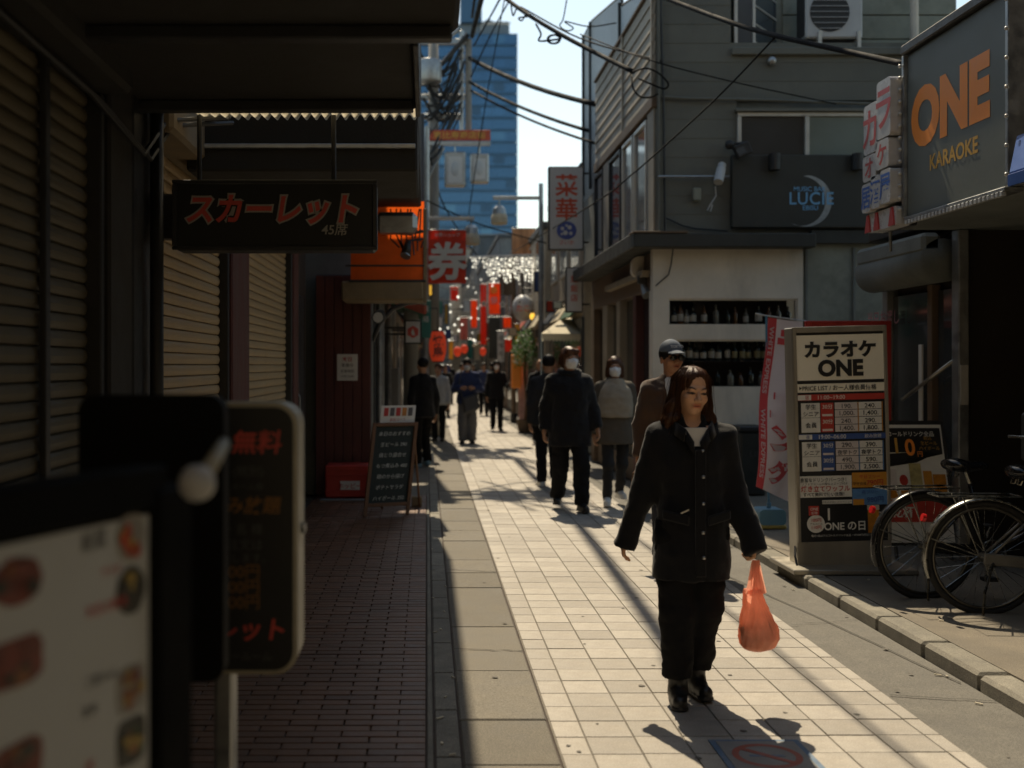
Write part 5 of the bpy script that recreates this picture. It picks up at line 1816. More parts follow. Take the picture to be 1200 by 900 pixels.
# red lantern
lan_red = mat('red lantern paper', (.75, .09, .03), .6, var=.1, scale=6, bump=.1, transl=.3, emit=.10)  # slight emission in place of sun shining through the paper
ln = thing('paper_lantern', 'red paper lantern with black characters hanging on the left', 'lantern', P(513, 424, 20.5))
c = P(513, 406, 20.5)
pr = []
for i in range(17):
    t = i / 16
    pr.append((.16 * (math.sin(math.pi * (.12 + .76 * t)) ** .5) * (1 + .02 * (i % 2)), -.28 + .56 * t))
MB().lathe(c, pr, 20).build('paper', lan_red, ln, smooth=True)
MB().lathe(c, [(.09, -.30), (.10, -.30), (.10, -.275), (.09, -.275)], 16).build('ring', dark_metal, ln)
MB().lathe(c, [(.09, .275), (.10, .275), (.10, .30), (.09, .30)], 16).build('ring', dark_metal, ln)
MB().cyl(c + ZZ * .30, c + ZZ * .7, .008, 6).build('cord', dark_metal, ln)
text('焼', .20, c + Vector((0, -.168, .10)), XX, ZZ, ink, ln, bold=.02, depth=.003)
text('鳥', .20, c + Vector((0, -.168, -.10)), XX, ZZ, ink, ln, bold=.02, depth=.003)
MB().cyl(c + ZZ * .70, Vector((-.6, c.y, c.z + .72)), .012, 6).build('arm', dark_metal, ln)

# red banner
ban_red = mat('red banner cloth', (.68, .085, .04), .8, var=.1, scale=5, bump=.1, transl=.45)
ban_w = mat('white banner print', (.55, .52, .48), .8, var=.08, bump=0)


def banner(label, px0, py0, px1, py1, d, m_, texts=(), cat='banner', seed=0.0, rod=True):
    a, b = P(px0, py1, d), P(px1, py0, d)
    t_ = thing('banner', label, cat, ((a.x + b.x) / 2, d, a.z))
    n = 8; vs = []
    for i in range(n + 1):
        for j in range(n + 1):
            x = a.x + (b.x - a.x) * i / n; z = a.z + (b.z - a.z) * j / n
            vs.append((x, d + .03 * math.sin(i * .9 + seed) * (1 - j / n), z))
    k_ = len(vs)
    fs = [(i * (n + 1) + j, (i + 1) * (n + 1) + j, (i + 1) * (n + 1) + j + 1, i * (n + 1) + j + 1) for i in range(n) for j in range(n)]
    vs2 = vs + [(v[0], v[1] + .004, v[2]) for v in vs]
    MB().add(vs2, fs + [tuple(q + k_ for q in f[::-1]) for f in fs]).build('cloth', m_, t_, smooth=True)
    if rod:
        MB().cyl((a.x - .03, d, b.z + .01), (b.x + .03, d, b.z + .01), .012, 8).build('rod', galv, t_)
    for (tx, px, py, sz, mm_, bo) in texts:
        text(tx, sz * d / F, P(px, py, d - .04), XX, ZZ, mm_, t_, bold=bo, depth=.001)
    return t_


bn = banner('large red banner with a broad white character over the lane', 502, 270, 546, 332, 22, ban_red, (('金券ショップ', 524, 275, 5, ban_w, .0), ('券', 524, 306, 46, ban_w, .03)))
banner('pale banner with red writing beside the light curtain', 636, 300, 662, 350, 26, mat('pale banner cloth', (.50, .40, .38), .8, var=.1, transl=.3), (('大', 649, 314, 12, sig_red, .01), ('売', 649, 327, 12, sig_red, .01), ('出', 649, 340, 12, sig_red, .01)), seed=1)
or_b = mat('orange banner cloth', (.85, .17, .03), .8, var=.2, scale=4, bump=.05, transl=.5)
banner('orange banner hanging over the lane', 573, 332, 586, 368, 36, or_b, (('春', 579, 340, 9, mat('yellow print', (.7, .5, .08), .7, bump=0), .01), ('祭', 579, 352, 9, ban_w, .01)), seed=2)
banner('long thin red vertical banner beside the orange one', 563, 333, 570, 404, 38, ban_red, (), seed=3)
banner('pale red and white banner far down the left row', 539, 372, 548, 398, 45, mat('pink banner cloth', (.55, .22, .17), .8, var=.15, transl=.3), (), seed=4)
banner('small teal banner far down the lane', 548, 398, 554, 420, 48, green_m, (), seed=4.5)
banner('rusty striped awning cloth on the right roofs', 600, 268, 628, 298, 28, mat('rust striped cloth', (.42, .20, .09), .8, var=.6, scale=7, bump=.1, stretch=(1, 1, .08)), (), cat='awning', seed=5)
banner('black vertical banner with white marks on the right row', 573, 372, 586, 420, 34, black_paint, (), seed=6)
banner('white vertical banner with black writing on the right row', 583, 388, 591, 424, 33, sign_w, (('酒', 587, 396, 6, ink, 0), ('場', 587, 405, 6, ink, 0), ('処', 587, 414, 6, ink, 0)), seed=7)
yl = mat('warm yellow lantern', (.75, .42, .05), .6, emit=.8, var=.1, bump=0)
for i, (px, py) in enumerate(((624, 371), (629, 369), (636, 366), (641, 363), (645, 360))):
    c = P(px, py, 27)
    o = thing('round_lantern', 'small round yellow lantern, %s from the left in its row' % ORD[i], 'lantern', c - ZZ * .08, 'yellow lanterns in a row')
    MB().ball(c, (.07, .07, .085), 12, 8).build('globe', yl, o, smooth=True)
    MB().cyl(c + ZZ * .08, c + ZZ * .13, .02, 8).build('cap', dark_metal, o)
MB_ = MB().tube([P(618, 366, 27.05), P(634, 360, 27.05), P(650, 352, 27.05)], .012, 6)
tag(MB_.build('lantern_wire', dark_metal), 'black wire carrying the row of yellow lanterns', 'wire')
gb = thing('globe_sign', 'pale globe sign hanging on the right row', 'sign', P(613, 377, 27.5))
MB().ball(P(613, 361, 27.5), (.27, .25, .33), 20, 14).build('globe', mat('pale globe paint', (.42, .43, .46), .5, var=.2, scale=3, bump=0), gb, smooth=True)
MB().cyl(P(613, 346, 27.5), P(613, 338, 27.5), .02, 8).build('stem', dark_metal, gb)
MB().cyl(P(613, 338, 27.5), Vector((2.7, 27.5, P(613, 338, 27.5).z)), .02, 8).build('arm', dark_metal, gb)
text('たこ', .18, P(613, 361, 27.2), XX, ZZ, sig_red, gb, bold=.01)

# cream parasol-like awning and plant
pa = thing('cream_awning', 'cream canvas awning over a stall on the right', 'awning', P(665, 393, 19.5))
q = [P(634, 391, 19.6), P(692, 391, 19.6), P(694, 370, 21.2), P(660, 372, 21.2)]
q2 = [v - ZZ * .01 for v in q]
canvas = mat('cream canvas', (.60, .54, .40), .8, var=.08, bump=.1, transl=.3)
MB().add(q + q2, [(0, 1, 2, 3), (7, 6, 5, 4), (0, 4, 5, 1), (1, 5, 6, 2), (2, 6, 7, 3), (3, 7, 4, 0)]).build('canvas', canvas, pa)
mb = MB()
for i in range(14):
    u0, u1 = i / 14, (i + 1) / 14
    a, b = q[0].lerp(q[1], u0), q[0].lerp(q[1], u1)
    mb.add([a, b, b - ZZ * .10, (a + b) / 2 - ZZ * .14, a - ZZ * .10], [(0, 4, 3, 2, 1)])
mb.build('valance', canvas, pa)
for p_ in (q[0], q[1]):
    MB().cyl((p_.x, p_.y, 0), (p_.x, p_.y, p_.z), .015, 6).build('post', galv, pa)

leaf_m = mat('glossy green leaf', (.075, .19, .03), .45, var=.4, scale=12, bump=.1, rnd=.5, transl=.35)
pt = thing('green_plant', 'bushy green plant with small white flowers in front of the right shops', 'plant', P(616, 470, 25.5))
pt.location.z = 0; WM[pt.name] = Matrix.Translation(pt.location)
c = P(616, 407, 25.5)
lf = MB(); fw = MB()
rr = random.Random(3)
for i in range(1500):
    u = Vector((rr.gauss(0, 1), rr.gauss(0, 1), rr.gauss(0, 1))).normalized() * (rr.random() ** .4)
    k = 1 + .35 * noise.noise((u.x * 2.5, u.y * 2.5, u.z * 2.5 + 4))
    p_ = c + Vector((u.x * .34 * k, u.y * .34 * k, u.z * .46 * k - .1 * abs(u.x)))
    dr_ = Vector((rr.uniform(-1, 1), rr.uniform(-1, 1), rr.uniform(-.7, .5))).normalized()
    sd_ = dr_.orthogonal().normalized()
    l = rr.uniform(.035, .07)
    lf.add([p_, p_ + dr_ * l * .5 + sd_ * l * .3, p_ + dr_ * l, p_ + dr_ * l * .5 - sd_ * l * .3], [(0, 1, 2, 3)])
    if i % 22 == 0:
        fw.ball(p_ + Vector((0, -.03, .02)), .018, 6, 4)
lf.build('foliage', leaf_m, pt)['kind'] = 'stuff'
fw.build('flowers', mat('white petals', (.7, .68, .6), .8, bump=0), pt)['kind'] = 'stuff'
MB().tube([(c.x, c.y, .2), (c.x + .03, c.y, .7), (c.x - .02, c.y, 1.3), c], [.05, .04, .035, .02], 8).build('stem', wood_m, pt)
MB().lathe((c.x, c.y, 0), [(.16, 0), (.22, .28), (.24, .30), (.20, .30), (.18, .26)], 16).build('pot', brown_lintel, pt)
tag(MB().box(P(600, 455, 25.9), Vector((P(611, 420, 25.9).x, 26.2, 1.8)), .02).build('door', orange_l), 'orange door standing beside the green plant', 'door')
tag(MB().box((P(611, 0, 25.6).x, 26.3, 0), (P(622, 0, 25.6).x, 26.35, 1.9), .01).build('poster_board', mat('pink poster', (.5, .3, .27), .7, var=.3, scale=6)), 'pale pink poster board next to the orange panel', 'poster')
# brown vertical post on the right row and grey lamp post with pendant lamps
for (px, d, h, m_, lab) in ((602, 30, 5.0, brown_lintel, 'reddish brown post standing on the right side of the lane'),):
    p_ = P(px, 0, d)
    t_ = thing('post', lab, 'post', (p_.x, d, 0))
    MB().cyl((p_.x, d, 0), (p_.x, d, h), .06, 10).build('shaft', m_, t_)
    MB().cyl((p_.x, d, 0), (p_.x, d, .25), .09, 10).build('foot', dark_metal, t_)
lp_ = thing('lamp_post', 'grey lamp post on the right with two pendant street lamps', 'street lamp', (P(634, 0, 24).x, 24, 0))
xx = P(634, 0, 24).x
MB().cyl((xx, 24, 0), (xx, 24, P(0, 215, 24).z), .065, 12, .05).build('shaft', galv, lp_)
MB().box((P(578, 0, 24).x, 23.96, P(0, 234, 24).z), (xx, 24.04, P(0, 230, 24).z), .006).build('arm', galv, lp_)


def pendant(px, py, d, par, w=.36):
    c_ = P(px, py, d)
    MB().lathe(c_, [(w * .42, -.02), (w * .5, -.10), (w * .5, -.22), (w * .42, -.24)], 14).build('lamp_diffuser', canvas, par)
    MB().lathe(c_, [(w * .2, .16), (w * .36, .10), (w * .40, -.02), (w * .3, -.02)], 14).build('lamp_hood', galv, par)
    MB().cyl(c_ + ZZ * .16, c_ + ZZ * .30, .02, 6).build('lamp_stem', galv, par)


pendant(585, 250, 24, lp_)
l2 = thing('lamp_post', 'grey lamp post on the left with a pendant street lamp over the red banner', 'street lamp', (P(499, 0, 22.4).x, 22.4, 0))
xx2 = P(499, 0, 22.4).x
MB().cyl((xx2, 22.4, 0), (xx2, 22.4, P(0, 150, 22.4).z), .07, 12).build('shaft', galv, l2)
MB().box((xx2, 22.36, P(0, 258, 22.4).z), (P(556, 0, 22.4).x, 22.44, P(0, 254, 22.4).z), .006).build('arm', galv, l2)
MB().box((xx2, 22.3, P(0, 292, 22.4).z), (P(550, 0, 22.4).x, 22.34, P(0, 289, 22.4).z), .006).build('arm', galv, l2)
pendant(552, 273, 22.4, l2)

# utility pole with cross arms, transformer and lamp boxes
up = thing('utility_pole', 'utility pole with cross arms, transformer can and tangled wires on the left', 'utility pole', (P(508, 0, 24.5).x, 24.5, 0))
ux = P(508, 0, 24.5).x
Dp = 24.5
zz_ = lambda py: P(0, py, Dp).z
ppx = lambda px: P(px, 0, Dp).x
conc = mat('pole concrete', (.22, .21, .19), .85, var=.15, scale=4, bump=.3, stretch=(1, 1, .2))
MB().tube([(ux, Dp, 0), (ux, Dp, 9.6)], [.14, .11], 14).build('pole', conc, up, smooth=True)
for (px0, px1, py) in ((488, 548, 52), (488, 545, 117), (492, 540, 140)):
    MB().box((ppx(px0), Dp - .05, zz_(py)), (ppx(px1), Dp + .05, zz_(py) + .12), .008).build('cross_arm', galv, up)
MB().tube([(ppx(541), Dp, zz_(158)), (ppx(541), Dp, zz_(36)), (ppx(538), Dp, zz_(34)), (ppx(528), Dp, zz_(42)), (ppx(510), Dp, zz_(44))], .045, 8).build('conduit', galv, up)
MB().tube([(ppx(549), Dp, zz_(155)), (ppx(549), Dp, zz_(46))], [.07, .07], 8).build('conduit', conc, up)
MB().lathe((ppx(503), Dp - .3, zz_(102)), [(.2, 0), (.26, .03), (.27, .06), (.27, .45), (.25, .5), (.08, .54)], 16).build('transformer', galv, up, smooth=True)
MB().tube([(ppx(548), Dp - .1, zz_(42)), (ppx(520), Dp - .15, zz_(75)), (ppx(494), Dp - .2, zz_(97))], .055, 8).build('stay', dark_metal, up)
ut = MB()
rr = random.Random(8)
for i in range(30):
    x0, y0 = rr.uniform(490, 508), rr.uniform(50, 200)
    x1, y1 = rr.uniform(530, 546), rr.uniform(55, 135)
    p0, p1 = P(x0, y0, Dp - .2 + rr.uniform(-.2, .2)), P(x1, y1, Dp - .1)
    ut.tube(sag(p0, p1, rr.uniform(.05, .6), 8), rr.choice((.012, .018, .03)), 5)
ut.build('tangled_wire', dark_metal, up)
for py in (62, 70, 92, 98, 108):
    MB().lathe((ppx(541) + .02, Dp - .07, zz_(py)), [(.03, 0), (.05, .03), (.03, .05), (.05, .08), (.03, .1)], 8).build('insulator', cam_m, up)
# red street-name board with two lamp boxes
rb = thing('street_name_board', 'horizontal red board with lettering and two hanging lamp boxes', 'sign', (ppx(538), Dp - .2, zz_(172)))
rb_l = mat('rust red board', (.42, .07, .03), .6, var=.15, scale=5, bump=.05)
MB().box((ppx(503), Dp - .24, zz_(167)), (ppx(574), Dp - .18, zz_(155)), .006).build('board', rb_l, rb)
text('恵比寿商店街', .16, (ppx(538), Dp - .245, zz_(161)), XX, ZZ, ochre_l, rb, bold=.01, wx=1.2)
MB().box((ppx(496), Dp - .25, zz_(173)), (ppx(574), Dp - .17, zz_(168)), .006).build('beam', galv, rb)
MB().tube([(ppx(500), Dp - .2, zz_(215)), (ppx(520), Dp - .2, zz_(175))], .03, 6).build('strut', galv, rb)
MB().box((ppx(498), Dp - .25, zz_(330)), (ppx(503), Dp - .15, zz_(150)), .01).build('post', galv, rb)
for (p0, p1, p2, p3) in ((521, 545, 181, 221), (551, 572, 183, 217)):
    lbx = MB().box((ppx(p0), Dp - .35, zz_(p3)), (ppx(p1), Dp - .10, zz_(p2)), .03).build('lamp_box', galv, rb)
    MB().box((ppx(p0 + 4), Dp - .356, zz_(p3 - 4)), (ppx(p1 - 4), Dp - .351, zz_(p2 + 6)), .002).build('lamp_glass', sign_w, lbx)
    MB().ball((ppx((p0 + p1) / 2), Dp - .36, zz_((p2 + p3) / 2)), (.09, .02, .16), 8, 6).build('lamp_core', cam_m, lbx)
    MB().cyl((ppx((p0 + p1) / 2), Dp - .2, zz_(p2)), (ppx((p0 + p1) / 2), Dp - .2, zz_(168)), .02, 6).build('hanger', galv, lbx)

# light curtain and star ornaments over the lane
bulb_m = mat('warm white bulb', (.85, .80, .66), .4, emit=.9, var=.1, bump=0)
lc = thing('light_curtain', 'string curtain of small white lights strung across the lane', 'string lights', P(605, 332, 27))
MB().tube([P(545, 301, 27), P(575, 300, 27), P(605, 299, 27), P(640, 298, 27), P(668, 296, 27)], .022, 6).build('top_cable', cam_m, lc)
bl = MB(); wi = MB()
rr = random.Random(4)
for i in range(46):
    px = 552 + i * 2.45
    ln_ = (9 if px < 570 else 28) + rr.uniform(-8, 8)
    wi.tube([P(px, 300, 27), P(px + rr.uniform(-1, 1), 300 + ln_, 27)], .004, 3)
    for k in range(int(ln_ / 3.2)):
        p_ = P(px + rr.uniform(-.8, .8), 303 + k * 3.2 + rr.uniform(-1, 1), 27 + rr.uniform(-.05, .05))
        r_ = rr.uniform(.012, .026)
        bl.add([p_ + Vector((r_, 0, 0)), p_ + Vector((-r_, 0, 0)), p_ + Vector((0, r_, 0)), p_ + Vector((0, -r_, 0)), p_ + Vector((0, 0, r_)), p_ + Vector((0, 0, -r_))],
               [(0, 2, 4), (2, 1, 4), (1, 3, 4), (3, 0, 4), (2, 0, 5), (1, 2, 5), (3, 1, 5), (0, 3, 5)])
wi.build('drop_wires', cam_m, lc)['kind'] = 'stuff'
bl.build('bulbs', bulb_m, lc)['kind'] = 'stuff'
# sparse bulbs hanging along the far lane
fb = thing('light_strings', 'loose strings of tiny lights hanging far down the lane', 'string lights', P(535, 400, 42))
b2 = MB()
for i in range(34):
    p_ = P(rr.uniform(508, 566), rr.uniform(318, 400), rr.uniform(36, 50))
    b2.ball(p_, rr.uniform(.02, .045), 6, 4)
b2.build('bulbs', bulb_m, fb)['kind'] = 'stuff'
for k in range(5):
    MB().tube(sag(P(503, 330 + k * 14, 38 + k * 3), P(575, 325 + k * 15, 38 + k * 3), .35, 8), .012, 4).build('cable', dark_metal, fb)
star_w = mat('white star ornament', (.65, .64, .62), .4, var=.1, bump=0)
pts5 = []
for i in range(10):
    r_ = .10 if i % 2 == 0 else .042
    t = R(90 + 36 * i); pts5.append((r_ * math.cos(t), r_ * math.sin(t)))
names = ('leftmost', 'second from left', 'middle', 'second from right', 'rightmost')
for i, (px, py, s_) in enumerate(((567, 356, 1.0), (589, 357, 1.1), (609, 354, 1.0), (632, 355, 1.25), (653, 350, 1.25))):
    c_ = P(px, py, 26.5)
    st = thing('star_ornament', 'white hanging star ornament, %s of the row of five' % names[i], 'ornament', c_ - ZZ * .1, 'hanging stars')
    MB().prism([(a * s_, b * s_) for a, b in pts5], c_, XX, ZZ, -YY * .02).build('star', star_w, st)
    MB().prism([(a * s_ * .45, b * s_ * .45) for a, b in pts5], c_ - YY * .021, XX, ZZ, -YY * .002).build('star_core', glass_sky, st)
    MB().cyl(c_ + ZZ * .1 * s_, Vector((c_.x, c_.y, P(0, 299, 26.5).z)), .004, 4).build('thread', cam_m, st)

# overhead cables
cable_black = mat('black cable sheath', (.012, .012, .012), .85, var=.2, bump=0, spec=.15)


def cable(label, pts, r, s=0.0, m_=None):
    if len(pts) == 2:
        pts = sag(pts[0], pts[1], s, 18)
    else:
        pts = curve(pts, 6)
    return tag(MB().tube(pts, r, 6).build('overhead_cable', m_ or cable_black, smooth=True), label, 'cable')


cable('thick overhead cable sloping from the pole to the dark siding edge', [P(550, 68, 24.3), P(697, 122, 17.7)], .045, .10)
cable('second overhead cable below the thick one from the pole', [P(550, 96, 24.3), P(689, 153, 18.6)], .032, .08)
cable('thin lower cable from the pole to the siding', [P(552, 106, 24.3), P(698, 168, 18)], .024, .08)
cable('heavy black cable crossing the sky to the siding corner', [P(588, -5, 17), P(620, 18, 16), P(660, 42, 15.2), P(700, 63, 14.4), P(742, 84, 13.4)], .03)
cable('thin cable running beside the heavy black one', [P(610, 8, 16.4), P(680, 45, 15), P(775, 72, 13.05)], .012)
cable('cable with loops at the corner of the siding', [P(742, 84, 13.3), P(757, 80, 13.0), P(772, 86, 12.95), P(783, 98, 12.95), P(778, 104, 12.98), P(762, 98, 13.0), P(748, 92, 13.1)], .012)
cable('short drooping cable hanging below the corner bracket', [P(740, 88, 13.3), P(742, 103, 13.1), P(750, 113, 13.0), P(762, 114, 13.0), P(771, 110, 13.0)], .012)
cable('thick cable from the upper left to the dark fascia sign', [P(775, -4, 12.4), P(850, 24, 10.8), P(910, 42, 9.8), P(1000, 62, 8.8), P(1064, 76, 7.95)], .024)
cable('long thin cable slanting down left across the grey facade', [P(912, 40, 9.8), P(850, 105, 10.8), P(800, 152, 11.6), P(740, 205, 12.5), P(690, 242, 14.5), P(600, 296, 27)], .009)
cable('fine wire sagging across the facade above the window', [P(680, 40, 15), P(760, 70, 13.0), P(860, 96, 12.95), P(980, 122, 12.95)], .008)
for i, (a, b) in enumerate((((600, -5), (552, 90)), ((592, -5), (548, 260)))):
    cable(('wavy wire dropping from the top of the sky to the pole', 'fine wire dropping across the blue tower')[i], [P(a[0], a[1], 20), P((a[0] + b[0]) / 2 - 2, (a[1] + b[1]) / 2, 22), P(b[0], b[1], 24.2)], .016 - i * .005)
lo_ = []
for i in range(40):
    t = i / 39 * 4 * math.pi
    lo_.append(P(648 + 7 * math.cos(t) + i * .06, 46 + 5 * math.sin(t), 15.3 + .01 * i))
cable('coiled loop of spare cable hanging from the heavy cable', [P(628, 28, 15.7), P(634, 40, 15.6), P(632, 48, 15.5)] + lo_, .014)
cable('small second coil of cable high in the sky', [P(598, -3, 17), P(601, 18, 16.8), P(606, 10, 16.7), P(616, 13, 16.6), P(612, 24, 16.6), P(608, 21, 16.6), P(622, 19, 16.5)], .012)
cable('short wire knot against the white sky', [P(665, -5, 16), P(660, 22, 16), P(656, 30, 16), P(664, 36, 16), P(672, 33, 16), P(662, 25, 16), P(690, 31, 15.9), P(722, 27, 15.8)], .010)
cable('wire running along the lane low over the crowd', [P(503, 180, 24), P(520, 240, 26), P(560, 300, 30), P(600, 330, 36)], .018)
cable('wire from the left eave over the lane to the right row', [P(500, 235, 22), P(560, 262, 23), P(640, 285, 24)], .014)
cable('thick cable bundle running from the pole overhead towards the camera', [(1.0, 24.45, 8.8), (1.06, 17.5, 8.2), (.94, 12, 7.8), (.82, 10.0, 7.7), (.5, 0, 7.5), (.3, -8, 7.6)], .055)
cable('thinner cable beside the overhead bundle coming from the pole', [(1.05, 24.45, 8.6), (1.42, 17.5, 7.9), (1.5, 10.5, 7.5), (1.5, 0, 7.3), (1.5, -8, 7.4)], .020)

# more signs, cloths and lanterns crowding the far lane
yel_c = mat('yellow cloth', (.70, .42, .06), .8, var=.15, transl=.4, bump=0)
blu_c = mat('indigo cloth', (.06, .10, .25), .8, var=.15, transl=.3, bump=0)
crowd = (('orange cloth hanging left of the long red banner', 552, 352, 559, 384, 43, or_b), ('small red cloth high over the far lane', 528, 336, 537, 352, 40, ban_red),
         ('yellow cloth strip low on the left row', 526, 400, 531, 421, 36, yel_c), ('indigo shop curtain low on the left row', 515, 428, 527, 441, 34, blu_c),
         ('white cloth sign over the far crowd', 556, 404, 562, 422, 52, sign_w), ('orange square sign far right of the lane', 590, 372, 599, 384, 34, or_b),
         ('red square sign under the globe sign', 592, 398, 601, 412, 31, ban_red), ('brown slatted blind on the right row', 586, 318, 600, 346, 33, brown_lintel),
         ('yellow narrow banner beside the brown post', 604, 380, 609, 402, 29, yel_c))
for i, (lab, a, b, c_, d_, dd, m_) in enumerate(crowd):
    banner(lab, a, b, c_, d_, dd, m_, seed=i * 1.3)
for i, (px, py, d_) in enumerate(((536, 412, 33), (544, 409, 36), (566, 412, 40))):
    c_ = P(px, py, d_)
    o = thing('round_lantern', 'small red far lantern, %s of three over the crowd' % ('nearest', 'middle', 'farthest')[i], 'lantern', c_ - ZZ * .15, 'far red lanterns')
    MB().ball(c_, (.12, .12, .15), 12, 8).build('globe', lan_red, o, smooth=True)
    MB().cyl(c_ + ZZ * .14, c_ + ZZ * .5, .01, 6).build('cord', dark_metal, o)

# second utility pole, its head above the picture: it throws the broken shade on the lane
u2 = thing('utility_pole', 'second utility pole close to the left shops, mostly hidden by the eaves', 'utility pole', (-.28, 19.6, 0))
MB().tube([(-.28, 19.6, 0), (-.28, 19.6, 10.2)], [.14, .11], 14).build('pole', conc, u2, smooth=True)
for (z, x1) in ((8.5, 1.3), (8.95, 1.1), (9.6, .9)):
    MB().box((-.7, 19.5, z), (x1, 19.6, z + .1), .008).build('cross_arm', galv, u2)
MB().lathe((.45, 19.35, 8.62), [(.2, 0), (.28, .03), (.28, .62), (.08, .7)], 16).build('transformer', galv, u2, smooth=True)
MB().lathe((1.0, 19.4, 8.62), [(.12, 0), (.18, .03), (.18, .45), (.05, .5)], 14).build('transformer', galv, u2, smooth=True)
t2 = MB(); rr = random.Random(17)
for i in range(16):
    a = Vector((rr.uniform(-.4, .9), 19.5 + rr.uniform(-.5, .5), rr.uniform(8.4, 9.9)))
    b = Vector((rr.uniform(.2, 1.6), 19.5 + rr.uniform(-1.6, 1.6), rr.uniform(8.5, 9.7)))
    t2.tube(sag(a, b, rr.uniform(.05, .4), 8), rr.choice((.018, .03, .04)), 5)
t2.build('tangled_wire', cable_black, u2)
cable('high cable crossing between the utility poles', [(.9, 19.55, 9.65), (1.0, 22, 9.3), (1.0, 24.4, 9.2)], .03)

# small signs on both rows further down
small = [('small green sign on the left row', 512, 352, 519, 368, 30, green_m), ('small white sign board under the small green one', 512, 371, 519, 384, 30, sign_w),
         ('narrow yellow sign on the left row', 521, 356, 525, 380, 36, yel_c), ('small indigo sign on the far left row', 522, 386, 529, 397, 36, blu_c),
         ('tiny white sign on the far left row', 531, 392, 537, 401, 42, sign_w), ('narrow brown sign board far right', 570, 378, 575, 396, 44, brown_lintel),
         ('cream sign box above the orange door', 596, 384, 606, 394, 27.2, canvas), ('small red sign on the tan building', 640, 352, 650, 366, 23.5, ban_red),
         ('small white sign box over the stall awning', 648, 353, 659, 362, 20.5, sign_w), ('narrow indigo sign by the lamp post', 626, 318, 633, 342, 24.8, blu_c),
         ('tiny amber sign far down the right row', 559, 390, 564, 400, 55, yel_c), ('pale sign with dark rim far down the lane', 543, 350, 551, 366, 50, sign_w)]
for (lab, a, b, c_, d_, dd, m_) in small:
    board_sign('projecting_sign', lab, a, b, c_, d_, dd, .1, m_, dark_metal, brk=(SX + .05 if a > 555 else -.62))
# ---------------------------------------------------------------- people
black_coat = mat('black padded cotton', (.0075, .0075, .009), .85, var=.3, scale=6, bump=.35, bscale=180, spec=.2, sheen=.15)
black_trouser = mat('black trouser cloth', (.009, .009, .010), .9, var=.3, scale=8, bump=.3, bscale=220, spec=.15)
black_leather = mat('black shoe leather', (.010, .010, .010), .45, var=.3, scale=20, bump=.2, bscale=120)
hair_dark = mat('dark brown hair', (.095, .038, .016), .42, var=.35, scale=30, bump=.5, bscale=150, stretch=(1, 1, .12), transl=.4, spec=.35)
hair_black = mat('black hair', (.010, .008, .007), .62, var=.3, scale=30, bump=.4, bscale=150, stretch=(1, 1, .12), spec=.2)
hair_auburn = mat('auburn hair', (.09, .035, .014), .45, var=.35, scale=30, bump=.4, bscale=150, stretch=(1, 1, .12), transl=.2)
white_cotton = mat('white cotton', (.62, .60, .57), .9, var=.08, scale=10, bump=.2, bscale=160)
mask_white = mat('white face mask cloth', (.72, .72, .72), .9, var=.05, scale=20, bump=.15, bscale=120)

# the woman with the orange bag
wx, wy = 1.216, 5.10
wo, J, hl, hsc = human('woman in long black coat carrying an orange plastic bag, nearest the camera', wx, wy, 1.535, fem=True, q=.85,
    skin=(.64, .36, .215), coat_m=black_coat, pants_m=black_trouser, shoe_m=black_leather, hair='long', hair_m=hair_dark, hem=.375, coat_w=.95,
    shoulders=1.0, turn=R(9), tilt=R(4), nod=R(6), boots=True, fold=.010, flare=1.02,
    pants_r=(.100, .092, .070), sleeve=(.070, .064, .060), cuff=.055, cut=.055,
    pose=dict(ea=(-.038, .03, -.168), wa=(-.042, .02, -.140), eb=(.030, .0, -.170), wb=(.038, -.06, -.136),
              ka=(.006, -.01, -.24), na=(.004, .0, -.232), kb=(-.012, .01, -.24), nb=(-.010, .055, -.225), toea=-.15, toeb=.12,
              ub=(.02, -.05, -1), pb=(1, -.2, 0)), curl=(.5, 1.25))
WW = WM[wo.name]
CW = .93
mb = MB()                       # stand-up collar, two leaves
for s in (-1, 1):
    pts = [(s * .012, -.112, 1.205), (s * .046, -.102, 1.262), (s * .076, -.055, 1.290), (s * .082, .0, 1.300), (s * .060, .058, 1.305), (0, .078, 1.306)]
    for k in range(len(pts) - 1):
        a, b = Vector(pts[k]), Vector(pts[k + 1])
        n = Vector((a.x + b.x, a.y + b.y + .02, 0)).normalized() * .012
        h0 = Vector((0, 0, -.055))
        vs = [a, b, b + h0 + n * 1.5, a + h0 + n * 1.5]
        vs += [v + n for v in vs]
        vs = [WW @ v for v in vs]
        mb.add(vs, [(0, 1, 2, 3), (7, 6, 5, 4), (0, 4, 5, 1), (1, 5, 6, 2), (2, 6, 7, 3), (3, 7, 4, 0)])
mb.build('collar', black_coat, wo, smooth=True)
mb = MB()                       # white top in the open neck
mb.prism([(-.052, .035), (.052, .035), (.030, -.035), (.004, -.075), (-.028, -.035)], WW @ Vector((0, -.100, 1.232)), XX, ZZ, YY * .05)
mb.build('shirt', white_cotton, wo)
steel = mat('brushed steel', (.45, .44, .42), .32, 1.0, var=.15, scale=8, bump=.05, bscale=80)
for zz in (1.165, 1.05, .93, .80, .69):
    MB().lathe(WW @ Vector((.022, -.135 + (.006 if zz > 1.1 else 0) - (.012 if zz < .8 else 0), zz)), [(.001, -.008), (.008, -.006), (.009, 0), (.008, .006), (.001, .008)], 10).build('button', steel, wo, smooth=True)
mb = MB()
mb.box(WW @ Vector((-.010, -.136, .60)), WW @ Vector((.036, -.11, 1.17)), .004)
mb.build('placket', black_coat, wo)
for s in (-1, 1):
    MB().obox(WW @ Vector((s * .098, -.122, .865)), (.055, s * .022, .012 * s), (0, .010, 0), (0, 0, .022), .006).build('pocket_flap', black_coat, wo)
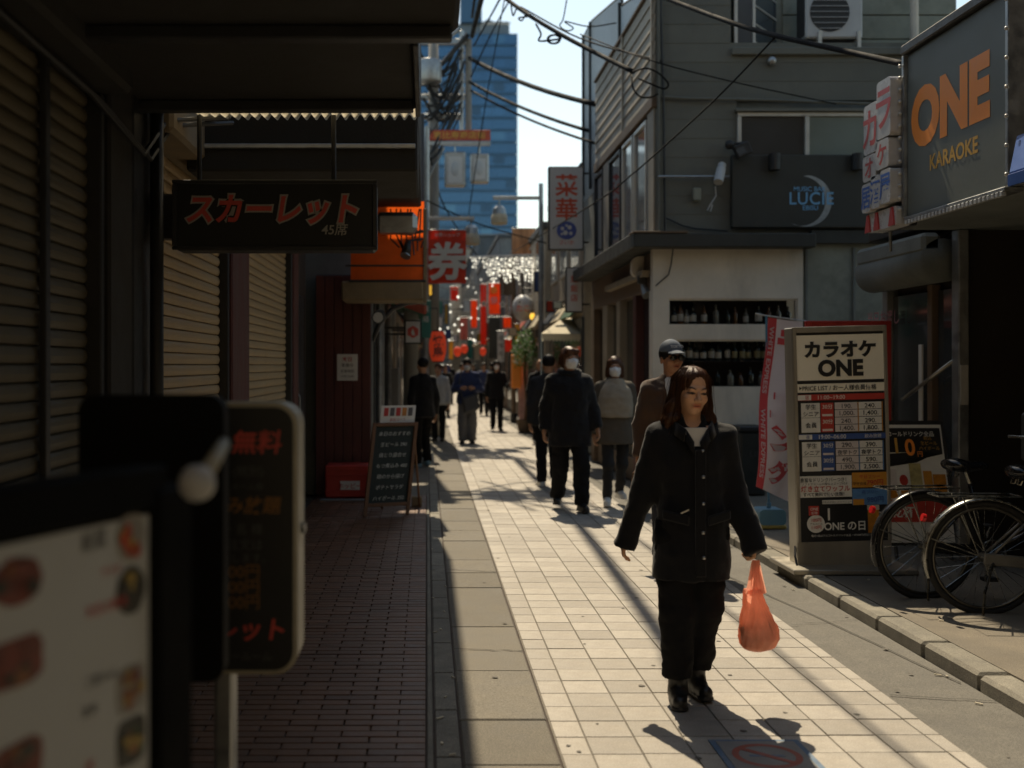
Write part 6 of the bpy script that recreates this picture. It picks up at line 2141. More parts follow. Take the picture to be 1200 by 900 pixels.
MB().obox(WW @ Vector((-.06, -.133, .895)), (.018, 0, .008), (0, .004, 0), (-.001, 0, .003)).build('zip_pull', steel, wo)

# orange carrier bag hanging from her left hand
bag_m = mat('thin orange plastic film', (.95, .47, .33), .26, var=.15, scale=18, bump=1.0, bscale=34, transl=.5, spec=.5, stretch=(1, 1, .45))
hb = WW @ Vector(J['wb']) + Vector((.010, -.012, -.088))
bag = thing('carrier_bag', 'orange thin plastic carrier bag hanging from the woman\'s hand', 'bag', (hb.x, hb.y, hb.z - .41))
keys = [(-.408, .020, .012), (-.402, .050, .030), (-.385, .074, .045), (-.35, .086, .053), (-.30, .084, .052), (-.25, .070, .046), (-.20, .054, .036), (-.16, .044, .028), (-.125, .038, .022)]
rows = []
for i in range(30):
    z = -.408 + (.283) * i / 29
    rows.append((z, float(np.interp(z, [k[0] for k in keys], [k[1] for k in keys])), float(np.interp(z, [k[0] for k in keys], [k[2] for k in keys]))))
v = []; f = []
n = 72
for i, (z, a, b) in enumerate(rows):
    for j in range(n):
        w = 2 * math.pi * j / n
        hh = max(0, (z + .36) / .24)
        k = 1 + .20 * noise.noise((math.cos(w) * 1.8, math.sin(w) * 1.8, z * 8)) + .11 * noise.noise((math.cos(w) * 6, math.sin(w) * 6, z * 22)) + .05 * noise.noise((math.cos(w) * 14, math.sin(w) * 14, z * 50)) + .13 * (1 - abs(noise.noise((w * 2.2, 5.0, z * 5))) * 3) * min(1, hh + .15) * .5 + .10 * noise.noise((w * 5, 2.1, z * 3)) * hh
        v.append((hb.x + .012 * math.sin(z * 14) + a * k * math.cos(w), hb.y + b * k * math.sin(w), hb.z + z))
for i in range(len(rows) - 1):
    for j in range(n):
        f.append((i * n + j, i * n + (j + 1) % n, (i + 1) * n + (j + 1) % n, (i + 1) * n + j))
MB().obox((hb.x - .012, hb.y, hb.z - .335), (.045, 0, .006), (0, .022, 0), (-.006, 0, .05), .004).build('contents', white_cotton, bag)
MB().cyl((hb.x + .03, hb.y - .005, hb.z - .385), (hb.x + .045, hb.y, hb.z - .26), .022, 12).build('contents', black_trouser, bag)
f.append(tuple(range(n))[::-1])
mb = MB().add(v, f)
mb.build('sack', bag_m, bag, smooth=True)
for s in (-1, 1):                # two gathered handles
    mb = MB()
    base = Vector((hb.x + s * .006, hb.y + s * .016, hb.z - .135))
    for c in range(5):
        o = (c - 2) * .013
        pts = [base + Vector((o * 1.35, s * .006 * math.cos(c), -.01)), base + Vector((o * .95, 0, .045)), base + Vector((o * .6, -s * .006, .095)), Vector((hb.x + o * .5, hb.y, hb.z + .004))]
        vs = []
        for q_, p in enumerate(pts):
            wd = .011 - .002 * q_
            vs += [p + Vector((-wd, .003 * math.sin(c * 2 + q_), 0)), p + Vector((wd, -.003 * math.sin(c * 2 + q_), 0))]
        mb.add(vs, [(2 * q_, 2 * q_ + 1, 2 * q_ + 3, 2 * q_ + 2) for q_ in range(3)])
    mb.build('handle', bag_m, bag, smooth=True)

# man in the cap, just behind her
brown_cord = mat('brown corduroy jacket', (.055, .026, .012), .85, var=.3, scale=10, bump=.4, bscale=120, sheen=.2)
dark_denim = mat('dark denim', (.012, .014, .022), .9, var=.3, scale=9, bump=.3, bscale=200)
cap_m = mat('washed navy cap cotton', (.10, .12, .15), .85, var=.25, scale=14, bump=.3, bscale=160)
dark_plastic = mat('dark glossy plastic', (.006, .006, .006), .18, var=.1, bump=0)
mo, J, hl, hsc = human('man in brown jacket, grey baseball cap and sunglasses behind the woman', 1.885, 8.55, 1.72, q=1.15, skin=(.40, .20, .115),
    coat_m=brown_cord, pants_m=dark_denim, shoe_m=black_leather, hair='short', hair_m=hair_black, hem=.43, turn=R(12), nod=R(-2), fold=.009,
    pose=dict(ea=(-.035, .02, -.165), wa=(-.012, -.03, -.15), ka=(0, -.05, -.235), na=(0, .03, -.225), kb=(0, .02, -.24), nb=(0, .08, -.2)), curl=(1.1, .5))
Wm = WM[mo.name]
g = lambda a: Wm @ Vector(hl(a))


def shirtf(p):
    d = column(p, [(.9, .19, .144, 0, 0), (1.05, .175, .134, 0, 0), (1.24, .19, .140, 0, 0), (1.34, .178, .120, 0, 0), (1.42, .085, .092, 0, .0), (1.46, .07, .075, 0, .01)], .92, 1.46)
    return np.maximum(d, np.maximum(np.abs(p[:, 0] - .01) - (.035 + .16 * np.clip(p[:, 2] - 1.12, 0, .3)), p[:, 1] + .02))


vv, ff = snet(shirtf, (-.2, -.25, .85), (.2, .05, 1.5), .009)
mesh_np('shirt', ruffle(vv, ff, .005, 9, 9, 14, 2), ff, white_cotton, mo)
hrM = rotm(R(12), R(-2), 0)
hc_ = np.array(hl((0, 0, 0)), np.float32)


def capf(p):
    l = ((p - hc_) @ hrM) / hsc
    d = ell(l, (0, .015, .052), (.088, .104, .100))
    d = np.maximum(d, .048 - l[:, 2])
    br = np.maximum(np.maximum(ell(l, (0, -.095, .046), (.070, .078, .040)), l[:, 1] + .06), np.abs(l[:, 2] - .058 - .35 * (l[:, 1] + .09) + 6.0 * l[:, 0] ** 2) - .006)
    return np.minimum(d, br) * hsc


vv, ff = snet(capf, hc_ - .22, hc_ + .22, .0065)
cap = mesh_np('cap', vv, ff, cap_m, mo)
cap_white = mat('white stitching', (.6, .58, .55), .8, bump=0)
text('TOKYO', .030, g((0, -.0975, .088)), Vector(hrM @ np.array((1, 0, 0))), Vector(hrM @ np.array((0, .35, 1))), cap_white, cap, name='cap_lettering', bold=.012, depth=.004)
for s in (-1, 1):
    mb = MB()
    c = g((s * .032, -.108, .002))
    mb.ball(c, (.029, .012, .023), 12, 8)
    mb.build('sunglass_lens', dark_plastic, mo, smooth=True)
mb = MB()
mb.tube([g((-.032, -.112, .010)), g((0, -.114, .012)), g((.032, -.112, .010))], .003, 6)
for s in (-1, 1):
    mb.tube([g((s * .06, -.095, .008)), g((s * .082, -.03, .006)), g((s * .085, .02, -.004))], .0028, 6)
mb.build('sunglass_frame', dark_plastic, mo)
# his shoulder bag held low
tan_leather = mat('worn brown leather', (.10, .045, .02), .5, var=.3, scale=16, bump=.3, bscale=80)
pw = Wm @ Vector(J['wa'])
pb = thing('leather_pouch', 'small brown leather pouch with dangling straps held by the capped man', 'bag', (pw.x, pw.y, pw.z - .36))
mb = MB().obox((pw.x - .005, pw.y - .01, pw.z - .17), (.055, 0, .01), (0, .02, 0), (.012, 0, .085), .015)
mb.build('pouch_body', tan_leather, pb, smooth=False)
for (a, b, c) in ((-.03, -.10, .30), (-.075, -.085, .33), (-.01, -.12, .36)):
    MB().tube([(pw.x, pw.y, pw.z - .07), (pw.x + a * .6, pw.y - .02, pw.z - .2), (pw.x + a * 1.1, pw.y - .03, pw.z - c)], [.006, .006, .004], 6).build('strap', tan_leather, pb)

# the other walkers
dark_cloth = mat('dark grey wool', (.016, .016, .018), .9, var=.3, scale=9, bump=.35, bscale=150)
beige_knit = mat('beige quilted vest', (.30, .26, .20), .9, var=.15, scale=9, bump=.4, bscale=90)
grey_knit = mat('dark taupe knit', (.085, .072, .055), .9, var=.2, scale=9, bump=.4, bscale=110)
blue_hood = mat('blue hooded sweatshirt', (.028, .040, .105), .9, var=.2, scale=9, bump=.35, bscale=120)
grey_trs = mat('grey loose trousers', (.13, .13, .135), .9, var=.2, scale=9, bump=.3, bscale=120)
pale_grey = mat('pale grey sweater', (.38, .38, .36), .9, var=.12, scale=9, bump=.3, bscale=120)
white_shoe = mat('white sneaker', (.6, .6, .58), .6, var=.1, bump=.1)
blue_shoe = mat('pale blue sneaker', (.18, .30, .36), .6, var=.1, bump=.1)

mo2, J, hl, hsc = human('man in black coat and white mask with tousled brown hair, walking', 1.52, 11.8, 1.74, q=1.5, coat_m=black_coat, pants_m=black_trouser,
    shoe_m=black_leather, hair='shaggy', hair_m=hair_auburn, mask_m=mask_white, hem=.40, coat_w=1.12, turn=R(22), fold=.012,
    pose=dict(ea=(-.045, .02, -.165), wa=(-.01, -.03, -.145), eb=(.045, .01, -.165), wb=(.02, -.06, -.135), ka=(.0, .02, -.24), na=(-.01, .08, -.20), kb=(.01, -.07, -.232), nb=(0, -.02, -.232)), pants_r=(.095, .085, .078))
MB().tube([WM[mo2.name] @ Vector((.10 * math.cos(a), .035 + .095 * math.sin(a), 1.475 + .02 * math.sin(a))) for a in [2 * math.pi * i / 14 for i in range(14)]], .038, 8, closed=True).build('hood', black_coat, mo2, smooth=True)

mo3, J, hl, hsc = human('woman in beige vest, white mask and dark skirt walking beside the black-coated man', 2.06, 12.15, 1.64, fem=True, q=1.5, coat_m=grey_knit,
    pants_m=dark_cloth, shoe_m=white_shoe, hair='bob', hair_m=hair_auburn, mask_m=mask_white, hem=.42, coat_w=1.02, turn=R(-6), fold=.008, flare=1.05,
    pose=dict(ka=(0, -.05, -.235), na=(0, .04, -.225), kb=(0, .02, -.24), nb=(0, .10, -.19)), pants_r=(.08, .064, .052))
Wv = WM[mo3.name]


def vestf(p):
    return column(p, [(.96, .200, .156, 0, 0), (1.2, .195, .154, 0, 0), (1.29, .180, .132, 0, 0), (1.345, .125, .108, 0, .0), (1.40, .085, .092, 0, .01)], .98, 1.405)


vv, ff = snet(vestf, (-.25, -.2, .9), (.25, .2, 1.42), .014)
vv = ruffle(vv, ff, .007, 9, 9, 16, 3)
mesh_np('vest', vv, ff, beige_knit, mo3)

human('person in dark clothes half hidden behind the black-coated man', 1.56, 14.2, 1.68, rz=R(180), q=2, coat_m=dark_cloth, pants_m=black_trouser, shoe_m=white_shoe,
      hair='short', hair_m=hair_black, fold=.01, pose=dict(ka=(0, -.06, -.23), na=(0, .05, -.22)))
human('balding man in black seen from behind near the green plant', 2.25, 22.0, 1.66, rz=R(170), q=2.2, coat_m=black_coat, pants_m=black_trouser, shoe_m=white_shoe,
      hair='bald', hair_m=hair_black, fold=.01, lean=.06, skin=(.45, .24, .14), pose=dict(ka=(0, -.07, -.23), na=(0, .09, -.215), kb=(0, .03, -.24)))
human('man in black jacket walking in the shade by the left shops', -.06, 16.8, 1.66, rz=R(-150), q=2, coat_m=black_coat, pants_m=black_trouser, shoe_m=blue_shoe,
      hair='short', hair_m=hair_black, fold=.01, pose=dict(ka=(0, -.05, -.235), na=(0, .05, -.22)))
human('person in pale grey sweater beyond the man in black', .24, 22.6, 1.58, q=2.2, rz=R(-20), coat_m=pale_grey, pants_m=black_trouser, shoe_m=black_leather,
      hair='short', hair_m=hair_dark, fold=.01, hem=.47)
mo4, J, hl, hsc = human('masked man in blue hoodie and grey trousers looking at his hands', .80, 21.9, 1.68, q=1.9, coat_m=blue_hood, pants_m=grey_trs, shoe_m=black_leather,
      hair='short', hair_m=hair_black, mask_m=mask_white, hem=.47, coat_w=1.12, nod=R(14), fold=.012, pants_r=(.105, .1, .09),
      pose=dict(ea=(-.055, -.02, -.16), wa=(.085, -.10, .02), eb=(.055, -.02, -.16), wb=(-.085, -.10, .02), ua=(.9, -.4, .2), ub=(-.9, -.4, .2), pa=(0, -1, .3), pb=(0, -1, .3)), curl=(.9, .9))
bg4 = WM[mo4.name]
grey_nylon = mat('grey nylon bag', (.06, .06, .065), .7, var=.2, scale=9, bump=.3, bscale=80)
sb = thing('shoulder_bag', 'grey shoulder bag slung across the man in the blue hoodie', 'bag', bg4 @ Vector((.06, -.17, .62)))
MB().obox(bg4 @ Vector((.06, -.19, .80)), (.15, 0, .05), (0, .045, 0), (-.03, 0, .16), .04).build('pouch_body', grey_nylon, sb)
MB().tube([bg4 @ Vector(a) for a in ((-.1, -.17, .9), (-.16, -.15, 1.15), (-.13, -.06, 1.42), (0, .1, 1.40), (.14, .06, 1.2), (.18, -.1, .92))], .014, 6).build('strap', grey_nylon, sb)
human('person in black with white mask walking left of the street centre', 1.65, 26.2, 1.66, q=2.2, coat_m=black_coat, pants_m=black_trouser, shoe_m=black_leather,
      hair='bob', hair_m=hair_black, mask_m=mask_white, fold=.01, pose=dict(eb=(.05, -.03, -.16), wb=(.03, -.12, .03), ka=(0, -.05, -.235), na=(0, .05, -.22)))
rr = random.Random(5)
far = [(.55, 33, 'black'), (1.15, 36, 'dark grey'), (1.75, 34, 'navy'), (2.25, 38, 'black'), (.2, 41, 'dark grey'), (.9, 44, 'black'), (1.5, 47, 'pale grey'), (2.1, 50, 'black')]
fm = {'black': black_coat, 'dark grey': dark_cloth, 'navy': blue_hood, 'pale grey': pale_grey}
for i, (fx, fy, c) in enumerate(far):
    human('small distant walker in %s, %s nearest of the far crowd' % (c, ORD[(0, 2, 1, 3, 4, 5, 6, 7)[i]]), fx, fy, 1.58 + .02 * (i % 6), rz=R(rr.choice((0, 180, 10, 170))), q=3.6, coat_m=fm[c], pants_m=black_trouser,
          shoe_m=black_leather, hair='short', hair_m=hair_black, group='distant walkers', hands=False, fold=.01, pose=dict(ka=(0, -.05, -.235), na=(0, .05, -.22)))
# ---------------------------------------------------------------- karaoke price stand
cream_face = mat('cream lit face', (.86, .80, .64), .5, var=.04, scale=3, bump=0)
blk = mat('black print panel', (.016, .016, .017), .4, var=.1, bump=0)
red_s = mat('red print strip', (.48, .045, .03), .5, var=.05, bump=0)
blue_s = mat('blue print strip', (.04, .09, .28), .5, var=.05, bump=0)
cell_w = mat('white table cell', (.72, .70, .63), .5, var=.05, scale=20, bump=0)
cell_p = mat('pale pink table cell', (.64, .57, .53), .5, var=.06, scale=20, bump=0)
or_s = mat('orange print panel', (.58, .26, .03), .5, var=.12, scale=20, bump=0)
lb_s = mat('sky blue print panel', (.10, .24, .48), .5, var=.12, scale=20, bump=0)
beer = mat('beer amber print', (.50, .20, .02), .4, var=.3, scale=25, bump=0)
foam = mat('beer foam print', (.55, .50, .40), .6, var=.1, bump=0)
KD = 8.0
tl = R(-1.45)
U = Vector((math.cos(tl), 0, -math.sin(tl) * -1)); V = Vector((math.sin(tl), 0, math.cos(tl)))
U = V.cross(Vector((0, 1, 0))) * 1.0
if U.x < 0:
    U = -U
K1 = KD / F
O = P(990, 660, KD)
NF = -YY


def FP(px, py, off=0.0):
    return O + U * ((px - 990) * K1) + V * ((660 - py) * K1) + NF * off


st = thing('price_stand', 'tall steel karaoke price list stand with cream header on the right pavement', 'sign', (O.x, KD + .1, .075))


def quad(px0, py0, px1, py1, m_, off, name='panel', th=.002, par=None):
    c = (FP(px0, py0, off - th / 2) + FP(px1, py1, off - th / 2)) / 2
    return MB().obox(c, U * abs(px1 - px0) * K1 / 2, NF * th / 2, V * abs(py1 - py0) * K1 / 2).build(name, m_, par or st)


def kt(tx, px, py, size, m_, off=.012, bold=0.0, wx=1.0, par=None):
    return text(tx, size * K1, FP(px, py, off), U, V, m_, par or st, bold=bold, depth=.001, wx=wx)


MB().obox((FP(935, 383, -.09) + FP(1045, 666, -.09)) / 2, U * 55.2 * K1, NF * .088, V * 142 * K1, .006).build('cabinet', steel_st, st)
for (a, b, c, d) in ((935, 382, 939, 634), (1041, 382, 1045, 634), (939, 382, 1041, 389)):
    m0 = (FP(a, b, .008) + FP(c, d, .008)) / 2
    MB().obox(m0, U * (c - a) * K1 / 2, NF * .010, V * (d - b) * K1 / 2, .003).build('frame_rail', steel_st, st)
MB().obox((FP(935, 634, .0) + FP(1045, 666, .0)) / 2, U * 55 * K1, NF * .004, V * 16 * K1, .002).build('kick_panel', steel_st, st)
bm = (FP(990, 667, 0))
MB().box((bm.x - .44, KD - .22, .076), (bm.x + .44, KD + .34, .112), .006).build('base_plate', steel_st, st)
MB().tube([FP(935, 640, -.05), FP(932, 650, -.0), FP(932, 664, .05), FP(936, 671, .1)], .008, 6).build('power_cord', dark_metal, st)
quad(939, 389, 1041, 634, blk, .004, 'print_sheet')
quad(939, 392, 1041, 445, cream_face, .007, 'header')
kt('カラオケ', 990, 409, 20.5, blk, bold=.05, wx=1.04)
kt('ONE', 990, 431, 25, blk, bold=.05)
quad(939, 449, 1041, 459, cream_face, .007, 'subheader')
kt('PRICE LIST / お一人様会員価格', 988, 454, 6.8, blk, bold=.012, wx=.95)
MB().prism([(-.010, -.012), (.010, 0), (-.010, .012)], FP(943, 454, .0085), U, V, NF * .001).build('arrow_mark', blk, st)
quad(939, 461.5, 1041, 468.5, red_s, .007, 'time_strip')
quad(939.5, 462, 955, 468, cell_w, .009, 'day_tag', .001)
kt('昼', 950, 465, 5, red_s)
kt('11:00~19:00', 978, 465, 6.6, cell_w, bold=.005)
quad(939, 508, 1041, 514.5, blue_s, .007, 'time_strip')
quad(939.5, 508.5, 955, 514, cell_w, .009, 'night_tag', .001)
kt('夜', 950, 511.2, 5, blue_s)
kt('19:00~06:00', 978, 511.2, 6.6, cell_w, bold=.005)
kt('飲み放題', 1026, 511.2, 5, cell_w)
for (y0, rows_, cm) in ((471.5, (('190.', '240.'), ('1,000.', '1,400.'), ('240.', '290.'), ('1,400.', '1,800.')), red_s), (517, (('290.', '390.'), ('夜学トク', '夜学トク'), ('490.', '590.'), ('1,900.', '2,500.')), blue_s)):
    rh = 8.7
    quad(943, y0, 965, y0 + 2 * rh - .4, cell_w, .007, 'name_cell')
    quad(943, y0 + 2 * rh, 965, y0 + 4 * rh - .4, cell_w, .007, 'name_cell')
    kt('学生', 954, y0 + 4.4, 6.4, blk, bold=.008); kt('シニア', 954, y0 + 12.8, 6.4, blk, bold=.008); kt('会員', 954, y0 + 26, 6.8, blk, bold=.008)
    quad(966, y0, 981, y0 + 4 * rh - .4, cm, .007, 'unit_column')
    for r_ in range(4):
        if r_ % 2 == 0:
            kt('30分', 973.5, y0 + r_ * rh + 4.4, 6.2, cell_w, bold=.008)
        else:
            quad(967.5, y0 + r_ * rh + 4.5, 979.5, y0 + r_ * rh + 7, cell_p, .0085, 'unit_line', .001)
        for ci, (c0, c1) in enumerate(((982.5, 1009), (1010.5, 1037))):
            quad(c0, y0 + r_ * rh, c1, y0 + r_ * rh + rh - .7, cell_p if ci == 0 else cell_w, .007, 'price_cell')
            tx = rows_[r_][ci]
            kt(tx, (c0 + c1) / 2, y0 + r_ * rh + 4.2, 7.2 if len(tx) < 7 and tx[0] != '夜' else 6.2, grey_ink if ci == 0 else blk, off=.010, bold=.012, wx=1.1 if tx[0] != '夜' else .95)
    for c0 in (1009.3, 1037.4):
        quad(c0, y0, c0 + .9, y0 + 4 * rh - .4, or_s if cm is red_s else lb_s, .0075, 'column_rule')
quad(939, 557, 1000, 582, cell_w, .007, 'offer_panel')
kt('豊富なドリンクバーつき！', 968, 561.5, 5.4, blk, bold=.008, wx=.88)
kt('ソフトクリーム10種以上スープ付き', 968, 566.3, 3.4, blk)
kt('焼き立てワッフル', 969, 571.8, 7.6, red_s, bold=.014, wx=.95)
kt('すべて無料で使い放題！', 968, 578.5, 5.2, blk, bold=.008, wx=.9)
quad(1000.5, 554, 1041, 571.5, or_s, .008, 'price_panel')
kt('平日フリー', 1021, 559, 5, red_s); kt('790円', 1027, 566, 8, red_s, bold=.01); kt('学生会員', 1009, 567, 4, blk)
quad(1000.5, 573, 1041, 592, lb_s, .008, 'price_panel')
kt('夜フリー', 1021, 577, 5, blue_s); kt('980円', 1027, 586, 8, blue_s, bold=.01)
quad(1001, 585, 1014, 592, or_s, .0095, 'price_tab', .001)
quad(965, 585.5, 1000, 590, cell_w, .007, 'note_strip')
kt('店長のお気に入りメニュー', 982, 587.8, 3, blk)
quad(949, 592, 961, 603, red_s, .007, 'logo_patch')
kt('ONE', 955, 595.5, 4.4, cell_w, bold=.01); kt('名物', 955, 600, 3.8, cell_w)
MB().prism([(10.5 * K1 * math.cos(2 * math.pi * i / 24), 10.5 * K1 * math.sin(2 * math.pi * i / 24)) for i in range(24)], FP(957, 613, .006), U, V, NF * .001).build('round_badge', cell_w, st)
kt('100円', 957, 608.5, 5, red_s, bold=.01); kt('110円', 957, 617, 5, red_s, bold=.01); kt('アルコール', 957, 613, 3, blk)
kt('1', 972, 602, 20, cell_w, bold=.01); kt('ONE の日', 991, 616, 12, cell_w, bold=.022, wx=.95)
kt('毎月1日はアルコールドリンク全品 一杯100円(税込110円)', 989, 627, 3, cell_w)
quad(1018, 596, 1031, 625, beer, .007, 'mug_print'); quad(1017.5, 592.5, 1031.5, 598, foam, .008, 'foam_print')
MB().tube([FP(1031, 601, .008), FP(1037, 603, .008), FP(1038, 612, .008), FP(1036, 619, .008), FP(1031, 620, .008)], .007, 6).build('mug_handle_print', foam, st)

# red framed board behind the stand, black bin
rb2 = thing('red_framed_board', 'dark board in a red frame standing behind the price stand', 'board', (P(995, 0, 9.4).x, 9.4, .075))
a, b = P(943, 0, 9.4), P(1043, 0, 9.4)
z0, z1 = .08, P(0, 376, 9.4).z
MB().box((a.x, 9.41, z0), (b.x, 9.45, z1 - .002), .004).build('panel', kdark, rb2)
for q in (((a.x, 9.37, z0), (a.x + .05, 9.409, z1)), ((b.x - .05, 9.37, z0), (b.x, 9.409, z1)), ((a.x + .051, 9.37, z1 - .06), (b.x - .051, 9.409, z1))):
    MB().box(*q, .004).build('frame_rail', red_pl, rb2)
bn_ = thing('black_bin', 'black plastic storage box by the white wall behind the flag', 'bin', (P(882, 0, 12.6).x, 12.7, .075))
a, b = P(868, 0, 12.5), P(898, 0, 12.5)
MB().box((a.x, 12.5, .08), (b.x, 12.95, .80), .02).build('bin_body', black_paint, bn_)
MB().box((a.x - .015, 12.485, .80), (b.x + .015, 12.965, .86), .012).build('lid', dark_metal, bn_)
text('LIFE', .10, ((a.x + b.x) / 2 + .04, 12.495, .55), XX, ZZ, grey_l, bn_)

# flag on a pole
fl_w = mat('white flag cloth', (.72, .62, .62), .8, var=.06, scale=3, bump=.15, bscale=40, transl=.25)
fl_r = mat('red flag print', (.62, .07, .075), .8, var=.06, scale=3, bump=0)
pole_b = mat('blue flag pole', (.07, .20, .32), .4, var=.1, bump=0)
FD = 10.1
fg = thing('nobori_flag', 'white vertical flag with red katakana beside the price stand', 'flag', (P(901, 0, FD).x, FD, .075))
pb_, pt_ = P(901, 600, FD), P(898, 370, FD)
MB().tube([pb_ - ZZ * .05, pt_], .011, 8).build('pole', pole_b, fg)
MB().tube([pt_ + Vector((-.10, 0, .02)), pt_ + Vector((.0, 0, .0)), P(972, 380, FD + .1)], .008, 6).build('cross_bar', cam_m, fg)


def flag_pt(u, v):
    """u across 0..1 (pole side left), v down 0..1"""
    a0, a1 = P(900, 372, FD), P(972, 382, FD)
    b0, b1 = P(885, 570, FD - .25), P(930, 590, FD - .1)
    top = a0.lerp(a1, u); bot = b0.lerp(b1, u)
    p_ = top.lerp(bot, v)
    p_.y += .035 * math.sin(u * 7 + v * 3) * (.3 + v) + .03 * math.sin(v * 6 + u * 2)
    p_.x += .012 * math.sin(v * 9 + u)
    return p_


def cloth(u0, u1, v0, v1, m_, name, off=0.0, nu=14, nv=30):
    vs = []
    for i in range(nu + 1):
        for j in range(nv + 1):
            p_ = flag_pt(u0 + (u1 - u0) * i / nu, v0 + (v1 - v0) * j / nv); p_.y -= off
            vs.append(p_)
    fs = [(i * (nv + 1) + j, i * (nv + 1) + j + 1, (i + 1) * (nv + 1) + j + 1, (i + 1) * (nv + 1) + j) for i in range(nu) for j in range(nv)]
    return MB().add(vs, fs).build(name, m_, fg, smooth=True)


cloth(0, 1, 0, 1, fl_w, 'cloth')
cloth(0, .15, 0, 1, fl_r, 'red_border', .003, 4, 30)


def flag_letters(tx, uc, vc, hu, hv, m_, bold=.03, sideways=False):
    vs, fs = None, None
    tmp = text(tx, 1.0, (0, 0, 0), XX, ZZ, m_, fg, bold=bold, depth=0)
    co = np.array([tuple(WM[fg.name] @ v.co) for v in tmp.data.vertices])
    cx_, cz_ = (co[:, 0].min() + co[:, 0].max()) / 2, (co[:, 2].min() + co[:, 2].max()) / 2
    ex, ez = co[:, 0].max() - co[:, 0].min(), co[:, 2].max() - co[:, 2].min()
    iw = WM[fg.name].inverted()
    for v, c in zip(tmp.data.vertices, co):
        a_, b_ = (c[0] - cx_) / ex, (c[2] - cz_) / ez
        if sideways:
            a_, b_ = b_, -a_
        p_ = flag_pt(uc + a_ * hu, vc - b_ * hv); p_.y -= .006
        v.co = iw @ p_
    tmp.data.update()


for i, ch in enumerate(('モ', '|', '二', 'ン', 'グ')):
    flag_letters(ch, .50, .135 + i * .185, .62 if ch not in '|' else .13, .15, fl_r, bold=.07)
flag_letters('WHITE EXPRESS', .075, .25, .08, .40, fl_w, bold=.02, sideways=True)
flag_letters('WHITE EXPRESS', .075, .74, .08, .40, fl_w, bold=.02, sideways=True)
bb = P(901, 607, FD)
MB().prism(rrect(.24, .14, .04, 4), (bb.x - .12, FD + .12, .11), XX, ZZ, -YY * .24).build('water_base', mat('pale blue plastic', (.14, .30, .42), .45, var=.1, bump=.05), fg)
MB().box((bb.x - .125, FD - .125, .076), (bb.x + .125, FD + .125, .109), .008).build('base_foot', mat('yellow plastic', (.45, .36, .10), .5, var=.1, bump=.05), fg)
MB().cyl((bb.x, FD, .25), (bb.x, FD, .30), .02, 10).build('socket', pole_b, fg)

# beer poster on an easel
BD = 8.42
po = thing('beer_poster', 'framed beer poster stand with orange price behind the bicycles', 'poster', (P(1080, 0, BD).x, BD, .075))
tl2 = R(-3)
U2 = Vector((math.cos(tl2), 0, 0)); V2 = Vector((-.055, .16, 1)).normalized()
K2 = BD / F
O2 = P(1085, 640, BD)
N2 = U2.cross(V2).normalized()


def PP(px, py, off=0.0):
    return O2 + U2 * ((px - 1085) * K2) + V2 * ((640 - py) * K2) + N2 * off


def pq(px0, py0, px1, py1, m_, off, name):
    c = (PP(px0, py0, off) + PP(px1, py1, off)) / 2
    return MB().obox(c, U2 * abs(px1 - px0) * K2 / 2, N2 * .001, V2 * abs(py1 - py0) * K2 / 2).build(name, m_, po)


pq(1040, 492, 1124, 640, dark_metal, 0, 'frame')
pq(1044, 497, 1120, 636, cell_w, .003, 'sheet')
pq(1046, 501, 1118, 530, blk, .006, 'black_field')
MB().prism([(-.45 * 72 * K2 / .9, .0), (36 * K2, 0), (36 * K2, 4 * K2), (4 * K2, -10 * K2), (-36 * K2, -16 * K2)], PP(1082, 532, .005), U2, V2, N2 * .001).build('black_field', blk, po)
for (tx, px, py, sz, m_, bo, wx_) in (('アルコールドリンク全品', 1076, 508, 6.6, cell_w, .012, .95), ('1', 1050, 524, 27, orange_l, .02, .8), ('1', 1064, 522, 25, ochre_l, .02, .9), ('0', 1080, 524, 27, orange_l, .025, .9), ('円', 1091, 532, 7, orange_l, .01, 1), ('税込', 1102, 513, 5, ochre_l, 0, 1), ('生ビール', 1103, 519, 5, ochre_l, 0, 1), ('ハイボール', 1103, 525, 5, ochre_l, 0, 1)):
    text(tx, sz * K2, PP(px, py, .0085), U2, V2, m_, po, bold=bo, depth=.001, wx=wx_)
for (px0, px1, py0, m_) in ((1048, 1060, 550, cell_p), (1062, 1074, 546, cell_w), (1076, 1090, 543, mat('pale lemon print', (.45, .38, .16), .5, var=.3, scale=20, bump=0)), (1092, 1102, 552, or_s), (1103, 1118, 556, beer)):
    pq(px0, py0, px1, 585, m_, .007, 'glass_print')
    pq(px0 + 1, 575, px1 - 1, 584, beer, .0095, 'drink_print')
pq(1046, 586, 1118, 612, red_s, .006, 'red_field')
text('乾杯', 14 * K2, PP(1062, 600, .0085), U2, V2, cell_w, po, bold=.02, depth=.001)
MB().prism([(5 * K2 * math.cos(2 * math.pi * i / 16), 6.5 * K2 * math.sin(2 * math.pi * i / 16)) for i in range(16)], PP(1068, 563, .008), U2, V2, N2 * .001).build('crest_print', red_s, po)
for px in (1050, 1114):
    MB().tube([PP(px, 640, -.01), Vector((PP(px, 640).x, BD - .02, .076))], .014, 6).build('leg', dark_metal, po)
    MB().tube([PP(px, 530, -.02), Vector((PP(px, 530).x, BD + .34, .076))], .010, 6).build('rear_leg', dark_metal, po)

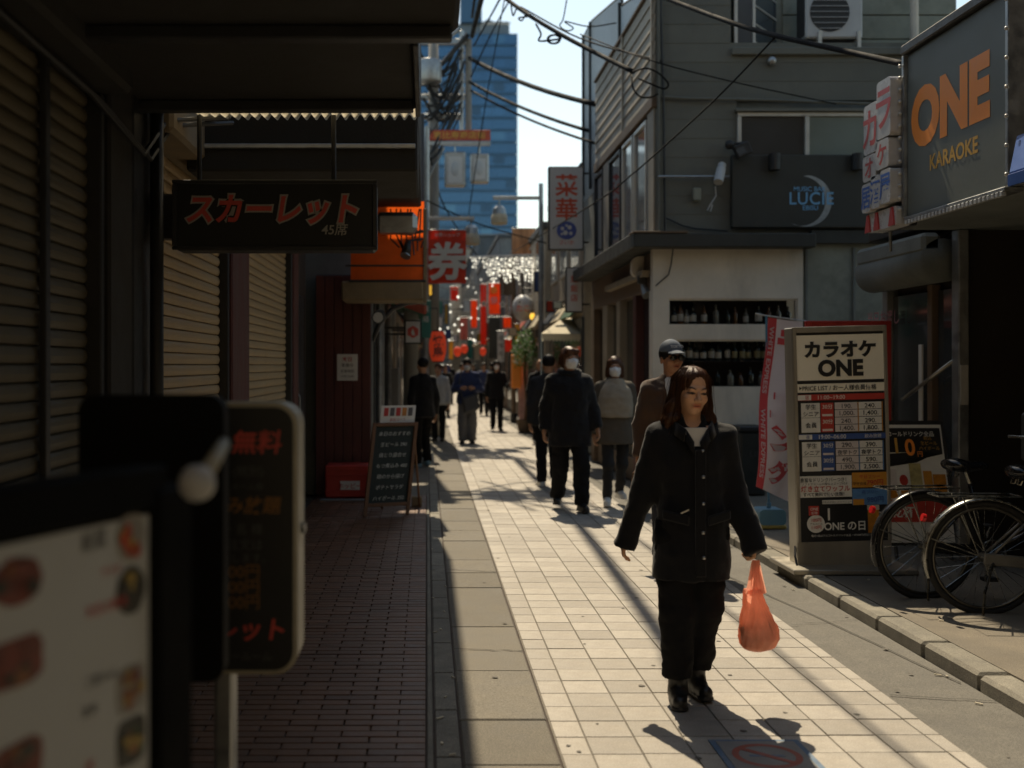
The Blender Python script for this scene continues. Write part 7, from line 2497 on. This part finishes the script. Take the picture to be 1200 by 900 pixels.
# ---------------------------------------------------------------- bicycles
rubber = mat('black tyre rubber', (.012, .012, .012), .8, var=.2, scale=20, bump=.3, bscale=120)
chrome = mat('scratched chrome', (.30, .30, .28), .28, 1.0, var=.12, scale=20, bump=.03)
rim_m = mat('dull alloy rim', (.13, .125, .11), .4, .9, var=.15, scale=20, bump=.03)
blk_gloss = mat('black bicycle enamel', (.012, .012, .013), .25, var=.2, scale=10, bump=0)
grey_gloss = mat('silver grey bicycle enamel', (.16, .155, .14), .35, .3, var=.15, scale=10, bump=0)


def bike(label, x, y, z, enamel, fender, rz, grp=None):
    b_ = thing('bicycle', label, 'bicycle', (x, y, z), grp, rz)
    W = WM[b_.name]
    g = lambda a, b, c: W @ Vector((a, b, c))
    RW = .325

    def wheel(cx):
        n = 40
        w_ = MB().tube([g(cx + RW * math.cos(2 * math.pi * i / n), 0, RW + RW * math.sin(2 * math.pi * i / n) * .999) for i in range(n)], .019, 8, closed=True).build('wheel', rubber, b_, smooth=True)
        MB().tube([g(cx + (RW - .026) * math.cos(2 * math.pi * i / n), 0, RW + (RW - .026) * math.sin(2 * math.pi * i / n)) for i in range(n)], .011, 6, closed=True).build('rim', rim_m, w_, smooth=True)
        sp_ = MB()
        for i in range(28):
            t = 2 * math.pi * i / 28
            t2 = t + (.55 if i % 2 else -.55)
            s_ = .03 * (1 if i % 4 < 2 else -1)
            sp_.tube([g(cx + .03 * math.cos(t2), s_, RW + .03 * math.sin(t2)), g(cx + (RW - .03) * math.cos(t), 0, RW + (RW - .03) * math.sin(t))], .0016, 4, cap=False)
        so = sp_.build('spokes', chrome, w_)
        so['kind'] = 'stuff'
        MB().cyl(g(cx, -.05, RW), g(cx, .05, RW), .026, 12).build('hub', rim_m, w_)
    wheel(0); wheel(1.08)
    # fenders
    for cx, a0, a1 in ((0, 15, 200), (1.08, 20, 165)):
        f = MB(); n = 22
        vs = []
        for i in range(n + 1):
            t = R(a0 + (a1 - a0) * i / n)
            for (s_, r_) in ((-.034, .345), (-.02, .360), (.02, .360), (.034, .345), (.02, .357), (-.02, .357)):
                vs.append(g(cx + r_ * math.cos(t), s_, RW + r_ * math.sin(t)))
        fs = []
        for i in range(n):
            for j in range(6):
                fs.append((i * 6 + j, i * 6 + (j + 1) % 6, (i + 1) * 6 + (j + 1) % 6, (i + 1) * 6 + j))
        f.add(vs, fs).build('fender', fender, b_, smooth=True)
        for s_ in (-.035, .035):
            MB().tube([g(cx, s_ * 1.3, RW), g(cx - .345 * math.cos(R(20)), s_, RW + .345 * math.sin(R(20)))], .004, 5).build('fender_stay', chrome, b_)
    bbk = (.42, 0, .28); seat_t = (.30, 0, .72); head_b = (.93, 0, .62); head_t = (.90, 0, .86)
    fr_ = MB()
    fr_.tube([g(*bbk), g(*seat_t)], .016, 8); fr_.tube([g(*bbk), g(.66, 0, .38), g(*head_b)], .018, 8); fr_.tube([g(.34, 0, .58), g(.62, 0, .52), g(.92, 0, .72)], .014, 8)
    fr_.tube([g(*head_b), g(*head_t)], .02, 8)
    for s_ in (-.05, .05):
        fr_.tube([g(0, s_, RW), g(.40, s_ * .5, .28)], .010, 6); fr_.tube([g(0, s_, RW), g(.31, s_ * .4, .62)], .008, 6)
        fr_.tube([g(1.08, s_, RW), g(1.0, s_, .48), g(.935, s_ * .4, .60)], .010, 6)
    fr_.build('frame', enamel, b_, smooth=True)
    MB().tube([g(*seat_t), g(.27, 0, .80)], .012, 8).build('seat_post', chrome, b_)
    # saddle
    sd_ = MB(); vs = []; n = 14
    prof = [(-.13, .02, .02), (-.12, .085, .035), (-.07, .105, .045), (0, .085, .04), (.06, .045, .032), (.12, .03, .028), (.145, .02, .018)]
    for (a, w_, h_) in prof:
        for j in range(n):
            t = 2 * math.pi * j / n
            vs.append(g(.27 + a, w_ * math.cos(t), .83 + h_ * math.sin(t) + .012 * (a < -.05)))
    fs = [(i * n + j, i * n + (j + 1) % n, (i + 1) * n + (j + 1) % n, (i + 1) * n + j) for i in range(len(prof) - 1) for j in range(n)]
    fs += [tuple(range(n))[::-1], tuple(range((len(prof) - 1) * n, len(prof) * n))]
    sd_.add(vs, fs).build('saddle', blk_gloss, b_, smooth=True)
    for s_ in (-.04, .04):
        MB().tube([g(.18, s_, .80), g(.17, s_, .77), g(.19, s_, .765), g(.2, s_, .79)], .006, 6).build('saddle_spring', chrome, b_)
    MB().tube([g(*head_t), g(.89, 0, .96), g(.86, -.12, 1.0), g(.74, -.27, 1.0)], .011, 8).build('handlebar', chrome, b_, smooth=True)
    MB().tube([g(.89, 0, .96), g(.86, .12, 1.0), g(.74, .27, 1.0)], .011, 8).build('handlebar', chrome, b_, smooth=True)
    cr = MB()
    cr.tube([g(.42 + .085 * math.cos(2 * math.pi * i / 24), -.055, .28 + .085 * math.sin(2 * math.pi * i / 24)) for i in range(24)], .006, 5, closed=True)
    cr.tube([g(.42, -.06, .28), g(.36, -.07, .13)], .009, 6); cr.tube([g(.42, .06, .28), g(.48, .07, .43)], .009, 6)
    cr.build('crank', chrome, b_)
    for (a, c, s_) in ((.36, .13, -1), (.48, .43, 1)):
        MB().box(g(a - .04, s_ * .07, c - .012), g(a + .04, s_ * .15, c + .012), .004).build('pedal', rubber, b_)
    cg = MB()
    cg.obox(g(.21, -.06, .31), (W.to_3x3() @ Vector((.24, 0, -.02))), (W.to_3x3() @ Vector((0, .008, 0))), (W.to_3x3() @ Vector((.003, 0, .035))), .006)
    cg.build('chain_guard', enamel, b_)
    MB().tube([g(.02, -.07, RW - .02), g(-.05, -.12, .14), g(-.07, -.15, .01)], .009, 6).build('kickstand', chrome, b_)
    MB().tube([g(-.30, -.09, .70), g(-.30, .09, .70), g(.18, .08, .70), g(.18, -.08, .70)], .006, 6, closed=True).build('rear_rack', chrome, b_)
    for s_ in (-.06, .06):
        MB().tube([g(0, s_, RW), g(-.16, s_ * 1.3, .70)], .005, 5).build('rack_stay', chrome, b_)
    MB().cyl(g(-.345, 0, .56), g(-.365, 0, .565), .024, 12).build('reflector', mat('red reflector', (.5, .02, .02), .2, bump=0), b_)
    return b_


bike('older black bicycle with its rear wheel beside the price stand', 3.17, 7.05, .075, blk_gloss, blk_gloss, R(6))
bike('silver grey bicycle parked nearest the camera at the right edge', 3.33, 6.62, .075, grey_gloss, chrome, R(-4))
tag(MB().box((3.95, 6.9, .9), (4.2, 7.4, 1.25), .03).build('wall_box', dark_metal), 'dark box on the wall above the bicycles', 'box')
